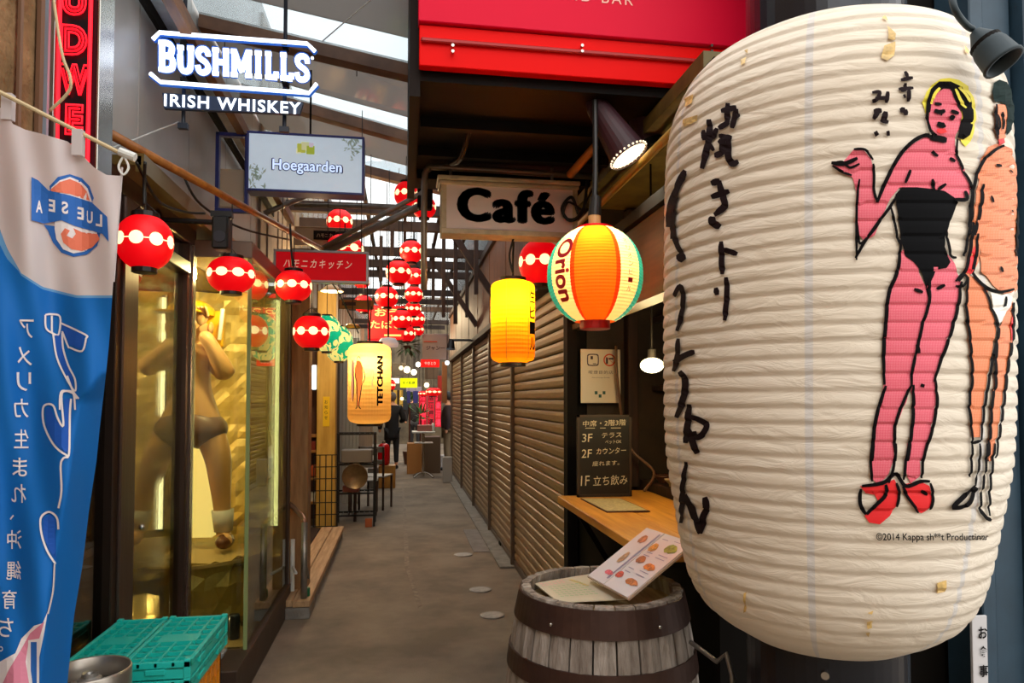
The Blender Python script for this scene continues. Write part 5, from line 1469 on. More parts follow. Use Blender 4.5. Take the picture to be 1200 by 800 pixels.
# black speaker over the lantern
q = at(260, 274, d=3.15)
t = thing('black_speaker', 'small black wall speaker on a bracket above the squat lantern', 'speaker', (q.x, q.y, q.z - .07))
bm = bmn(); box(bm, q.x - .035, q.x + .035, q.y - .04, q.y + .04, q.z - .075, q.z + .075, .008); obj('body', bm, M_black, t)
bm = bmn(); cyl(bm, (q.x, q.y - .038, q.z - .02), (q.x, q.y - .046, q.z - .02), .026); obj('cone', bm, mat('speaker_grille', '#22222a', 0.5), t)
bm = bmn(); cyl(bm, (q.x, q.y, q.z + .05), (XW, q.y + .02, q.z + .06), .012); cyl(bm, (XW, q.y + .02, q.z + .06), (XW + .02, q.y + .02, q.z + .06), .05); obj('bracket', bm, M_black, t)
bm = bmn(); box(bm, q.x - .045, q.x + .045, q.y - .02, q.y + .02, q.z + .075, q.z + .10); obj('clamp', bm, M_black, t)

# ------------------------------------------------------------------ spotlight under the awning
def frustum_on(bm, a, b, r1, r2, seg=24, caps=True): return cyl(bm, a, b, r1, r2, seg, caps)
A = at(699, 124, d=2.84); B_ = at(738, 184, d=2.785)
t = thing('spotlight', 'dark maroon spotlight can with a beaded bright rim, under the awning', 'lamp', tuple(A))
bm = bmn(); frustum_on(bm, A, B_, .045, .078, caps=False); frustum_on(bm, A - (B_ - A) * .1, A, .035, .045); can_ = obj('can', bm, mat('maroon_enamel', '#32101a', 0.55, 0.0), t)
ax = (B_ - A).normalized()
bm = bmn(); frustum_on(bm, B_ - ax * .012, B_ - ax * .008, .073, .073); obj('lens', bm, glow('spot_lens', '#ffe6b0', 3.0), t)
m_, _ = axis_m(A, B_)
bm = bmn()
for k in range(26):
    an = 2 * PI * k / 26; v = m_.to_3x3() @ Vector((math.cos(an), math.sin(an), 0)) * .079
    ball(bm, B_ + v - ax * .010, .0048, u=6, v=4)
obj('rim_beads', bm, glow('rim_bead', '#ffe9c8', 0.9), can_)
bm = bmn(); C_ = at(722, 108, d=2.95); tube(bm, [A + Vector((.01, .05, .02)), (A + C_) / 2 + Vector((0, .03, 0)), Vector((C_.x, C_.y, 2.69))], .012, 8, 4); obj('bracket_arm', bm, M_dark, t)
sl = bpy.data.lights.new('spot_beam', 'SPOT'); sl.energy = 14; sl.color = (1, .85, .6); sl.spot_size = 1.5; sl.spot_blend = .7; sl.shadow_soft_size = .05
so = bpy.data.objects.new('spot_beam', sl); COL.objects.link(so); so.location = B_ + ax * .01 ; so.rotation_euler = (-ax).to_track_quat('Z', 'Y').to_euler()
A2 = at(742, 112, d=3.05); B2 = at(762, 168, d=3.0)
t = thing('spare_spotlight', 'unlit dark maroon lamp can behind the beaded spotlight', 'lamp', tuple(A2))
bm = bmn(); frustum_on(bm, A2, B2, .05, .06); obj('can', bm, mat('maroon_enamel', '#3a1018'), t)
bm = bmn(); frustum_on(bm, B2, B2 + (B2 - A2).normalized() * .03, .062, .055); obj('rim', bm, M_dark, t)
bm = bmn(); tube(bm, [A2, A2 + Vector((-.04, 0, .05)), Vector((A2.x - .06, A2.y, 2.69))], .01, 6, 3); obj('bracket_arm', bm, mat('rusty_bracket', '#6e4a2c', 0.5, 0.4), t)
bm = bmn(); cyl(bm, at(697, 172, d=3.1), at(668, 205, d=3.3), .02, seg=10); tag(obj('amber_tube', bm, mat('amber_tube', '#a8641c', 0.4), smooth=True), 'short amber coloured tube left of the beaded spotlight', 'tube')

# bulb holder on a cable at the top right
A = at(1147, 42, d=1.42); B_ = at(1175, 72, d=1.39)
t = thing('bulb_holder', 'grey rubber bulb holder on a cable in front of the giant lantern', 'lamp', tuple(B_))
ax = (B_ - A).normalized()
bm = bmn(); 
mt, _ = axis_m(A, B_)
prof = [(.011, -.05), (.015, -.042), (.027, -.02), (.033, 0), (.036, .035), (.038, .038), (.038, .043), (.032, .043), (.028, .02)]
b2_ = bmn(); lathe(b2_, prof, (0, 0, 0), 24, caps=False); bmesh.ops.transform(b2_, matrix=mt, verts=b2_.verts)
obj('socket_shell', b2_, mat('grey_rubber', '#2c3a41', 0.55, spec=.3), t, smooth=True); bm.free()
bm = bmn(); cyl(bm, A + ax * .02, A + ax * .035, .03, seg=20); obj('socket_inside', bm, M_dark, t)
bm = bmn(); tube(bm, [at(1112, -30, d=1.45), at(1118, 8, d=1.40), at(1131, 28, d=1.42), A - ax * .02], .0065, 8); obj('cable', bm, mat('grey_rubber', '#3f4b52'), t, smooth=True)

# ------------------------------------------------------------------ stall: counter, lamp, boards
M_ctr = mat('counter_wood', '#d89a3c', 0.45, color2='#b87826', vscale=3, vstretch=(8, 0.7, 4))
t = thing('counter', 'honey coloured wooden counter plank sticking out of the stall opening', 'counter', (1.0, 2.9, .95))
bm = bmn(); box(bm, .80, 1.02, 2.22, 3.58, .962, 1.0, .004); obj('front_plank', bm, M_ctr, t)
bm = bmn(); box(bm, 1.025, 1.34, 2.22, 3.75, .962, .998, .004); obj('inner_plank', bm, M_ctr, t)
for y in (2.5, 3.3):
    bm = bmn(); bar(bm, (.985, y, .72), (.84, y, .955), .025, .025); obj('bracket', bm, M_dark, t)
p = [at(680, 584, Z=1.003), at(727, 584, Z=1.003), at(762, 599, Z=1.003), at(711, 600, Z=1.003)]
t = thing('counter_menu', 'laminated menu sheet lying on the honey coloured counter', 'menu', tuple(sum(p, Vector()) / 4))
bm = bmn(); prism(bm, [(q.x, q.y) for q in p], lambda u, v, w: Vector((u, v, 1.001 + w)), .004); obj('edge', bm, mat('dark_red_edge', '#4a1d14', 0.5), t)
bm = bmn(); c = sum(p, Vector()) / 4; prism(bm, [((q.x - c.x) * .93 + c.x, (q.y - c.y) * .93 + c.y) for q in p], lambda u, v, w: Vector((u, v, 1.0052 + w)), .001); obj('sheet', bm, mat('menu_sheet', '#d8c89a', 0.3, color2='#a89a70', vscale=60), t)
LP = at(764, 428, d=3.3)
t = thing('bulb_lamp', 'bright glowing oval lamp hanging inside the stall', 'lamp', tuple(LP))
bm = bmn(); ball(bm, LP, .055, 1, 1, .66); obj('globe', bm, glow('stall_globe', '#fff2c0', 5.0), t, smooth=True)
bm = bmn(); cyl(bm, LP + Vector((0, 0, .035)), LP + Vector((0, 0, .075)), .02); tube(bm, [LP + Vector((0, 0, .07)), (LP.x, LP.y, 2.62)], .005, 6, 1); obj('cord', bm, M_dark, t)
point_light('lamp', LP + Vector((-.03, -.1, .0)), 11, (1, .74, .36), .06, t)
# no-smoking notice
PY_ = 3.86
x0, x1, z0, z1, c = rect_at(681, 409, 727, 472, PY_)
t = thing('notice_board', 'white smoking notice with a pictogram square and a red prohibition ring', 'notice', (c.x, PY_, z0))
bm = bmn(); box(bm, x0, x1, PY_, PY_ + .012, z0, z1, .002); obj('board', bm, mat('notice_white', '#e4dcc4', 0.5), t)
W_, H_ = x1 - x0, z1 - z0
def ring(bm, cx, cz, r, w, y, seg=28, square=False):
    pts = []
    for k in range(seg):
        a = 2 * PI * k / seg
        ca, sa = math.cos(a), math.sin(a)
        if square: q = max(abs(ca), abs(sa)) ** .8; ca, sa = ca / q, sa / q
        pts.append((ca, sa))
    o_ = [bm.verts.new((cx + a * r, y, cz + b * r)) for a, b in pts]; i_ = [bm.verts.new((cx + a * (r - w), y, cz + b * (r - w))) for a, b in pts]
    for k in range(seg): bm.faces.new((o_[k], o_[(k + 1) % seg], i_[(k + 1) % seg], i_[k]))
M_nk = mat('notice_ink', '#3a2a30', 0.5)
bm = bmn(); ring(bm, x0 + W_ * .3, z1 - H_ * .2, W_ * .15, .006, PY_ - .001, square=True); box(bm, x0 + W_ * .24, x0 + W_ * .30, PY_ - .002, PY_, z1 - H_ * .19, z1 - H_ * .13); box(bm, x0 + W_ * .3, x0 + W_ * .38, PY_ - .002, PY_, z1 - H_ * .28, z1 - H_ * .265); obj('pictogram', bm, M_nk, t)
bm = bmn(); ring(bm, x0 + W_ * .72, z1 - H_ * .2, W_ * .155, .008, PY_ - .001); bar(bm, (x0 + W_ * .61, PY_ - .001, z1 - H_ * .13), (x0 + W_ * .83, PY_ - .001, z1 - H_ * .27), .007, .001); obj('prohibition_ring', bm, mat('notice_red', '#d8502c', 0.5), t)
bm = bmn(); box(bm, x0 + W_ * .63, x0 + W_ * .68, PY_ - .0015, PY_, z1 - H_ * .27, z1 - H_ * .15); box(bm, x0 + W_ * .7, x0 + W_ * .82, PY_ - .0015, PY_, z1 - H_ * .19, z1 - H_ * .16); obj('pictogram', bm, M_nk, t)
tb = fit_text('喫煙目的店', W_ * .62, H_ * .065, space=1.2); front(tb, (c.x, PY_ - .002, z1 - H_ * .43)); obj('lettering', tb, M_nk, t)
tb = fit_text('Smoking Area', W_ * .45, H_ * .022); front(tb, (c.x, PY_ - .002, z1 - H_ * .53)); obj('lettering', tb, M_nk, t)
bm = bmn()
for dx, dz in ((-.12, 0), (.08, 0), (-.02, -.06)): box(bm, c.x + dx * W_ - .008, c.x + dx * W_ + .008, PY_ - .002, PY_, z0 + H_ * (.19 + dz) - .009, z0 + H_ * (.19 + dz) + .009)
obj('emblem', bm, mat('notice_green', '#1f5a4c', 0.5), t)
# chalkboard
KY = 3.50
x0, x1, z0, z1, c = rect_at(677, 486, 740, 583, KY); z0 = 1.0
t = thing('chalkboard', 'small blackboard with chalk floor list leaning upright on the counter end', 'chalkboard', (c.x, KY, z0))
W_, H_ = x1 - x0, z1 - z0
bm = bmn(); box(bm, x0 + .004, x1 - .004, KY + .004, KY + .02, z0 + .004, z1 - .004); slt = obj('slate', bm, mat('slate_black', '#17140f', 0.5, var=0.3, vscale=9), t)
bm = bmn(); box(bm, x0, x0 + .012, KY, KY + .022, z0, z1); box(bm, x1 - .012, x1, KY, KY + .022, z0, z1); box(bm, x0, x1, KY, KY + .022, z0, z0 + .014); box(bm, x0, x1, KY, KY + .022, z1 - .012, z1); obj('frame', bm, mat('board_frame', '#2e2014', 0.6), t)
M_chalk = mat('chalk', '#c9bda0', 0.9)
for s_, u, v, w, h in (('中席・2階3階', .5, .9, .8, .075), ('3F', .18, .72, .2, .10), ('テラス', .63, .75, .36, .06), ('ペットOK', .66, .67, .3, .045), ('2F', .17, .53, .2, .10), ('カウンター', .62, .56, .55, .075), ('座れます。', .52, .41, .5, .06), ('1F', .14, .2, .17, .12), ('立ち飲み', .6, .2, .64, .12)):
    tb = fit_text(s_, W_ * w, H_ * h, shear=.1); front(tb, (x0 + W_ * u, KY + .002, z0 + H_ * v), Matrix.Rotation(-.03, 4, 'Y')); obj('chalk_lettering', tb, M_chalk, slt)
bm = bmn()
for u0, u1 in ((.15, .32), (.42, .52), (.62, .8)): box(bm, x0 + W_ * u0, x0 + W_ * u1, KY + .001, KY + .004, z0 + H_ * .835, z0 + H_ * .842)
obj('chalk_line', bm, M_chalk, slt)
# things inside the stall
M_cer = mat('stoneware', '#b89a74', 0.4); M_cer2 = mat('dark_stoneware', '#5a3420', 0.35)
bm = bmn(); box(bm, 1.36, 1.9, 2.3, 3.9, .90, 1.04, .004); tag(obj('back_counter', bm, M_woodd), 'dark back counter inside the stall behind the honey plank', 'counter')
def bowl(x, y, z, r, m, lab, n=3):
    t = thing('bowl', lab, 'bowl', (x, y, z), 'bowls on the stall back counter')
    bm = bmn(); lathe(bm, [(r * .4, 0), (r * .45, .012), (r * .9, r * .7), (r, r * .85), (r * .93, r * .85), (r * .8, r * .65), (r * .3, .02)], (x, y, z), 20); obj('bowl_wall', bm, m, t, smooth=True)
for i, (px, py, r, m, lab) in enumerate([(757, 566, .05, M_cer2, 'brown bowl on the stall back counter, leftmost beside the chalkboard'), (768, 570, .045, M_cer, 'tan bowl on the stall back counter, next to the brown bowl'), (779, 566, .05, M_cer2, 'dark bowl on the stall back counter, near the giant lantern'), (786, 572, .045, M_cer, 'tan bowl on the stall back counter, touching the lantern edge from here')]):
    q = at(px, py, Z=1.04); q.x = min(max(q.x, 1.42), 1.84); bowl(q.x, q.y, 1.04, r, m, lab)
for i, (x, y, h, c_, lab) in enumerate([(1.62, 3.6, .26, '#3a2a14', 'dark brown bottle at the back of the stall counter'), (1.72, 3.42, .24, '#2c4a2a', 'green bottle at the back of the stall counter'), (1.80, 3.3, .28, '#6a4018', 'amber bottle at the back of the stall counter')]):
    t = thing('bottle', lab, 'bottle', (x, y, 1.04), 'bottles in the stall')
    bm = bmn(); lathe(bm, [(.033, 0), (.035, .01), (.035, h * .6), (.014, h * .78), (.013, h * .95)], (x, y, 1.04), 16); obj('glass_body', bm, mat('bottle' + c_[1:], c_, 0.15), t, smooth=True)
    bm = bmn(); cyl(bm, (x, y, 1.04 + h * .95), (x, y, 1.04 + h), .015, seg=10); obj('bottle_cap', bm, M_cer, t)
bm = bmn(); tube(bm, [at(722, 405, Y=3.8), at(724, 450, Y=3.8), at(736, 520, Y=3.8), at(766, 552, Y=3.7), at(755, 575, Y=3.6)], .008, 6)
tag(obj('stall_cable', bm, mat('brown_cable', '#6b4a33'), smooth=True), 'brown cable hanging in a curve inside the stall beside the notice', 'cable')
bm = bmn(); box(bm, 1.28, 1.34, 3.86, 3.94, 1.0, 2.6, .004); tag(obj('wooden_upright', bm, M_woodd), 'dark wooden upright at the far end of the stall', 'post')
for i, (z, x0, x1) in enumerate(((1.55, 1.45, 2.3), (1.95, 1.45, 2.3))):
    bm = bmn(); box(bm, x0, x1, 3.68, 3.94, z, z + .03, .003); tag(obj('wall_shelf', bm, M_woodd), ['lower dark shelf on the stall end wall', 'upper dark shelf on the stall end wall'][i], 'shelf', 'stall shelves')

# ------------------------------------------------------------------ barrel
BX, BYY, BT = .645, 2.24, .895
t = thing('barrel', 'weathered grey oak barrel with brown iron hoops, used as a menu stand', 'barrel', (BX, BYY, 0))
def br(z):
    return .262 + .052 * (1 - ((z - .44) / .44) ** 2) 
NSV = 26
M_ost = mat('weathered_oak', '#a0968c', 0.8, color2='#6e6258', vscale=5, vstretch=(7, 7, 0.5), bump=0.5, bscale=30, bstretch=(6, 6, .4))
M_ost2 = mat('weathered_oak_light', '#b8aea4', 0.8, color2='#80766c', vscale=5, vstretch=(7, 7, 0.5), bump=0.5, bscale=30, bstretch=(6, 6, .4))
for k in range(NSV):
    bm = bmn(); a0 = 2 * PI * (k + .04) / NSV; a1 = 2 * PI * (k + .96) / NSV
    prev = None
    dr = .003 * ((k * 7) % 3) / 2
    for i in range(13):
        z = BT * i / 12; r = br(z) + dr
        q = [bm.verts.new((BX + rr * math.cos(a), BYY + rr * math.sin(a), z)) for a, rr in ((a0, r - .004), ((a0 + a1) / 2, r + .002), (a1, r - .004), (a1, r - .028), (a0, r - .028))]
        if prev:
            for j in range(5): bm.faces.new((prev[j], prev[(j + 1) % 5], q[(j + 1) % 5], q[j]))
        else: bm.faces.new(q[::-1])
        prev = q
    bm.faces.new(prev)
    obj('stave', bm, M_ost if (k * 5) % 3 else M_ost2, t)
M_hoop = mat('rusty_hoop', '#48322a', 0.5, 0.55, var=0.25, vscale=9)
for z0, z1 in ((.808, .888), (.655, .715), (.44, .50), (.2, .255), (.02, .09)):
    bm = bmn(); lathe(bm, [(br(z0) + .001, z0), (br(z0) + .007, z0), (br(z1) + .007, z1), (br(z1) + .001, z1)], (BX, BYY, 0), 64, caps=False); h = obj('hoop', bm, M_hoop, t)
bm = bmn()
for a in (-2.4, -1.2): ball(bm, (BX + (br(.83) + .008) * math.cos(a), BYY + (br(.83) + .008) * math.sin(a), .835), .006, u=8, v=6)
obj('rivet', bm, M_chrome, [o for o in t.children if o.name.startswith('hoop')][0])
hd_ = .845
nb = 6
for k in range(nb):
    x0 = -.246 + .492 * k / nb; x1 = -.246 + .492 * (k + 1) / nb - .003
    bm = bmn(); pts = []
    for x in (x0, (x0 + x1) / 2, x1): pts.append((BX + x, BYY + math.sqrt(max(0, .247 ** 2 - x * x))))
    for x in (x1, (x0 + x1) / 2, x0): pts.append((BX + x, BYY - math.sqrt(max(0, .247 ** 2 - x * x))))
    prism(bm, pts, lambda u, v, w: Vector((u, v, hd_ - .02 + w)), .02); obj('head_board', bm, mat('barrel_head', '#b39a6c', 0.6, color2='#8c744c', vscale=6, vstretch=(6, .6, 4)), t)
# flat menu sheet on the barrel
p = [at(613, 681, Z=.872), at(689, 669, Z=.872), at(735, 701, Z=.872), at(655, 705, Z=.872)]
cen = sum(p, Vector()) / 4
for q in p:
    dv = Vector((q.x - BX, q.y - BYY)); 
    if dv.length > .24: dv = dv.normalized() * .24; q.x, q.y = BX + dv.x, BYY + dv.y
t = thing('flat_menu', 'laminated price list lying flat on the barrel head', 'menu', tuple(cen))
def quad_map(p, n_off=Vector((0, 0, 1))):
    nrm = (p[1] - p[0]).cross(p[3] - p[0]).normalized()
    if nrm.dot(n_off) < 0: nrm = -nrm
    return lambda u, v, h: (p[0] * (1 - u) + p[1] * u) * (1 - v) + (p[3] * (1 - u) + p[2] * u) * v + nrm * h
zz = .868
for q in p: q.z = zz
qm = quad_map(p)
def sheet(name, m, u0, u1, v0, v1, h0, h1, f, par):
    bm = bmn(); c8 = [bm.verts.new(f(u, v, h)) for h in (h0, h1) for u, v in ((u0, v0), (u1, v0), (u1, v1), (u0, v1))]
    bm.faces.new(c8[:4][::-1]); bm.faces.new(c8[4:])
    for i in range(4): bm.faces.new((c8[i], c8[(i + 1) % 4], c8[4 + (i + 1) % 4], c8[4 + i]))
    return obj(name, bm, m, par)
sheet('page', mat('menu_cream', '#ddd4bc', 0.25), 0, 1, 0, 1, 0, .003, qm, t)
bm = bmn(); bm2 = bmn(); bm3 = bmn()
for r in range(6):
    v = .30 + r * .09
    for k in range(8):
        u = .12 + k * .075
        ribbon(bm, [(u, v), (u + .045, v + .02)], .02, qm, .0042, .1, taper=False)
for r in range(2):
    for k in range(6): ribbon(bm2, [(.06 + k * .07, .1 + r * .08), (.10 + k * .07, .1 + r * .08)], .035, qm, .0042, .1, taper=False)
for k in range(7): ribbon(bm3, [(.55 + .02 * k, .12 + .05 * k), (.62 + .02 * k, .12 + .05 * k)], .03, qm, .0042, .1, taper=False)
obj('green_print', bm, mat('menu_green', '#7fae78', 0.6), t); obj('pink_print', bm2, mat('menu_pink', '#d8a09a', 0.6), t); obj('yellow_print', bm3, mat('menu_yellow', '#d0bc6c', 0.6), t)
# raised picture menu
p = [at(688, 675, d=2.40), at(758, 618, d=2.47), at(806, 652, d=2.02), at(736, 702, d=2.10)]
p[2] = p[1] + p[3] - p[0]
t = thing('picture_menu', 'open laminated food menu with dish photos, propped up against the giant lantern', 'menu', tuple(sum(p, Vector()) / 4))
qm2 = quad_map(p, Vector((0, -1, 1)))
sheet('cover', mat('menu_back', '#b8a08a', 0.5), 0, 1, 0, 1, -.006, 0, qm2, t)
sheet('page', mat('menu_white', '#ded6d8', 0.2), .01, .99, .02, .42, .0, .003, qm2, t)
sheet('page', mat('menu_white', '#ded6d8'), .01, .99, .44, .98, .0, .003, qm2, t)
bm = bmn(); 
for u, v, a, b_, c_ in ((.2, .8, .09, .14, '#c8742c'), (.22, .5, .10, .08, '#d8482c'), (.47, .80, .10, .12, '#e07a20'), (.52, .55, .12, .09, '#b8662c'), (.74, .52, .14, .08, '#d89030'), (.80, .80, .14, .12, '#8a9a30'), (.18, .30, .07, .10, '#e85a6a'), (.45, .24, .2, .06, '#c89a6a'), (.8, .2, .14, .08, '#c87a4a')):
    bq = bmn(); fill(bq, [(u + a * .5 * math.cos(k * PI / 8) * (1 + .15 * math.sin(k * 3)), v + b_ * .9 * math.sin(k * PI / 8) * (1 + .12 * math.cos(k * 5))) for k in range(16)], qm2, .0045, .05, .05)
    obj('dish_photo', bq, mat('dish' + c_[1:], c_, 0.35, color2=None, var=.5, vscale=70), t)
bm.free(); bm = bmn()
for u in (.3, .36, .6, .65, .9): ribbon(bm, [(u, .5), (u, .62)], .012, qm2, .0042, .1, taper=False); ribbon(bm, [(u + .02, .72), (u + .02, .9)], .010, qm2, .0042, .1, taper=False)
ribbon(bm, [(.1, .38), (.95, .38)], .03, qm2, .0042, .1, taper=False)
obj('text_lines', bm, mat('menu_grey', '#9a90a8', 0.6), t)

# ------------------------------------------------------------------ crates and keg
def crate(x0, x1, y0, y1, z, h, m, lab, name='plastic_crate'):
    t = thing(name, lab, 'crate', ((x0 + x1) / 2, (y0 + y1) / 2, z), 'teal folding crates by the left shop window' if name == 'plastic_crate' else None)
    bm = bmn(); w = .014
    box(bm, x0, x1, y0, y0 + w, z + h - .02, z + h, .002); box(bm, x0, x1, y1 - w, y1, z + h - .02, z + h, .002); box(bm, x0, x0 + w, y0, y1, z + h - .02, z + h, .002); box(bm, x1 - w, x1, y0, y1, z + h - .02, z + h, .002)
    for cx in (x0, x1 - .022):
        for cy in (y0, y1 - .022): box(bm, cx, cx + .022, cy, cy + .022, z, z + h + .006, .003)
    obj('rim', bm, m, t)
    bm = bmn()
    ny = 9; nx = 4
    for k in range(1, ny): y = y0 + (y1 - y0) * k / ny; box(bm, x0, x1, y - .004, y + .004, z + h - .016, z + h - .004)
    for k in range(1, nx): x = x0 + (x1 - x0) * k / nx; box(bm, x - .004, x + .004, y0, y1, z + h - .015, z + h - .003)
    box(bm, x0 + .04, x1 - .04, (y0 + y1) / 2 - .04, (y0 + y1) / 2 + .04, z + h - .016, z + h - .002)
    obj('lattice', bm, m, t)
    bm = bmn(); box(bm, x0 + .004, x1 - .004, y0 + .004, y1 - .004, z, z + h - .026)
    obj('folded_sides', bm, m, t)
    for q in (((x0 + x1) / 2 - .03, (x0 + x1) / 2 + .03, y0 - .004, y0 + .01), (x1 - .01, x1 + .004, y0 + .1, y0 + .16), (x1 - .01, x1 + .004, y1 - .16, y1 - .1)):
        bm = bmn(); box(bm, *q, z + h * .28, z + h * .6, .002); obj('latch', bm, m, t)
    return t
M_teal = mat('teal_plastic', '#17b5a8', 0.38)
crate(-.875, -.665, 2.40, 2.89, .61, .055, M_teal, 'teal folding crate, top one on the right stack')
crate(-.875, -.665, 2.40, 2.89, .553, .052, M_teal, 'teal folding crate, lower one on the right stack')
crate(-1.065, -.885, 2.42, 2.90, .605, .055, M_teal, 'teal folding crate, top one on the left stack by the glass')
crate(-1.065, -.885, 2.42, 2.90, .55, .05, M_teal, 'teal folding crate, lower one on the left stack by the glass')
t = thing('orange_crate', 'tall orange plastic crate under the teal crates', 'crate', (-.87, 2.66, 0))
M_or = mat('orange_plastic', '#e08a1c', 0.4)
for z in (0, .275):
    bm = bmn()
    X0, X1, Y0, Y1 = -1.05, -.685, 2.43, 2.87
    box(bm, X0, X1, Y0, Y1, z, z + .02); 
    for a_ in range(8):
        x = X0 + (X1 - X0 - .02) * a_ / 7
        box(bm, x, x + .02, Y0, Y0 + .012, z, z + .262); box(bm, x, x + .02, Y1 - .012, Y1, z, z + .262)
        y = Y0 + (Y1 - Y0 - .02) * a_ / 7
        box(bm, X0, X0 + .012, y, y + .02, z, z + .262); box(bm, X1 - .012, X1, y, y + .02, z, z + .262)
    for zz_ in (z + .1, z + .2, z + .24):
        box(bm, X0, X1, Y0 + .002, Y0 + .014, zz_, zz_ + .03); box(bm, X0, X1, Y1 - .014, Y1 - .002, zz_, zz_ + .03); box(bm, X0 + .002, X0 + .014, Y0, Y1, zz_, zz_ + .03); box(bm, X1 - .014, X1 - .002, Y0, Y1, zz_, zz_ + .03)
    obj('crate_tier', bm, M_or, t)
KX, KYY = -.868, 2.165
t = thing('beer_keg', 'brushed steel keg with a valve on top, in front of the teal crates', 'keg', (KX, KYY, 0))
bm = bmn(); lathe(bm, [(.09, .03), (.1, .05), (.102, .3), (.106, .31), (.102, .32), (.102, .5), (.106, .51), (.102, .52), (.1, .66), (.085, .69), (.0, .70)], (KX, KYY, 0), 48, caps=False); obj('tank', bm, M_chrome, t, smooth=True)
bm = bmn(); lathe(bm, [(.1, .66), (.106, .68), (.106, .735), (.103, .742), (.099, .738), (.098, .69)], (KX, KYY, 0), 48, caps=False); obj('top_rim', bm, mat('dull_steel', '#a59d92', 0.35, 0.85), t, smooth=True)
bm = bmn(); lathe(bm, [(.1, .0), (.106, .005), (.1, .06)], (KX, KYY, 0), 48, caps=False); obj('foot_rim', bm, mat('dull_steel', '#a59d92'), t)
bm = bmn(); lathe(bm, [(.03, .69), (.03, .715), (.022, .72), (.020, .73), (.012, .728), (.006, .72), (0, .72)], (KX + .0, KYY, 0), 24, caps=False); obj('valve', bm, M_steel, t)

# ------------------------------------------------------------------ bodies
def skin_body(name, V, E, R, m, parent, sub=2, extra=None):
    me = bpy.data.meshes.new('tmp'); me.from_pydata([tuple(v) for v in V], E, []); o = bpy.data.objects.new('tmp', me); COL.objects.link(o)
    o.modifiers.new('s', 'SKIN')
    for i, r in enumerate(R):
        sv = me.skin_vertices[0].data[i]; sv.radius = (r, r) if not hasattr(r, '__len__') else r; sv.use_root = (i == 0)
    o.modifiers['s'].use_smooth_shade = True
    ss = o.modifiers.new('u', 'SUBSURF'); ss.levels = sub; ss.render_levels = sub
    dg = bpy.context.evaluated_depsgraph_get()
    nm = bpy.data.meshes.new_from_object(o.evaluated_get(dg)); bm = bmesh.new(); bm.from_mesh(nm)
    bpy.data.objects.remove(o); bpy.data.meshes.remove(me); bpy.data.meshes.remove(nm)
    if extra: extra(bm)
    return obj(name, bm, m, parent, smooth=True)

def person(name_lab, x, y, h, facing, coat, trousers, skin, hair, group=None, long_coat=True, arm='down', hood=None):
    """standing person; facing = angle about Z of the direction the body looks (0 = +Y)"""
    t = thing('person', name_lab, 'person', (x, y, 0), group)
    k = h / 1.7
    rot = Matrix.Translation((x, y, 0)) @ Matrix.Rotation(facing, 4, 'Z') @ Matrix.Scale(k, 4)
    P = lambda a, b, c: rot @ Vector((a, b, c))
    hand_r = (.2, .22, 1.05) if arm == 'bent' else (.27, .04, .82)
    elb_r = (.27, -.02, 1.12) if arm == 'bent' else (.26, -.01, 1.12)
    V = [(0, 0, .92), (0, .0, 1.1), (0, .0, 1.3), (0, 0, 1.42), (0, .01, 1.5), (0, .03, 1.58), (0, .02, 1.66),
         (.17, 0, 1.38), elb_r, hand_r, (-.17, 0, 1.38), (-.26, -.01, 1.12), (-.27, .04, .82),
         (.09, 0, .85), (.10, .01, .48), (.10, -.02, .09), (.11, .12, .03), (-.09, 0, .85), (-.10, .03, .48), (-.10, .0, .09), (-.11, .13, .03)]
    E = [(0, 1), (1, 2), (2, 3), (3, 4), (4, 5), (5, 6), (3, 7), (7, 8), (8, 9), (3, 10), (10, 11), (11, 12), (0, 13), (13, 14), (14, 15), (15, 16), (0, 17), (17, 18), (18, 19), (19, 20)]
    R = [(.15, .11), (.13, .1), (.16, .11), (.09, .08), .05, .085, .075, .06, .042, .03, .06, .042, .03, .085, .055, .038, .035, .085, .055, .038, .035]
    R = [tuple(q * k for q in r) if hasattr(r, '__len__') else r * k for r in R]
    skin_body('body', [P(*v) for v in V], E, R, skin, t, 2)
    # coat
    lo = .62 if long_coat else .86
    V = [(0, 0, 1.0), (0, 0, 1.2), (0, 0, 1.36), (0, 0, 1.44), (.18, 0, 1.38), elb_r, tuple(a + (b - a) * .85 for a, b in zip(elb_r, hand_r)), (-.18, 0, 1.38), (-.26, -.01, 1.12), (-.27, .03, .88), (0, 0, .82), (0, 0, lo)]
    E = [(0, 1), (1, 2), (2, 3), (2, 4), (4, 5), (5, 6), (2, 7), (7, 8), (8, 9), (0, 10), (10, 11)]
    R = [.17, .17, .165, .09, .085, .07, .055, .085, .07, .055, .18, .20]
    skin_body('coat', [P(*v) for v in V], E, [r * k for r in R], coat, t, 2)
    V = [(0, 0, .9), (.09, 0, .84), (.10, .01, .48), (.10, -.02, .12), (-.09, 0, .84), (-.10, .03, .48), (-.10, 0, .12)]
    skin_body('trousers', [P(*v) for v in V], [(0, 1), (1, 2), (2, 3), (0, 4), (4, 5), (5, 6)], [q * k for q in (.14, .1, .07, .055, .1, .07, .055)], trousers, t, 1)
    bm = bmn(); c = P(0, -.005, 1.64); ball(bm, c, .105 * k, .95, 1.05, 1.05)
    bmesh.ops.delete(bm, geom=[v for v in bm.verts if ((rot.inverted() @ v.co).y > .045 and (rot.inverted() @ v.co).z < 1.68)], context='VERTS')
    obj('hair', bm, hair, t, smooth=True)
    bm = bmn(); q = P(0, .125, 1.60); ball(bm, q, .016 * k, u=8, v=6)
    obj('nose', bm, skin, t, smooth=True)
    for sx in (.1, -.1):
        bm = bmn(); cyl(bm, P(sx, -.06, .04), P(sx * 1.1, .17, .04), .045 * k, .035 * k, 10); obj('shoe', bm, M_black, t)
    return t
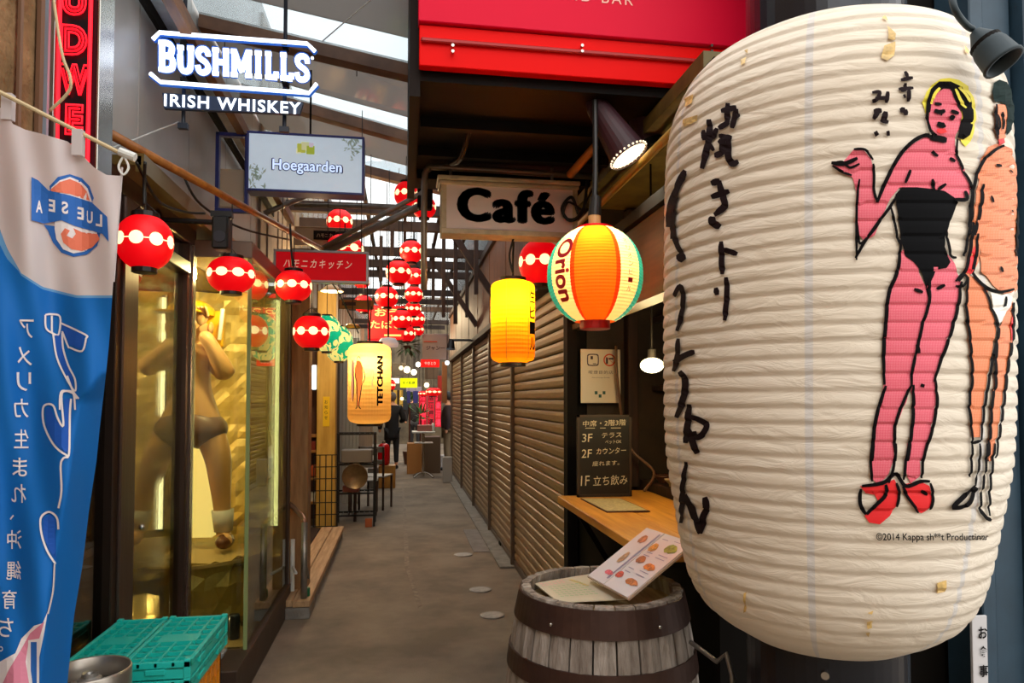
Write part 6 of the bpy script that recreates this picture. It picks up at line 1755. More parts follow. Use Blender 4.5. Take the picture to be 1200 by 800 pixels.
M_skin = mat('skin', '#c98f6c', 0.55); M_hair = mat('black_hair', '#120d0b', 0.6); M_bcoat = mat('black_coat', '#0b0a0d', 0.8)
q = at(458, 545, Z=0.0)
q = at(459, 549, Z=0.0); 
person('person in a long black coat walking away, half behind the cream lantern', q.x, q.y, 1.62, 0.1, M_bcoat, mat('black_trousers', '#101014', 0.8), M_skin, mat('grey_hair', '#6e6258', 0.7), arm='bent')
q = at(486, 528, Z=0.0); person('small distant person in a dark jacket beyond the high table', q.x, q.y, 1.66, 3.0, mat('dark_jacket', '#221f22', 0.8), mat('grey_trousers', '#2c2c30', 0.8), M_skin, M_hair, long_coat=False)
q = at(522, 552.5, Z=0.0); q.y = 15.0; q.x = at(522, 500, Y=15.0).x; person('person in dark clothes at the right edge of the alley beyond the last shutter', q.x + .05, q.y, 1.63, 1.5, mat('dark_red_jacket', '#261417', 0.8), mat('khaki_trousers', '#6c5a40', 0.8), M_skin, M_hair, long_coat=False)

# statue in the show window
t = thing('window_figure', 'life-size tan figure with yellow cap, arms raised, standing in the golden show window', 'statue', (-1.32, 4.5, .6))
SX, SYY = -1.29, 4.55
def q_(px, py, dy=0.0):
    v = at(px, py, Y=SYY + dy); return v
V = [q_(226, 480), q_(226, 455), q_(225, 430), q_(226, 412), q_(224, 402, -.02), q_(222, 390, -.03), q_(222, 372, -.02),
     q_(250, 418), q_(266, 440, -.08), q_(245, 400, -.15), q_(236, 388, -.14), q_(196, 418), q_(168, 432, -.08), q_(194, 410, -.16), q_(204, 396, -.15),
     q_(240, 492, -.02), q_(256, 535, -.04), q_(260, 590), q_(262, 628), q_(266, 636, -.12), q_(208, 492), q_(184, 535, -.02), q_(166, 590), q_(160, 626), q_(156, 634, -.12)]
E = [(0, 1), (1, 2), (2, 3), (3, 4), (4, 5), (5, 6), (3, 7), (7, 8), (8, 9), (9, 10), (3, 11), (11, 12), (12, 13), (13, 14), (0, 15), (15, 16), (16, 17), (17, 18), (18, 19), (0, 20), (20, 21), (21, 22), (22, 23), (23, 24)]
R = [.115, .105, .135, .11, .065, .125, .115, .08, .065, .042, .045, .08, .065, .042, .045, .105, .085, .055, .045, .04, .105, .085, .055, .045, .04]
M_fig = mat('figure_skin', '#e8b47a', 0.3)
skin_body('body', V, E, R, M_fig, t, 2)
skin_body('shorts', [q_(226, 468), q_(226, 485), q_(243, 502, -.02), q_(252, 522, -.03), q_(206, 502), q_(194, 522)], [(0, 1), (1, 2), (2, 3), (1, 4), (4, 5)], [.15, .155, .15, .135, .15, .135], mat('figure_shorts', '#7d5f50', 0.4), t, 2)
for a_, b_, f_ in (((261, 597), (262, 622), (266, 634)), ((165, 597), (161, 620), (157, 632))):
    bm = bmn(); cyl(bm, q_(*a_), q_(*b_), .066, .055, 16); obj('sock', bm, mat('white_sock', '#d9d2c6', 0.7), t, smooth=True)
    bm = bmn(); e_ = q_(*f_); ball(bm, e_ + Vector((0, -.05, .012)), .062, .85, 1.7, .75); obj('shoe', bm, mat('brown_leather', '#6a3a20', 0.25), t, smooth=True)
bm = bmn(); hc = q_(222, 380, -.02); ball(bm, hc + Vector((0, .03, .055)), .145, 1, 1, .72, 20, 12)
bmesh.ops.delete(bm, geom=[v for v in bm.verts if v.co.z < hc.z + .045], context='VERTS'); box(bm, hc.x - .12, hc.x + .12, hc.y - .24, hc.y - .09, hc.z + .05, hc.z + .065, .004); obj('cap', bm, mat('figure_yellow', '#f0b81c', 0.4), t, smooth=False)
bm = bmn(); box(bm, hc.x + .02, hc.x + .19, hc.y + .02, hc.y + .1, hc.z - .14, hc.z + .09, .01); obj('yellow_cloth', bm, mat('figure_yellow', '#f0b81c'), t)
for sx in (-1, 1):
    bm = bmn(); ball(bm, hc + Vector((sx * .125, .0, -.02)), .032, .5, 1, 1.2, 10, 8); obj('ear', bm, M_fig, t, smooth=True)
    bm = bmn(); ball(bm, hc + Vector((sx * .045, -.128, .0)), .018, 1.2, .5, 1, 10, 8); obj('eye', bm, mat('figure_eye', '#2c1812', 0.2), t, smooth=True)
bm = bmn(); ball(bm, hc + Vector((0, -.14, -.035)), .022, 1, 1, 1.1, 10, 8); obj('nose', bm, M_fig, t, smooth=True)
bm = bmn(); tube(bm, [hc + Vector((-.04, -.128, -.075)), hc + Vector((0, -.136, -.085)), hc + Vector((.04, -.128, -.075))], .007, 6); obj('mouth', bm, mat('figure_lips', '#9a4a38', 0.4), t)
bm = bmn(); cyl(bm, q_(261, 362, -.12), q_(257, 398, -.14), .012, seg=10); obj('stick', bm, M_white, t)
for sx, pp in ((1, (238, 386)), (-1, (204, 394))):   # hands: palm, four fingers, thumb
    w = q_(pp[0], pp[1], -.15)
    VV = [w, w + Vector((-.01 * sx, -.02, .06))]; EE = [(0, 1)]; RR = [.03, .036]
    for f in range(4):
        b_ = w + Vector(((-.030 + .02 * f) * 1.0, -.025, .085)); VV += [b_, b_ + Vector((-.004 * sx, -.03, .035 + .005 * (f in (1, 2)))), b_ + Vector((-.006 * sx, -.045, .045))]; n_ = len(VV); EE += [(1, n_ - 3), (n_ - 3, n_ - 2), (n_ - 2, n_ - 1)]; RR += [.011, .010, .008]
    b_ = w + Vector((-.045 * sx, -.02, .045)); VV += [b_, b_ + Vector((-.02 * sx, -.02, .03))]; n_ = len(VV); EE += [(0, n_ - 2), (n_ - 2, n_ - 1)]; RR += [.013, .010]
    skin_body('hand', VV, EE, RR, M_fig, t, 1)
ff = q_(262, 640)
bm = bmn()
n = 48
rings = []
random.seed(11)
for i, (r, z) in enumerate([(.50, .2), (.56, .26), (.54, .34), (.57, .44), (.53, .52), (.55, .585)]):
    rings.append([bm.verts.new((-1.36 + (r + random.uniform(-.035, .035)) * math.cos(2 * PI * k / n), 4.56 + (r * .9 + random.uniform(-.035, .035)) * math.sin(2 * PI * k / n), z + random.uniform(-.02, .02))) for k in range(n)])
for i in range(5):
    for k in range(n): bm.faces.new((rings[i][k], rings[i][(k + 1) % n], rings[i + 1][(k + 1) % n], rings[i + 1][k]))
bm.faces.new(rings[0][::-1]); bm.faces.new(rings[-1])
for v in bm.verts: v.co.x = min(v.co.x, XC - .03); v.co.y = min(max(v.co.y, YC + .03), YD - .1)
t = thing('rock_pedestal', 'crumpled gold rock-like pedestal under the figure in the show window', 'pedestal', (-1.36, 4.56, .2))
obj('rock', bm, mat('crumpled_rock_gold', '#a8904c', 0.38, 0.45, var=0.45, vscale=3, bump=1.0, bscale=6), t)
bm = bmn(); zt = ff.z - .0
lathe(bm, [(.50, .58), (.56, .585), (.56, zt - .035), (.55, zt - .03)], (0, 0, 0), 40)
for v in bm.verts:
    v.co.x = min(v.co.x - 1.36, XC - .03); v.co.y = min(max(v.co.y * .9 + 4.56, YC + .03), YD - .1)
obj('pedestal_top', bm, mat('pedestal_beige', '#b89c62', 0.5), t)
bm = bmn(); box(bm, -1.42, -1.22, 4.85, 4.95, .6, 1.3, .004); tag(obj('light_box', bm, glow('lit_panel', '#ffe28a', .8)), 'narrow glowing cream light box standing behind the legs of the show window figure', 'light box')
for x, y, lab in ((-.87, 5.12, 'vertical strip light inside the show window, near the corner glass'), (-1.62, 5.10, 'vertical strip light inside the show window, behind the figure on the left'), (-2.25, 5.05, 'vertical strip light at the far left inside the show window')):
    t = thing('strip_light', lab, 'light', (x, y, .3), 'strip lights in the show window')
    bm = bmn(); box(bm, x - .012, x + .012, y - .008, y + .008, .62, 2.2, .002); obj('tube', bm, glow('strip_glow', '#fff0b4', 6.0), t)
    bm = bmn(); box(bm, x - .018, x + .018, y + .008, y + .02, .6, 2.22); obj('channel', bm, M_steel, t)
bm = bmn(); lathe(bm, [(.03, 0), (.032, .01), (.03, .12), (.025, .13)], (-.9, 4.05, .2), 16); tag(obj('dark_jar', bm, mat('dark_glass_jar', '#1c2430', 0.2), smooth=True), 'small dark jar standing at the foot of the show window corner', 'jar')
# bar things behind the door
for i, (x, y, z, w, lab) in enumerate([(-1.7, 3.2, 1.15, .5, 'small lit shelf inside the bar behind the flag edge, upper'), (-1.8, 3.55, .75, .3, 'small shelf inside the bar behind the flag edge, lower')]):
    bm = bmn(); box(bm, x - w / 2, x + w / 2, y, y + .3, z, z + .03, .003); box(bm, x - w / 2, x - w / 2 + .03, y, y + .3, .0, z); box(bm, x + w / 2 - .03, x + w / 2, y, y + .3, .0, z); tag(obj('bar_shelf', bm, mat('bar_shelf_wood', '#a67c3c', 0.5)), lab, 'shelf')
bm = bmn(); lathe(bm, [(.03, 0), (.03, .14), (.012, .2), (.012, .26)], (-1.62, 3.3, 1.18), 14); tag(obj('yellow_bottle', bm, mat('yellow_bottle', '#d8a418', 0.3), smooth=True), 'yellow bottle on the upper bar shelf behind the glass door', 'bottle')

# ------------------------------------------------------------------ left middle: deck, rail, column, rack
t = thing('timber_deck', 'pale timber deck step along the left side of the alley, beyond the show window', 'step', (-.75, 6.4, 0))
bm = bmn(); box(bm, -.86, -.62, 5.0, 5.3, 0, .075, .004); box(bm, -1.3, -.635, 5.3, 7.85, 0, .075); obj('concrete_base', bm, M_conc, t)
xs = [(-.79, -.71), (-.705, -.62)]
for i, (x0, x1) in enumerate([(-.735, -.62), (-.855, -.74)]):
    bm = bmn(); box(bm, x0, x1, 5.0 if i == 0 else 5.02, 7.85, .08, .125, .004); obj('plank', bm, M_deck, t)
for i in range(4):
    bm = bmn(); box(bm, -1.3 + .11 * i, -1.3 + .11 * i + .105, 5.55, 7.85, .08, .118, .004); obj('plank', bm, M_woodd, t)
t = thing('handrail', 'bent steel handrail on the deck beside the show window', 'handrail', (-.72, 5.1, 0))
pt_ = at(357, 612, Y=5.06); pb_ = Vector((pt_.x, 5.06, .0))
bm = bmn(); tube(bm, [pb_, Vector((pt_.x, 5.06, pt_.z)), ], .022, 10, 1); obj('post', bm, M_steel, t, smooth=True)
bm = bmn(); tube(bm, [Vector((pt_.x, 5.06, pt_.z)), Vector((pt_.x - .03, 5.15, pt_.z + .03)), Vector((-.80, 5.27, pt_.z + .10))], .017, 10, 2); obj('top_rail', bm, mat('copper_tinted_rail', '#9a7a68', 0.35, 0.6), t, smooth=True)
bm = bmn(); a_ = at(341, 632, Y=5.26); cyl(bm, (-.775, 5.27, .125), (-.775, 5.27, a_.z), .016, seg=10); cyl(bm, (-.775, 5.27, .3), (-.72, 5.06, .3), .01, seg=8); obj('short_post', bm, M_white, t)
bm = bmn(); cyl(bm, (pt_.x, 5.06, .42), (-.64, 5.10, .25), .008, seg=8); obj('stay', bm, M_steel, t)
bm = bmn(); lathe(bm, [(.025, .125), (.028, .13), (.027, .18), (.02, .185)], (-.66, 5.12, 0), 14); tag(obj('green_can', bm, mat('green_can', '#1f6a48', 0.4), smooth=True), 'small green can standing at the end of the timber deck', 'can')

q = at(381, 610, Z=.12)
t = thing('yellow_column', 'yellow wooden column with a small yellow notice, standing on the deck', 'column', (q.x, q.y, .12))
bm = bmn(); box(bm, q.x - .105, q.x + .105, q.y, q.y + .2, .0, 2.75, .008); obj('shaft', bm, mat('yellow_column', '#d9b258', 0.5, color2='#b78f3a', vscale=3, vstretch=(4, 4, .5)), t)
bm = bmn(); z_ = at(381, 482, Y=q.y).z; box(bm, q.x - .035, q.x + .04, q.y - .006, q.y, z_ - .17, z_ + .17, .001); obj('notice', bm, mat('notice_yellow', '#f0c818', 0.5), t)
tb = fit_text('おしらせ', .045, .26, offset=.02); tb.free()
for k, ch in enumerate('お知らせ'):
    tb = fit_text(ch, .035, .04); front(tb, (q.x, q.y - .008, z_ + .11 - k * .06)); obj('lettering', tb, M_woodd, t)
# wire rack with round tray
q = at(416, 617, Z=0.0); RX0, RX1, RYY = q.x - .22, q.x + .22, q.y
t = thing('wire_rack', 'black wire rack with a round tray hung on it, at the end of the deck', 'rack', (q.x, q.y, 0))
bm = bmn()
for x in (RX0, RX1):
    for y in (RYY, RYY + .3): box(bm, x - .012, x + .012, y - .012, y + .012, 0, 1.1)
obj('posts', bm, M_black, t)
for z in (.12, .38, .72, 1.08):
    bm = bmn()
    box(bm, RX0, RX1, RYY, RYY + .012, z, z + .02); box(bm, RX0, RX1, RYY + .288, RYY + .3, z, z + .02)
    for k in range(8): x = RX0 + (RX1 - RX0) * k / 7; box(bm, x - .004, x + .004, RYY, RYY + .3, z + .004, z + .012)
    obj('shelf', bm, M_black, t)
rc = at(416, 558, Y=RYY - .03)
bm = bmn(); lathe(bm, [(.0, 0), (.13, 0), (.145, .02), (.15, .02), (.135, -.008), (0, -.01)], (0, 0, 0), 32, caps=False); bmesh.ops.transform(bm, matrix=Matrix.Translation(rc) @ Matrix.Rotation(PI / 2, 4, 'X'), verts=bm.verts)
tag(obj('round_tray', bm, mat('worn_tray', '#7c6648', 0.35, 0.5, var=.3, vscale=9), smooth=True), 'round worn metal tray standing on edge against the wire rack', 'tray')
bm = bmn(); box(bm, RX0 + .05, RX1 - .03, RYY + .03, RYY + .26, .745, .9, .01); tag(obj('rack_box', bm, mat('grey_box', '#77706a', 0.5)), 'grey box on the upper shelf of the wire rack', 'box')
bm = bmn(); box(bm, RX0 + .07, RX1 - .18, RYY + .03, RYY + .2, .4, .48, .01); tag(obj('rack_box', bm, mat('reddish_box', '#a05a48', 0.5)), 'reddish box on the lower shelf of the wire rack', 'box')
bm = bmn(); box(bm, RX1 - .1, RX1 - .02, RYY - .06, RYY - .02, .0, .1, .004); tag(obj('brick_block', bm, mat('brick_block', '#a05634', 0.8)), 'orange brick at the foot of the wire rack', 'brick')
t = thing('wire_grid', 'black wire grid panel standing in front of the yellow column', 'grid panel', (-.9, 7.86, .125))
x0 = at(368, 600, Y=7.9).x; x1 = at(396, 600, Y=7.9).x; z0_, z1_ = .125, at(380, 533, Y=7.9).z
bm = bmn()
for k in range(5): x = x0 + (x1 - x0) * k / 4; box(bm, x - .005, x + .005, 7.84, 7.85, z0_, z1_)
obj('uprights', bm, M_black, t)
bm = bmn()
for k in range(7): z = z0_ + (z1_ - z0_) * k / 6; box(bm, x0, x1, 7.834, 7.84, z, z + .01)
obj('crosswires', bm, M_black, t)
# chairs behind
def chair(x, y, rz, lab):
    t = thing('metal_chair', lab, 'chair', (x, y, 0), 'steel cafe chairs on the left'); 
    m = Matrix.Translation((x, y, 0)) @ Matrix.Rotation(rz, 4, 'Z')
    def ob(name, f, mt):
        bm = bmn(); f(bm); bmesh.ops.transform(bm, matrix=m, verts=bm.verts); obj(name, bm, mt, t)
    ob('seat', lambda b: box(b, -.19, .19, -.19, .19, .44, .46, .006), M_steel)
    for sx in (-.17, .17):
        for sy in (-.17, .17): ob('leg', lambda b: box(b, sx - .012, sx + .012, sy - .012, sy + .012, 0, .44 if sy < 0 else .86), M_frame)
    ob('backrest', lambda b: (box(b, -.18, .18, .16, .18, .78, .86, .004), box(b, -.18, .18, .16, .18, .62, .68, .004)), M_steel)
chair(-.50, 9.45, PI, 'steel cafe chair directly behind the wire rack'); chair(-.36, 9.9, PI * .9, 'steel cafe chair farther back behind the wire rack, nearer the red canister')
bm = bmn(); box(bm, -.78, -.40, 8.72, 9.05, .70, .73, .004); cyl(bm, (-.57, 8.88, 0), (-.57, 8.88, .7), .02); tag(obj('side_table', bm, M_frame), 'small brown side table between the yellow column and the chairs', 'table')
# grey curtain panel behind, shelves in the nook left of the column
t = thing('grey_shutter_panel', 'pale grey corrugated panel behind the cream lantern', 'panel', (-.72, 9.9, 0))
a_ = at(393, 480, Y=10.4); b_ = at(421, 480, Y=10.4)
k = 0; x = a_.x
while x < b_.x:
    bm = bmn(); box(bm, x, min(x + .05, b_.x) - .004, 10.4 + .012 * (k % 2), 10.45, 0, 2.4, .002); obj('slat', bm, mat('pale_grey_panel', '#aaa79c', 0.5), t); x += .05; k += 1
a_ = at(361, 520, Y=8.35)
t = thing('nook_shelf', 'wooden shelf unit in the nook between the tan pillar and the yellow column', 'shelf', (a_.x, 8.35, .1))
a2_ = at(371, 520, Y=8.35)
for py in (530, 512, 562, 590):
    z = at(366, py, Y=8.35).z; bm = bmn(); box(bm, a_.x - .4, a2_.x, 8.3, 8.55, z, z + .03, .002); obj('board', bm, mat('nook_wood', '#9a6a34', 0.5), t)
bm = bmn(); box(bm, a_.x - .4, a2_.x, 8.55, 8.6, .1, 2.4); obj('back_panel', bm, mat('nook_back', '#4c2a1a', 0.6), t)
for py, c_, lab in ((553, '#a8481c', 'orange box on the nook shelf'), (524, '#7a2418', 'dark red box on the nook shelf'), (586, '#b8b4a8', 'pale pot on the lowest nook shelf')):
    z = at(366, py, Y=8.2).z; bm = bmn(); box(bm, a_.x - .02, a2_.x - .01, 8.32, 8.5, z - .06, z + .06, .006); tag(obj('nook_box', bm, mat('nook' + c_[1:], c_, 0.5)), lab, 'box')
t = thing('window_strip_light', 'bright cold vertical light strip between the tan pillar and the yellow column', 'light', tuple(at(367, 440, Y=8.2)))
bm = bmn(); a_ = at(365.5, 456, Y=8.25); b_ = at(370.5, 428, Y=8.25); box(bm, a_.x, b_.x, 8.24, 8.26, a_.z, b_.z, .003); obj('diffuser', bm, glow('cold_strip', '#dff4ff', 2.5), t)
bm = bmn(); box(bm, a_.x - .01, b_.x + .01, 8.26, 8.28, a_.z - .01, b_.z + .01); obj('housing', bm, M_steel, t)

# red canister on a wooden crate
q = at(452, 572, Z=0.0)
t = thing('wooden_crate', 'amber wooden crate standing on the asphalt under the red canister', 'crate', (q.x, q.y, 0))
bm = bmn(); box(bm, q.x - .12, q.x + .16, q.y, q.y + .3, 0, .38, .006); obj('box_body', bm, mat('amber_crate', '#b8802c', 0.55, color2='#8a5a1c', vscale=4), t)
bm = bmn(); box(bm, q.x - .30, q.x - .13, q.y + .02, q.y + .3, 0, .34, .006); box(bm, q.x - .27, q.x - .16, q.y + .01, q.y + .02, .22, .26); obj('grey_box', bm, mat('grey_plastic_box', '#5c5850', 0.5), t)
t = thing('red_canister', 'shiny red canister standing on the amber crate', 'canister', (q.x - .05, q.y + .12, .38))
bm = bmn(); lathe(bm, [(.07, 0), (.10, .02), (.105, .1), (.105, .28), (.09, .34), (.05, .37), (.0, .375)], (q.x - .04, q.y + .14, .38), 24, caps=False); obj('tank', bm, mat('glossy_red', '#c40d14', 0.2), t, smooth=True)
bm = bmn(); cyl(bm, (q.x - .04, q.y + .14, .75), (q.x - .04, q.y + .14, .79), .03); obj('valve', bm, M_chrome, t)
# high table
q = at(496, 559, Z=0.0); top = at(494, 505, Y=q.y).z
t = thing('high_table', 'round-footed steel high table with pale top, in the middle of the far alley', 'table', (q.x, q.y, 0))
bm = bmn(); box(bm, q.x - .22, q.x + .22, q.y - .2, q.y + .2, top - .03, top, .006); obj('tabletop', bm, M_white, t)
bm = bmn(); box(bm, q.x - .18, q.x + .18, q.y - .16, q.y + .16, at(494, 518, Y=q.y).z - .015, at(494, 518, Y=q.y).z, .004); obj('lower_shelf', bm, M_white, t)
bm = bmn(); cyl(bm, (q.x, q.y, .02), (q.x, q.y, top), .025); obj('column', bm, M_chrome, t)
for k in range(4):
    a_ = PI / 4 + k * PI / 2; bm = bmn(); tube(bm, [(q.x, q.y, .09), (q.x + .14 * math.cos(a_), q.y + .14 * math.sin(a_), .07), (q.x + .26 * math.cos(a_), q.y + .26 * math.sin(a_), .015)], .017, 8, 4); obj('foot', bm, M_chrome, t, smooth=True)
bm = bmn(); box(bm, q.x - .12, q.x + .16, q.y - .1, q.y + .14, top, top + .12, .008); tag(obj('napkin_box', bm, mat('rosy_box', '#9a6458', 0.5)), 'rosy box on top of the steel high table', 'box')
bm = bmn(); lathe(bm, [(.03, 0), (.035, .02), (.03, .13), (.012, .16)], (q.x + .18, q.y - .05, top), 12); tag(obj('white_bottle', bm, M_white, smooth=True), 'white bottle at the right end of the steel high table', 'bottle')
for k, (dx, dy, w, h, c_, lab) in enumerate(((-.16, .6, .30, .62, '#a8743c', 'cardboard box stack behind the steel high table, left'), (.2, .7, .34, .74, '#5c4a3a', 'dark box stack behind the steel high table, right'), (.62, 1.9, .36, .26, '#8e8c8c', 'low grey plastic box at the right beyond the last shutter'))):
    bm = bmn(); box(bm, q.x + dx - w / 2, q.x + dx + w / 2, q.y + dy, q.y + dy + .35, 0, h, .008); tag(obj('storage_box', bm, mat('sbox' + c_[1:], c_, 0.6)), lab, 'box')
bm = bmn(); a_ = at(524, 565, Z=0); box(bm, a_.x - .08, a_.x + .09, a_.y - .02, a_.y + .1, 0, .46, .006); tag(obj('white_can_box', bm, mat('pale_bin', '#a9a59e', 0.5)), 'pale upright bin at the foot of the farthest shutter', 'bin')

# ------------------------------------------------------------------ far signs and lights
def flat_sign(name, lab, x0, y0, x1, y1, Y, fm, text=None, tm=None, tw=.8, th=.4, dz=0.0, depth=.05, cat='sign', vertical=False):
    a, b, z0, z1, c = rect_at(x0, y0, x1, y1, Y)
    t = thing(name, lab, cat, (c.x, Y, z0))
    bm = bmn(); box(bm, a, b, Y, Y + depth, z0, z1, .004); obj('panel', bm, fm, t)
    if text:
        if vertical:
            n_ = len(text)
            for k, ch in enumerate(text):
                tb = fit_text(ch, (b - a) * tw, (z1 - z0) / n_ * th, offset=.02); front(tb, (c.x, Y - .004, z1 - (z1 - z0) * (k + .5) / n_)); obj('lettering', tb, tm, t)
        else:
            tb = fit_text(text, (b - a) * tw, (z1 - z0) * th, offset=.02); front(tb, (c.x, Y - .004, c.z + dz)); obj('lettering', tb, tm, t)
    return t, a, b, z0, z1, c
t, a, b, z0, z1, c = flat_sign('bar_sign', 'beige square sign with dark Japanese characters by the wooden fascia', 495, 391, 526, 421, 9.6, mat('dusty_pink_sign', '#b79f94', 0.5), 'ジャン一', mat('sign_plum', '#4a2a34', 0.5), .72, .17, -.02)
bm = bmn(); box(bm, a + .02, a + .2, 9.59, 9.6, c.z + .06, c.z + .075); obj('red_line', bm, mat('notice_red', '#d8502c'), t)
bm = bmn(); bar(bm, (b, 9.62, c.z + .1), (.95, 9.62, c.z + .1), .02, .02); obj('arm', bm, M_dark, t)
q = at(529, 403, Y=9.3)
t = thing('arm_lamp', 'small black arm lamp on the wooden fascia beside the beige sign', 'lamp', tuple(q))
bm = bmn(); cyl(bm, (.95, 9.3, q.z + .05), (q.x, 9.3, q.z + .05), .012, seg=8); obj('arm', bm, M_black, t)
bm = bmn(); cyl(bm, (q.x, 9.3, q.z + .05), (q.x - .01, 9.28, q.z - .07), .035, .06, 16); obj('shade', bm, M_black, t)
flat_sign('yellow_green_sign', 'small glowing yellow green sign above the far people', 469, 443, 489, 454, 14.5, glow('lime_sign', '#e8f000', .95, '#b0c000'), 'タイ料理', mat('lime_ink', '#6a7a10', 0.5), .75, .35)
flat_sign('red_strip_sign', 'small glowing red strip sign under the beige square sign', 493, 421, 515, 430, 11, glow('red_strip', '#ff1a14', .9, '#c00c0c'), 'やきとり', glow('red_strip_letters', '#ffb0a0', .9), .6, .4)
flat_sign('white_lit_strip', 'white lit strip sign over the far alley', 455, 443, 468, 449, 15, glow('white_strip', '#ffeedd', 1.1))
M_rtxt = glow('red_lit_text', '#ff3348', 1.3)
for i, (x0, x1, s_, lab) in enumerate(((491, 500, '酒場横丁', 'leftmost glowing red vertical banner of the three at the alley end'), (501, 509, '居酒屋通', 'middle glowing red vertical banner of the three at the alley end'), (510, 517, '大衆酒場', 'rightmost glowing red vertical banner of the three at the alley end'))):
    flat_sign('red_vertical_banner', lab, x0, 460, x1, 500, 16 + .2 * i, glow('banner_red_face', '#d81830', .55, '#a01020'), s_, [mat('banner_dark_ink', '#2a0a10'), M_rtxt][i % 2 == 0], .8, .8, depth=.04, cat='banner', vertical=True)
for i, (x0, x1, lab) in enumerate(((477, 481, 'thin blue and white hanging pennant, left one at the far end'), (484, 490, 'thin blue and white hanging pennant, right one at the far end'))):
    flat_sign('pennant', lab, x0, 458, x1, 472, 15.5, mat('blue_pennant', '#34398a', 0.6), cat='pennant')
flat_sign('shop_curtain', 'pale lilac shop curtain above the pennants', 476, 453, 494, 459, 15.6, mat('lilac_curtain', '#b9b0c8', 0.7), cat='curtain')
t, a, b, z0, z1, c = flat_sign('lit_shopfront', 'warm lit shopfront with a dark frame at the far left end of the alley', 452, 457, 474, 482, 18, glow('shopfront_glow', '#c89a3c', .5), cat='shopfront')
for k in range(4):
    bm = bmn(); x = a + (b - a) * k / 3; box(bm, x - .03, x + .03, 17.94, 18, z0, z1); obj('mullion', bm, M_woodd, t)
for k, (x0, y0, x1, y1, Y, c_, lab) in enumerate(((518, 424, 524, 472, 13.95 + .3, '#8a5a34', 'brown timber post at the right edge of the far alley'), (513, 440, 519, 470, 14.8, '#a02418', 'dark red hanging cloth behind the last shutter'), (498, 430, 514, 444, 15.5, '#5c4632', 'brown wooden signboard above the red vertical banners'), (456, 425, 476, 440, 14, '#7c7466', 'grey canvas awning over the far left shops'), (472, 456, 478, 480, 17, '#3c4a52', 'dark blue-grey shopfront at the far end'))):
    flat_sign(['timber_post', 'red_cloth', 'wooden_signboard', 'canvas_awning', 'blue_shopfront'][k], lab, x0, y0, x1, y1, Y, mat('far' + c_[1:], c_, .6, var=.2), cat=['post', 'cloth', 'sign', 'awning', 'shopfront'][k], depth=.12)
for k, (px, py, Y, s_) in enumerate(((493, 486, 15.8, .26), (480, 470, 16.5, .3))):
    q = at(px, py, Y=Y); random.seed(k)
    t = thing('leafy_plant', ['green leafy plant standing beyond the high table', 'green leafy plant below the yellow green sign'][k], 'plant', (q.x, q.y, 0))
    for n_ in range(40):
        a_ = random.uniform(0, 2 * PI); el = random.uniform(-.6, 1.2); l = random.uniform(.12, .25)
        d_ = Vector((math.cos(a_) * math.cos(el), math.sin(a_) * math.cos(el), math.sin(el))); s2 = d_.cross(Vector((0, 0, 1))).normalized() * .03; o_ = q + d_ * random.uniform(.0, s_ * .5)
        bm = bmn(); bm.faces.new([bm.verts.new(x) for x in (o_, o_ + d_ * l * .5 + s2, o_ + d_ * l, o_ + d_ * l * .5 - s2)]); obj('leaf', bm, mat('leaf_bright', '#4e7a34', .6, var=.3), t)
    bm = bmn(); lathe(bm, [(.12, 0), (.16, .3), (.15, .3)], (q.x, q.y, 0), 16); cyl(bm, (q.x, q.y, .25), (q.x, q.y, q.z), .02, seg=6); obj('pot', bm, M_cer2, t)
# small round bulbs
for i, (px, py, r, d, c_, s_) in enumerate([(477, 433, 4, 12.5, '#fff0c0', 4), (485, 436, 3.5, 13, '#fff0c0', 4), (490, 427, 3, 12, '#fff4d8', 4), (470, 431, 2.5, 12.8, '#ffe9b0', 3), (500, 451, 3, 14, '#ffe0a0', 4), (524, 425, 2.5, 9.5, '#e8f4ff', 4), (471, 467, 2, 16, '#ffe0a0', 4), (458, 467, 2, 16, '#fff0d0', 3)]):
    q = at(px, py, d=d); rr = r / FPX * d
    t = thing('bare_bulb', 'small glowing bulb in the far alley, ' + ['above the yellow green sign', 'upper right of the yellow green sign', 'just left of the red strip sign', 'nearest the cream lantern, upper', 'by the red vertical banners', 'cold white, beside the last shutter', 'low, beside the blue pennants', 'low, behind the black-coated person'][i], 'bulb', tuple(q), 'bulbs in the far alley')
    bm = bmn(); ball(bm, q, rr, u=10, v=8); obj('bulb', bm, glow('bulb' + c_[1:], c_, s_), t, smooth=True)
    bm = bmn(); tube(bm, [q + Vector((0, 0, rr)), (q.x, q.y, 3.3)], .006, 5, 1); obj('cord', bm, M_cable, t)
for i, (px, py, w, d, lab) in enumerate([(508, 459, 9, 14.2, 'flat glowing red round lantern at the far right, larger'), (496, 461, 6, 15, 'flat glowing red round lantern at the far right, smaller'), (459, 451, 4.5, 12.5, 'small glowing red lantern just right of the cream lantern')]):
    p = at(px, py, d=d); dup(lp, p, lab, 1.0, (w / FPX * d / .1,) * 2 + (w / FPX * d / .1 * (.6 if i < 2 else 1.4),))
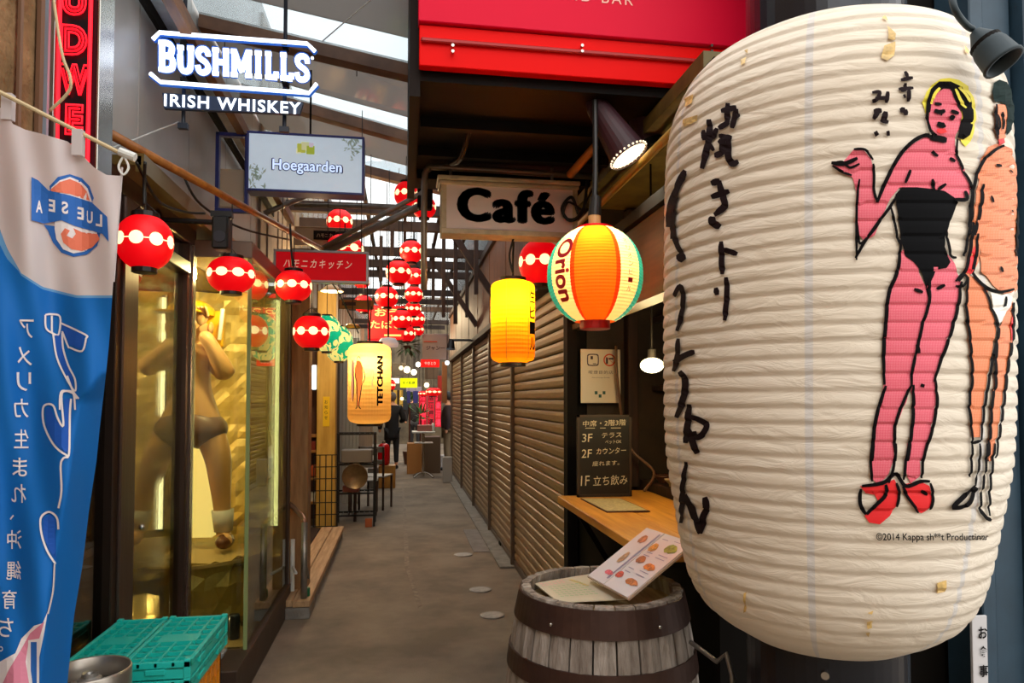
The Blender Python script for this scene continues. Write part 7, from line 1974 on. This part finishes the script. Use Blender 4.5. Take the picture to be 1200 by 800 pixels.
# white disc lamp and pendant
q = at(455, 402, d=5.8)
t = thing('dish_lamp', 'white dish lamp beside the top of the cream lantern', 'lamp', tuple(q))
bm = bmn(); lathe(bm, [(.0, .05), (.06, .04), (.085, .0), (.08, -.03), (.0, -.035)], q, 24, caps=False); obj('shade', bm, mat('opal_white', '#d8cfd0', .4, emit=.25), t, smooth=True)
bm = bmn(); tube(bm, [q + Vector((0, 0, .05)), q + Vector((.0, 0, .7))], .008, 6, 1); obj('stem', bm, M_dark, t)
q = at(389, 341, d=6.6)
t = thing('pendant_lamp', 'shallow cream pendant lamp glowing under the red kitchen sign', 'lamp', tuple(q))
bm = bmn(); lathe(bm, [(.02, .06), (.05, .05), (.11, .0), (.105, -.004), (.045, .04)], q, 24, caps=False); obj('shade', bm, mat('cream_enamel', '#e4d2a8', .4), t, smooth=True)
bm = bmn(); ball(bm, q + Vector((0, 0, .01)), .05, 1, 1, .5); obj('bulb', bm, glow('pendant_bulb', '#ffe9b8', 5), t, smooth=True)
bm = bmn(); cyl(bm, q + Vector((0, 0, .06)), (q.x, q.y, 3.2), .005, seg=6); obj('cord', bm, M_cable, t)
point_light('lamp', q + Vector((0, 0, -.04)), 6, (1, .8, .5), .04, t)
bm = bmn(); A = at(413, 383, d=6.0); lathe(bm, [(.0, .03), (.05, .02), (.075, -.01), (.0, -.012)], A, 20, caps=False); tag(obj('brass_bowl_lamp', bm, mat('brass', '#c9a24a', .3, .7), smooth=True), 'small brass dish lamp above the yellow column', 'lamp')
# hanging plant
q = at(478, 405, d=11)
t = thing('hanging_plant', 'green leafy plant hanging under the far roof beside the beige sign', 'plant', tuple(q))
random.seed(5)
for k in range(34):
    bm = bmn(); a_ = random.uniform(0, 2 * PI); el = random.uniform(-.9, .8); l = random.uniform(.1, .2)
    d_ = Vector((math.cos(a_) * math.cos(el), math.sin(a_) * math.cos(el), math.sin(el))); s_ = d_.cross(Vector((0, 0, 1))).normalized() * .025
    o_ = q + d_ * random.uniform(.02, .12)
    v = [bm.verts.new(x) for x in (o_, o_ + d_ * l * .5 + s_, o_ + d_ * l - Vector((0, 0, .03)), o_ + d_ * l * .5 - s_)]; bm.faces.new(v)
    obj('leaf', bm, mat('leaf_green', '#5a6a3c', .6, var=.3), t)
bm = bmn(); lathe(bm, [(.04, -.08), (.07, .0), (.065, 0)], q, 14); obj('pot', bm, M_cer2, t)
bm = bmn(); cyl(bm, q, (q.x, q.y, 3.35), .004, seg=5); obj('cord', bm, M_cable, t)
# gable paper label behind the giant lantern
bm = bmn(); x0 = 1.715; q0 = at(1139, 722, Y=1.93); q1 = at(1158, 800, Y=1.93); box(bm, q0.x, 1.785, 1.93, 1.94, .15, q0.z, .001)
t = thing('paper_label', 'narrow white paper strip with black Japanese characters beside the blue post', 'sign', (1.75, 1.94, .15)); obj('strip', bm, mat('label_white', '#c9c8ca', .6), t)
for k, ch in enumerate('お食事処いらっしゃい'):
    tb = fit_text(ch, .03, .036, offset=.02); front(tb, ((q0.x + 1.785) / 2 + .008, 1.927, q0.z - .05 - k * .058)); obj('lettering', tb, M_ink, t)
# thin metal rail between barrel and lantern
bm = bmn(); tube(bm, [at(809, 752, Y=2.0), at(840, 775, Y=1.9), at(858, 792, Y=1.85), (at(858, 792, Y=1.85).x, 1.85, .0)], .007, 8, 2)
tag(obj('bent_rail', bm, M_steel, smooth=True), 'thin bent metal rail on the ground side between barrel and giant lantern', 'rail')
# foil scraps: corrugated tin sheet under the awning by the spotlight
bm = bmn(); prev = None
for j in range(17):
    x = 1.06 + .05 * j; z = 2.58 + (.01 if j % 2 else 0); a_ = bm.verts.new((x, 2.25, z)); b_ = bm.verts.new((x, 2.6, z))
    if prev: bm.faces.new((prev[0], a_, b_, prev[1]))
    prev = (a_, b_)
tag(obj('tin_sheet', bm, mat('yellowed_tin', '#8a7634', .5, .2, var=.4, vscale=12)), 'yellowed corrugated tin sheet above the stall beside the spotlight', 'sheet')

# ------------------------------------------------------------------ hang everything that hangs from what is above it
bpy.context.view_layer.update()
dg = bpy.context.evaluated_depsgraph_get()
M_thin = mat('thin_cord', '#1d1612', 0.6)
def bounds(o):
    pts = []
    for c in [o] + list(o.children_recursive):
        if c.type == 'MESH': pts += [c.matrix_world @ Vector(b) for b in c.bound_box]
    return [min(p[i] for p in pts) for i in range(3)], [max(p[i] for p in pts) for i in range(3)]
HANG = ('red_lantern', 'teal_lantern', 'cream_lantern', 'yellow_lantern', 'pendant_lamp', 'dish_lamp', 'brass_bowl_lamp', 'brown_plate_sign', 'red_character_sign', 'red_strip_sign', 'yellow_green_sign',
        'white_lit_strip', 'pennant', 'shop_curtain', 'red_kitchen_sign', 'beige_board_sign', 'bare_bulb', 'canvas_awning', 'red_cloth', 'wooden_signboard', 'red_vertical_banner', 'bar_sign', 'beer_sign')
jobs = []
for o in [o for o in bpy.data.objects if o.parent is None and o.name.split('.')[0] in HANG]:
    lo, hi = bounds(o)
    xs = [(lo[0] + hi[0]) / 2] if (hi[0] - lo[0] < .32 or 'lantern' in o.name) else [lo[0] + .05, hi[0] - .05]
    if 'lantern' in o.name or 'lamp' in o.name: xs = [o.matrix_world.translation.x]
    yc = o.matrix_world.translation.y if 'lantern' in o.name or 'lamp' in o.name else (lo[1] + hi[1]) / 2
    for x in xs:
        hit, loc, nrm, idx, ho, mw = scene.ray_cast(dg, Vector((x, yc, hi[2] + .004)), Vector((0, 0, 1)), distance=3)
        if hit: jobs.append((o, x, yc, hi[2], loc.z))
for o, x, y, z0, z1 in jobs:
    if z1 - z0 < .015: continue
    bm = bmesh.new(); cyl(bm, (x, y, z0 - .012), (x, y, z1 + .004), .0028 if y < 6 else .004, seg=5)
    inv = o.matrix_world.inverted()
    bmesh.ops.transform(bm, matrix=inv, verts=bm.verts)
    me = bpy.data.meshes.new('suspension_cord'); bm.to_mesh(me); bm.free(); me.materials.append(M_thin)
    c = bpy.data.objects.new('suspension_cord', me); COL.objects.link(c); c.parent = o

# ------------------------------------------------------------------ blanket names for structure children is fine; final tidy
for o in bpy.data.objects:
    if o.parent is None and 'label' not in o.keys() and o.get('kind') != 'structure' and o.type == 'MESH':
        print('UNTAGGED', o.name)
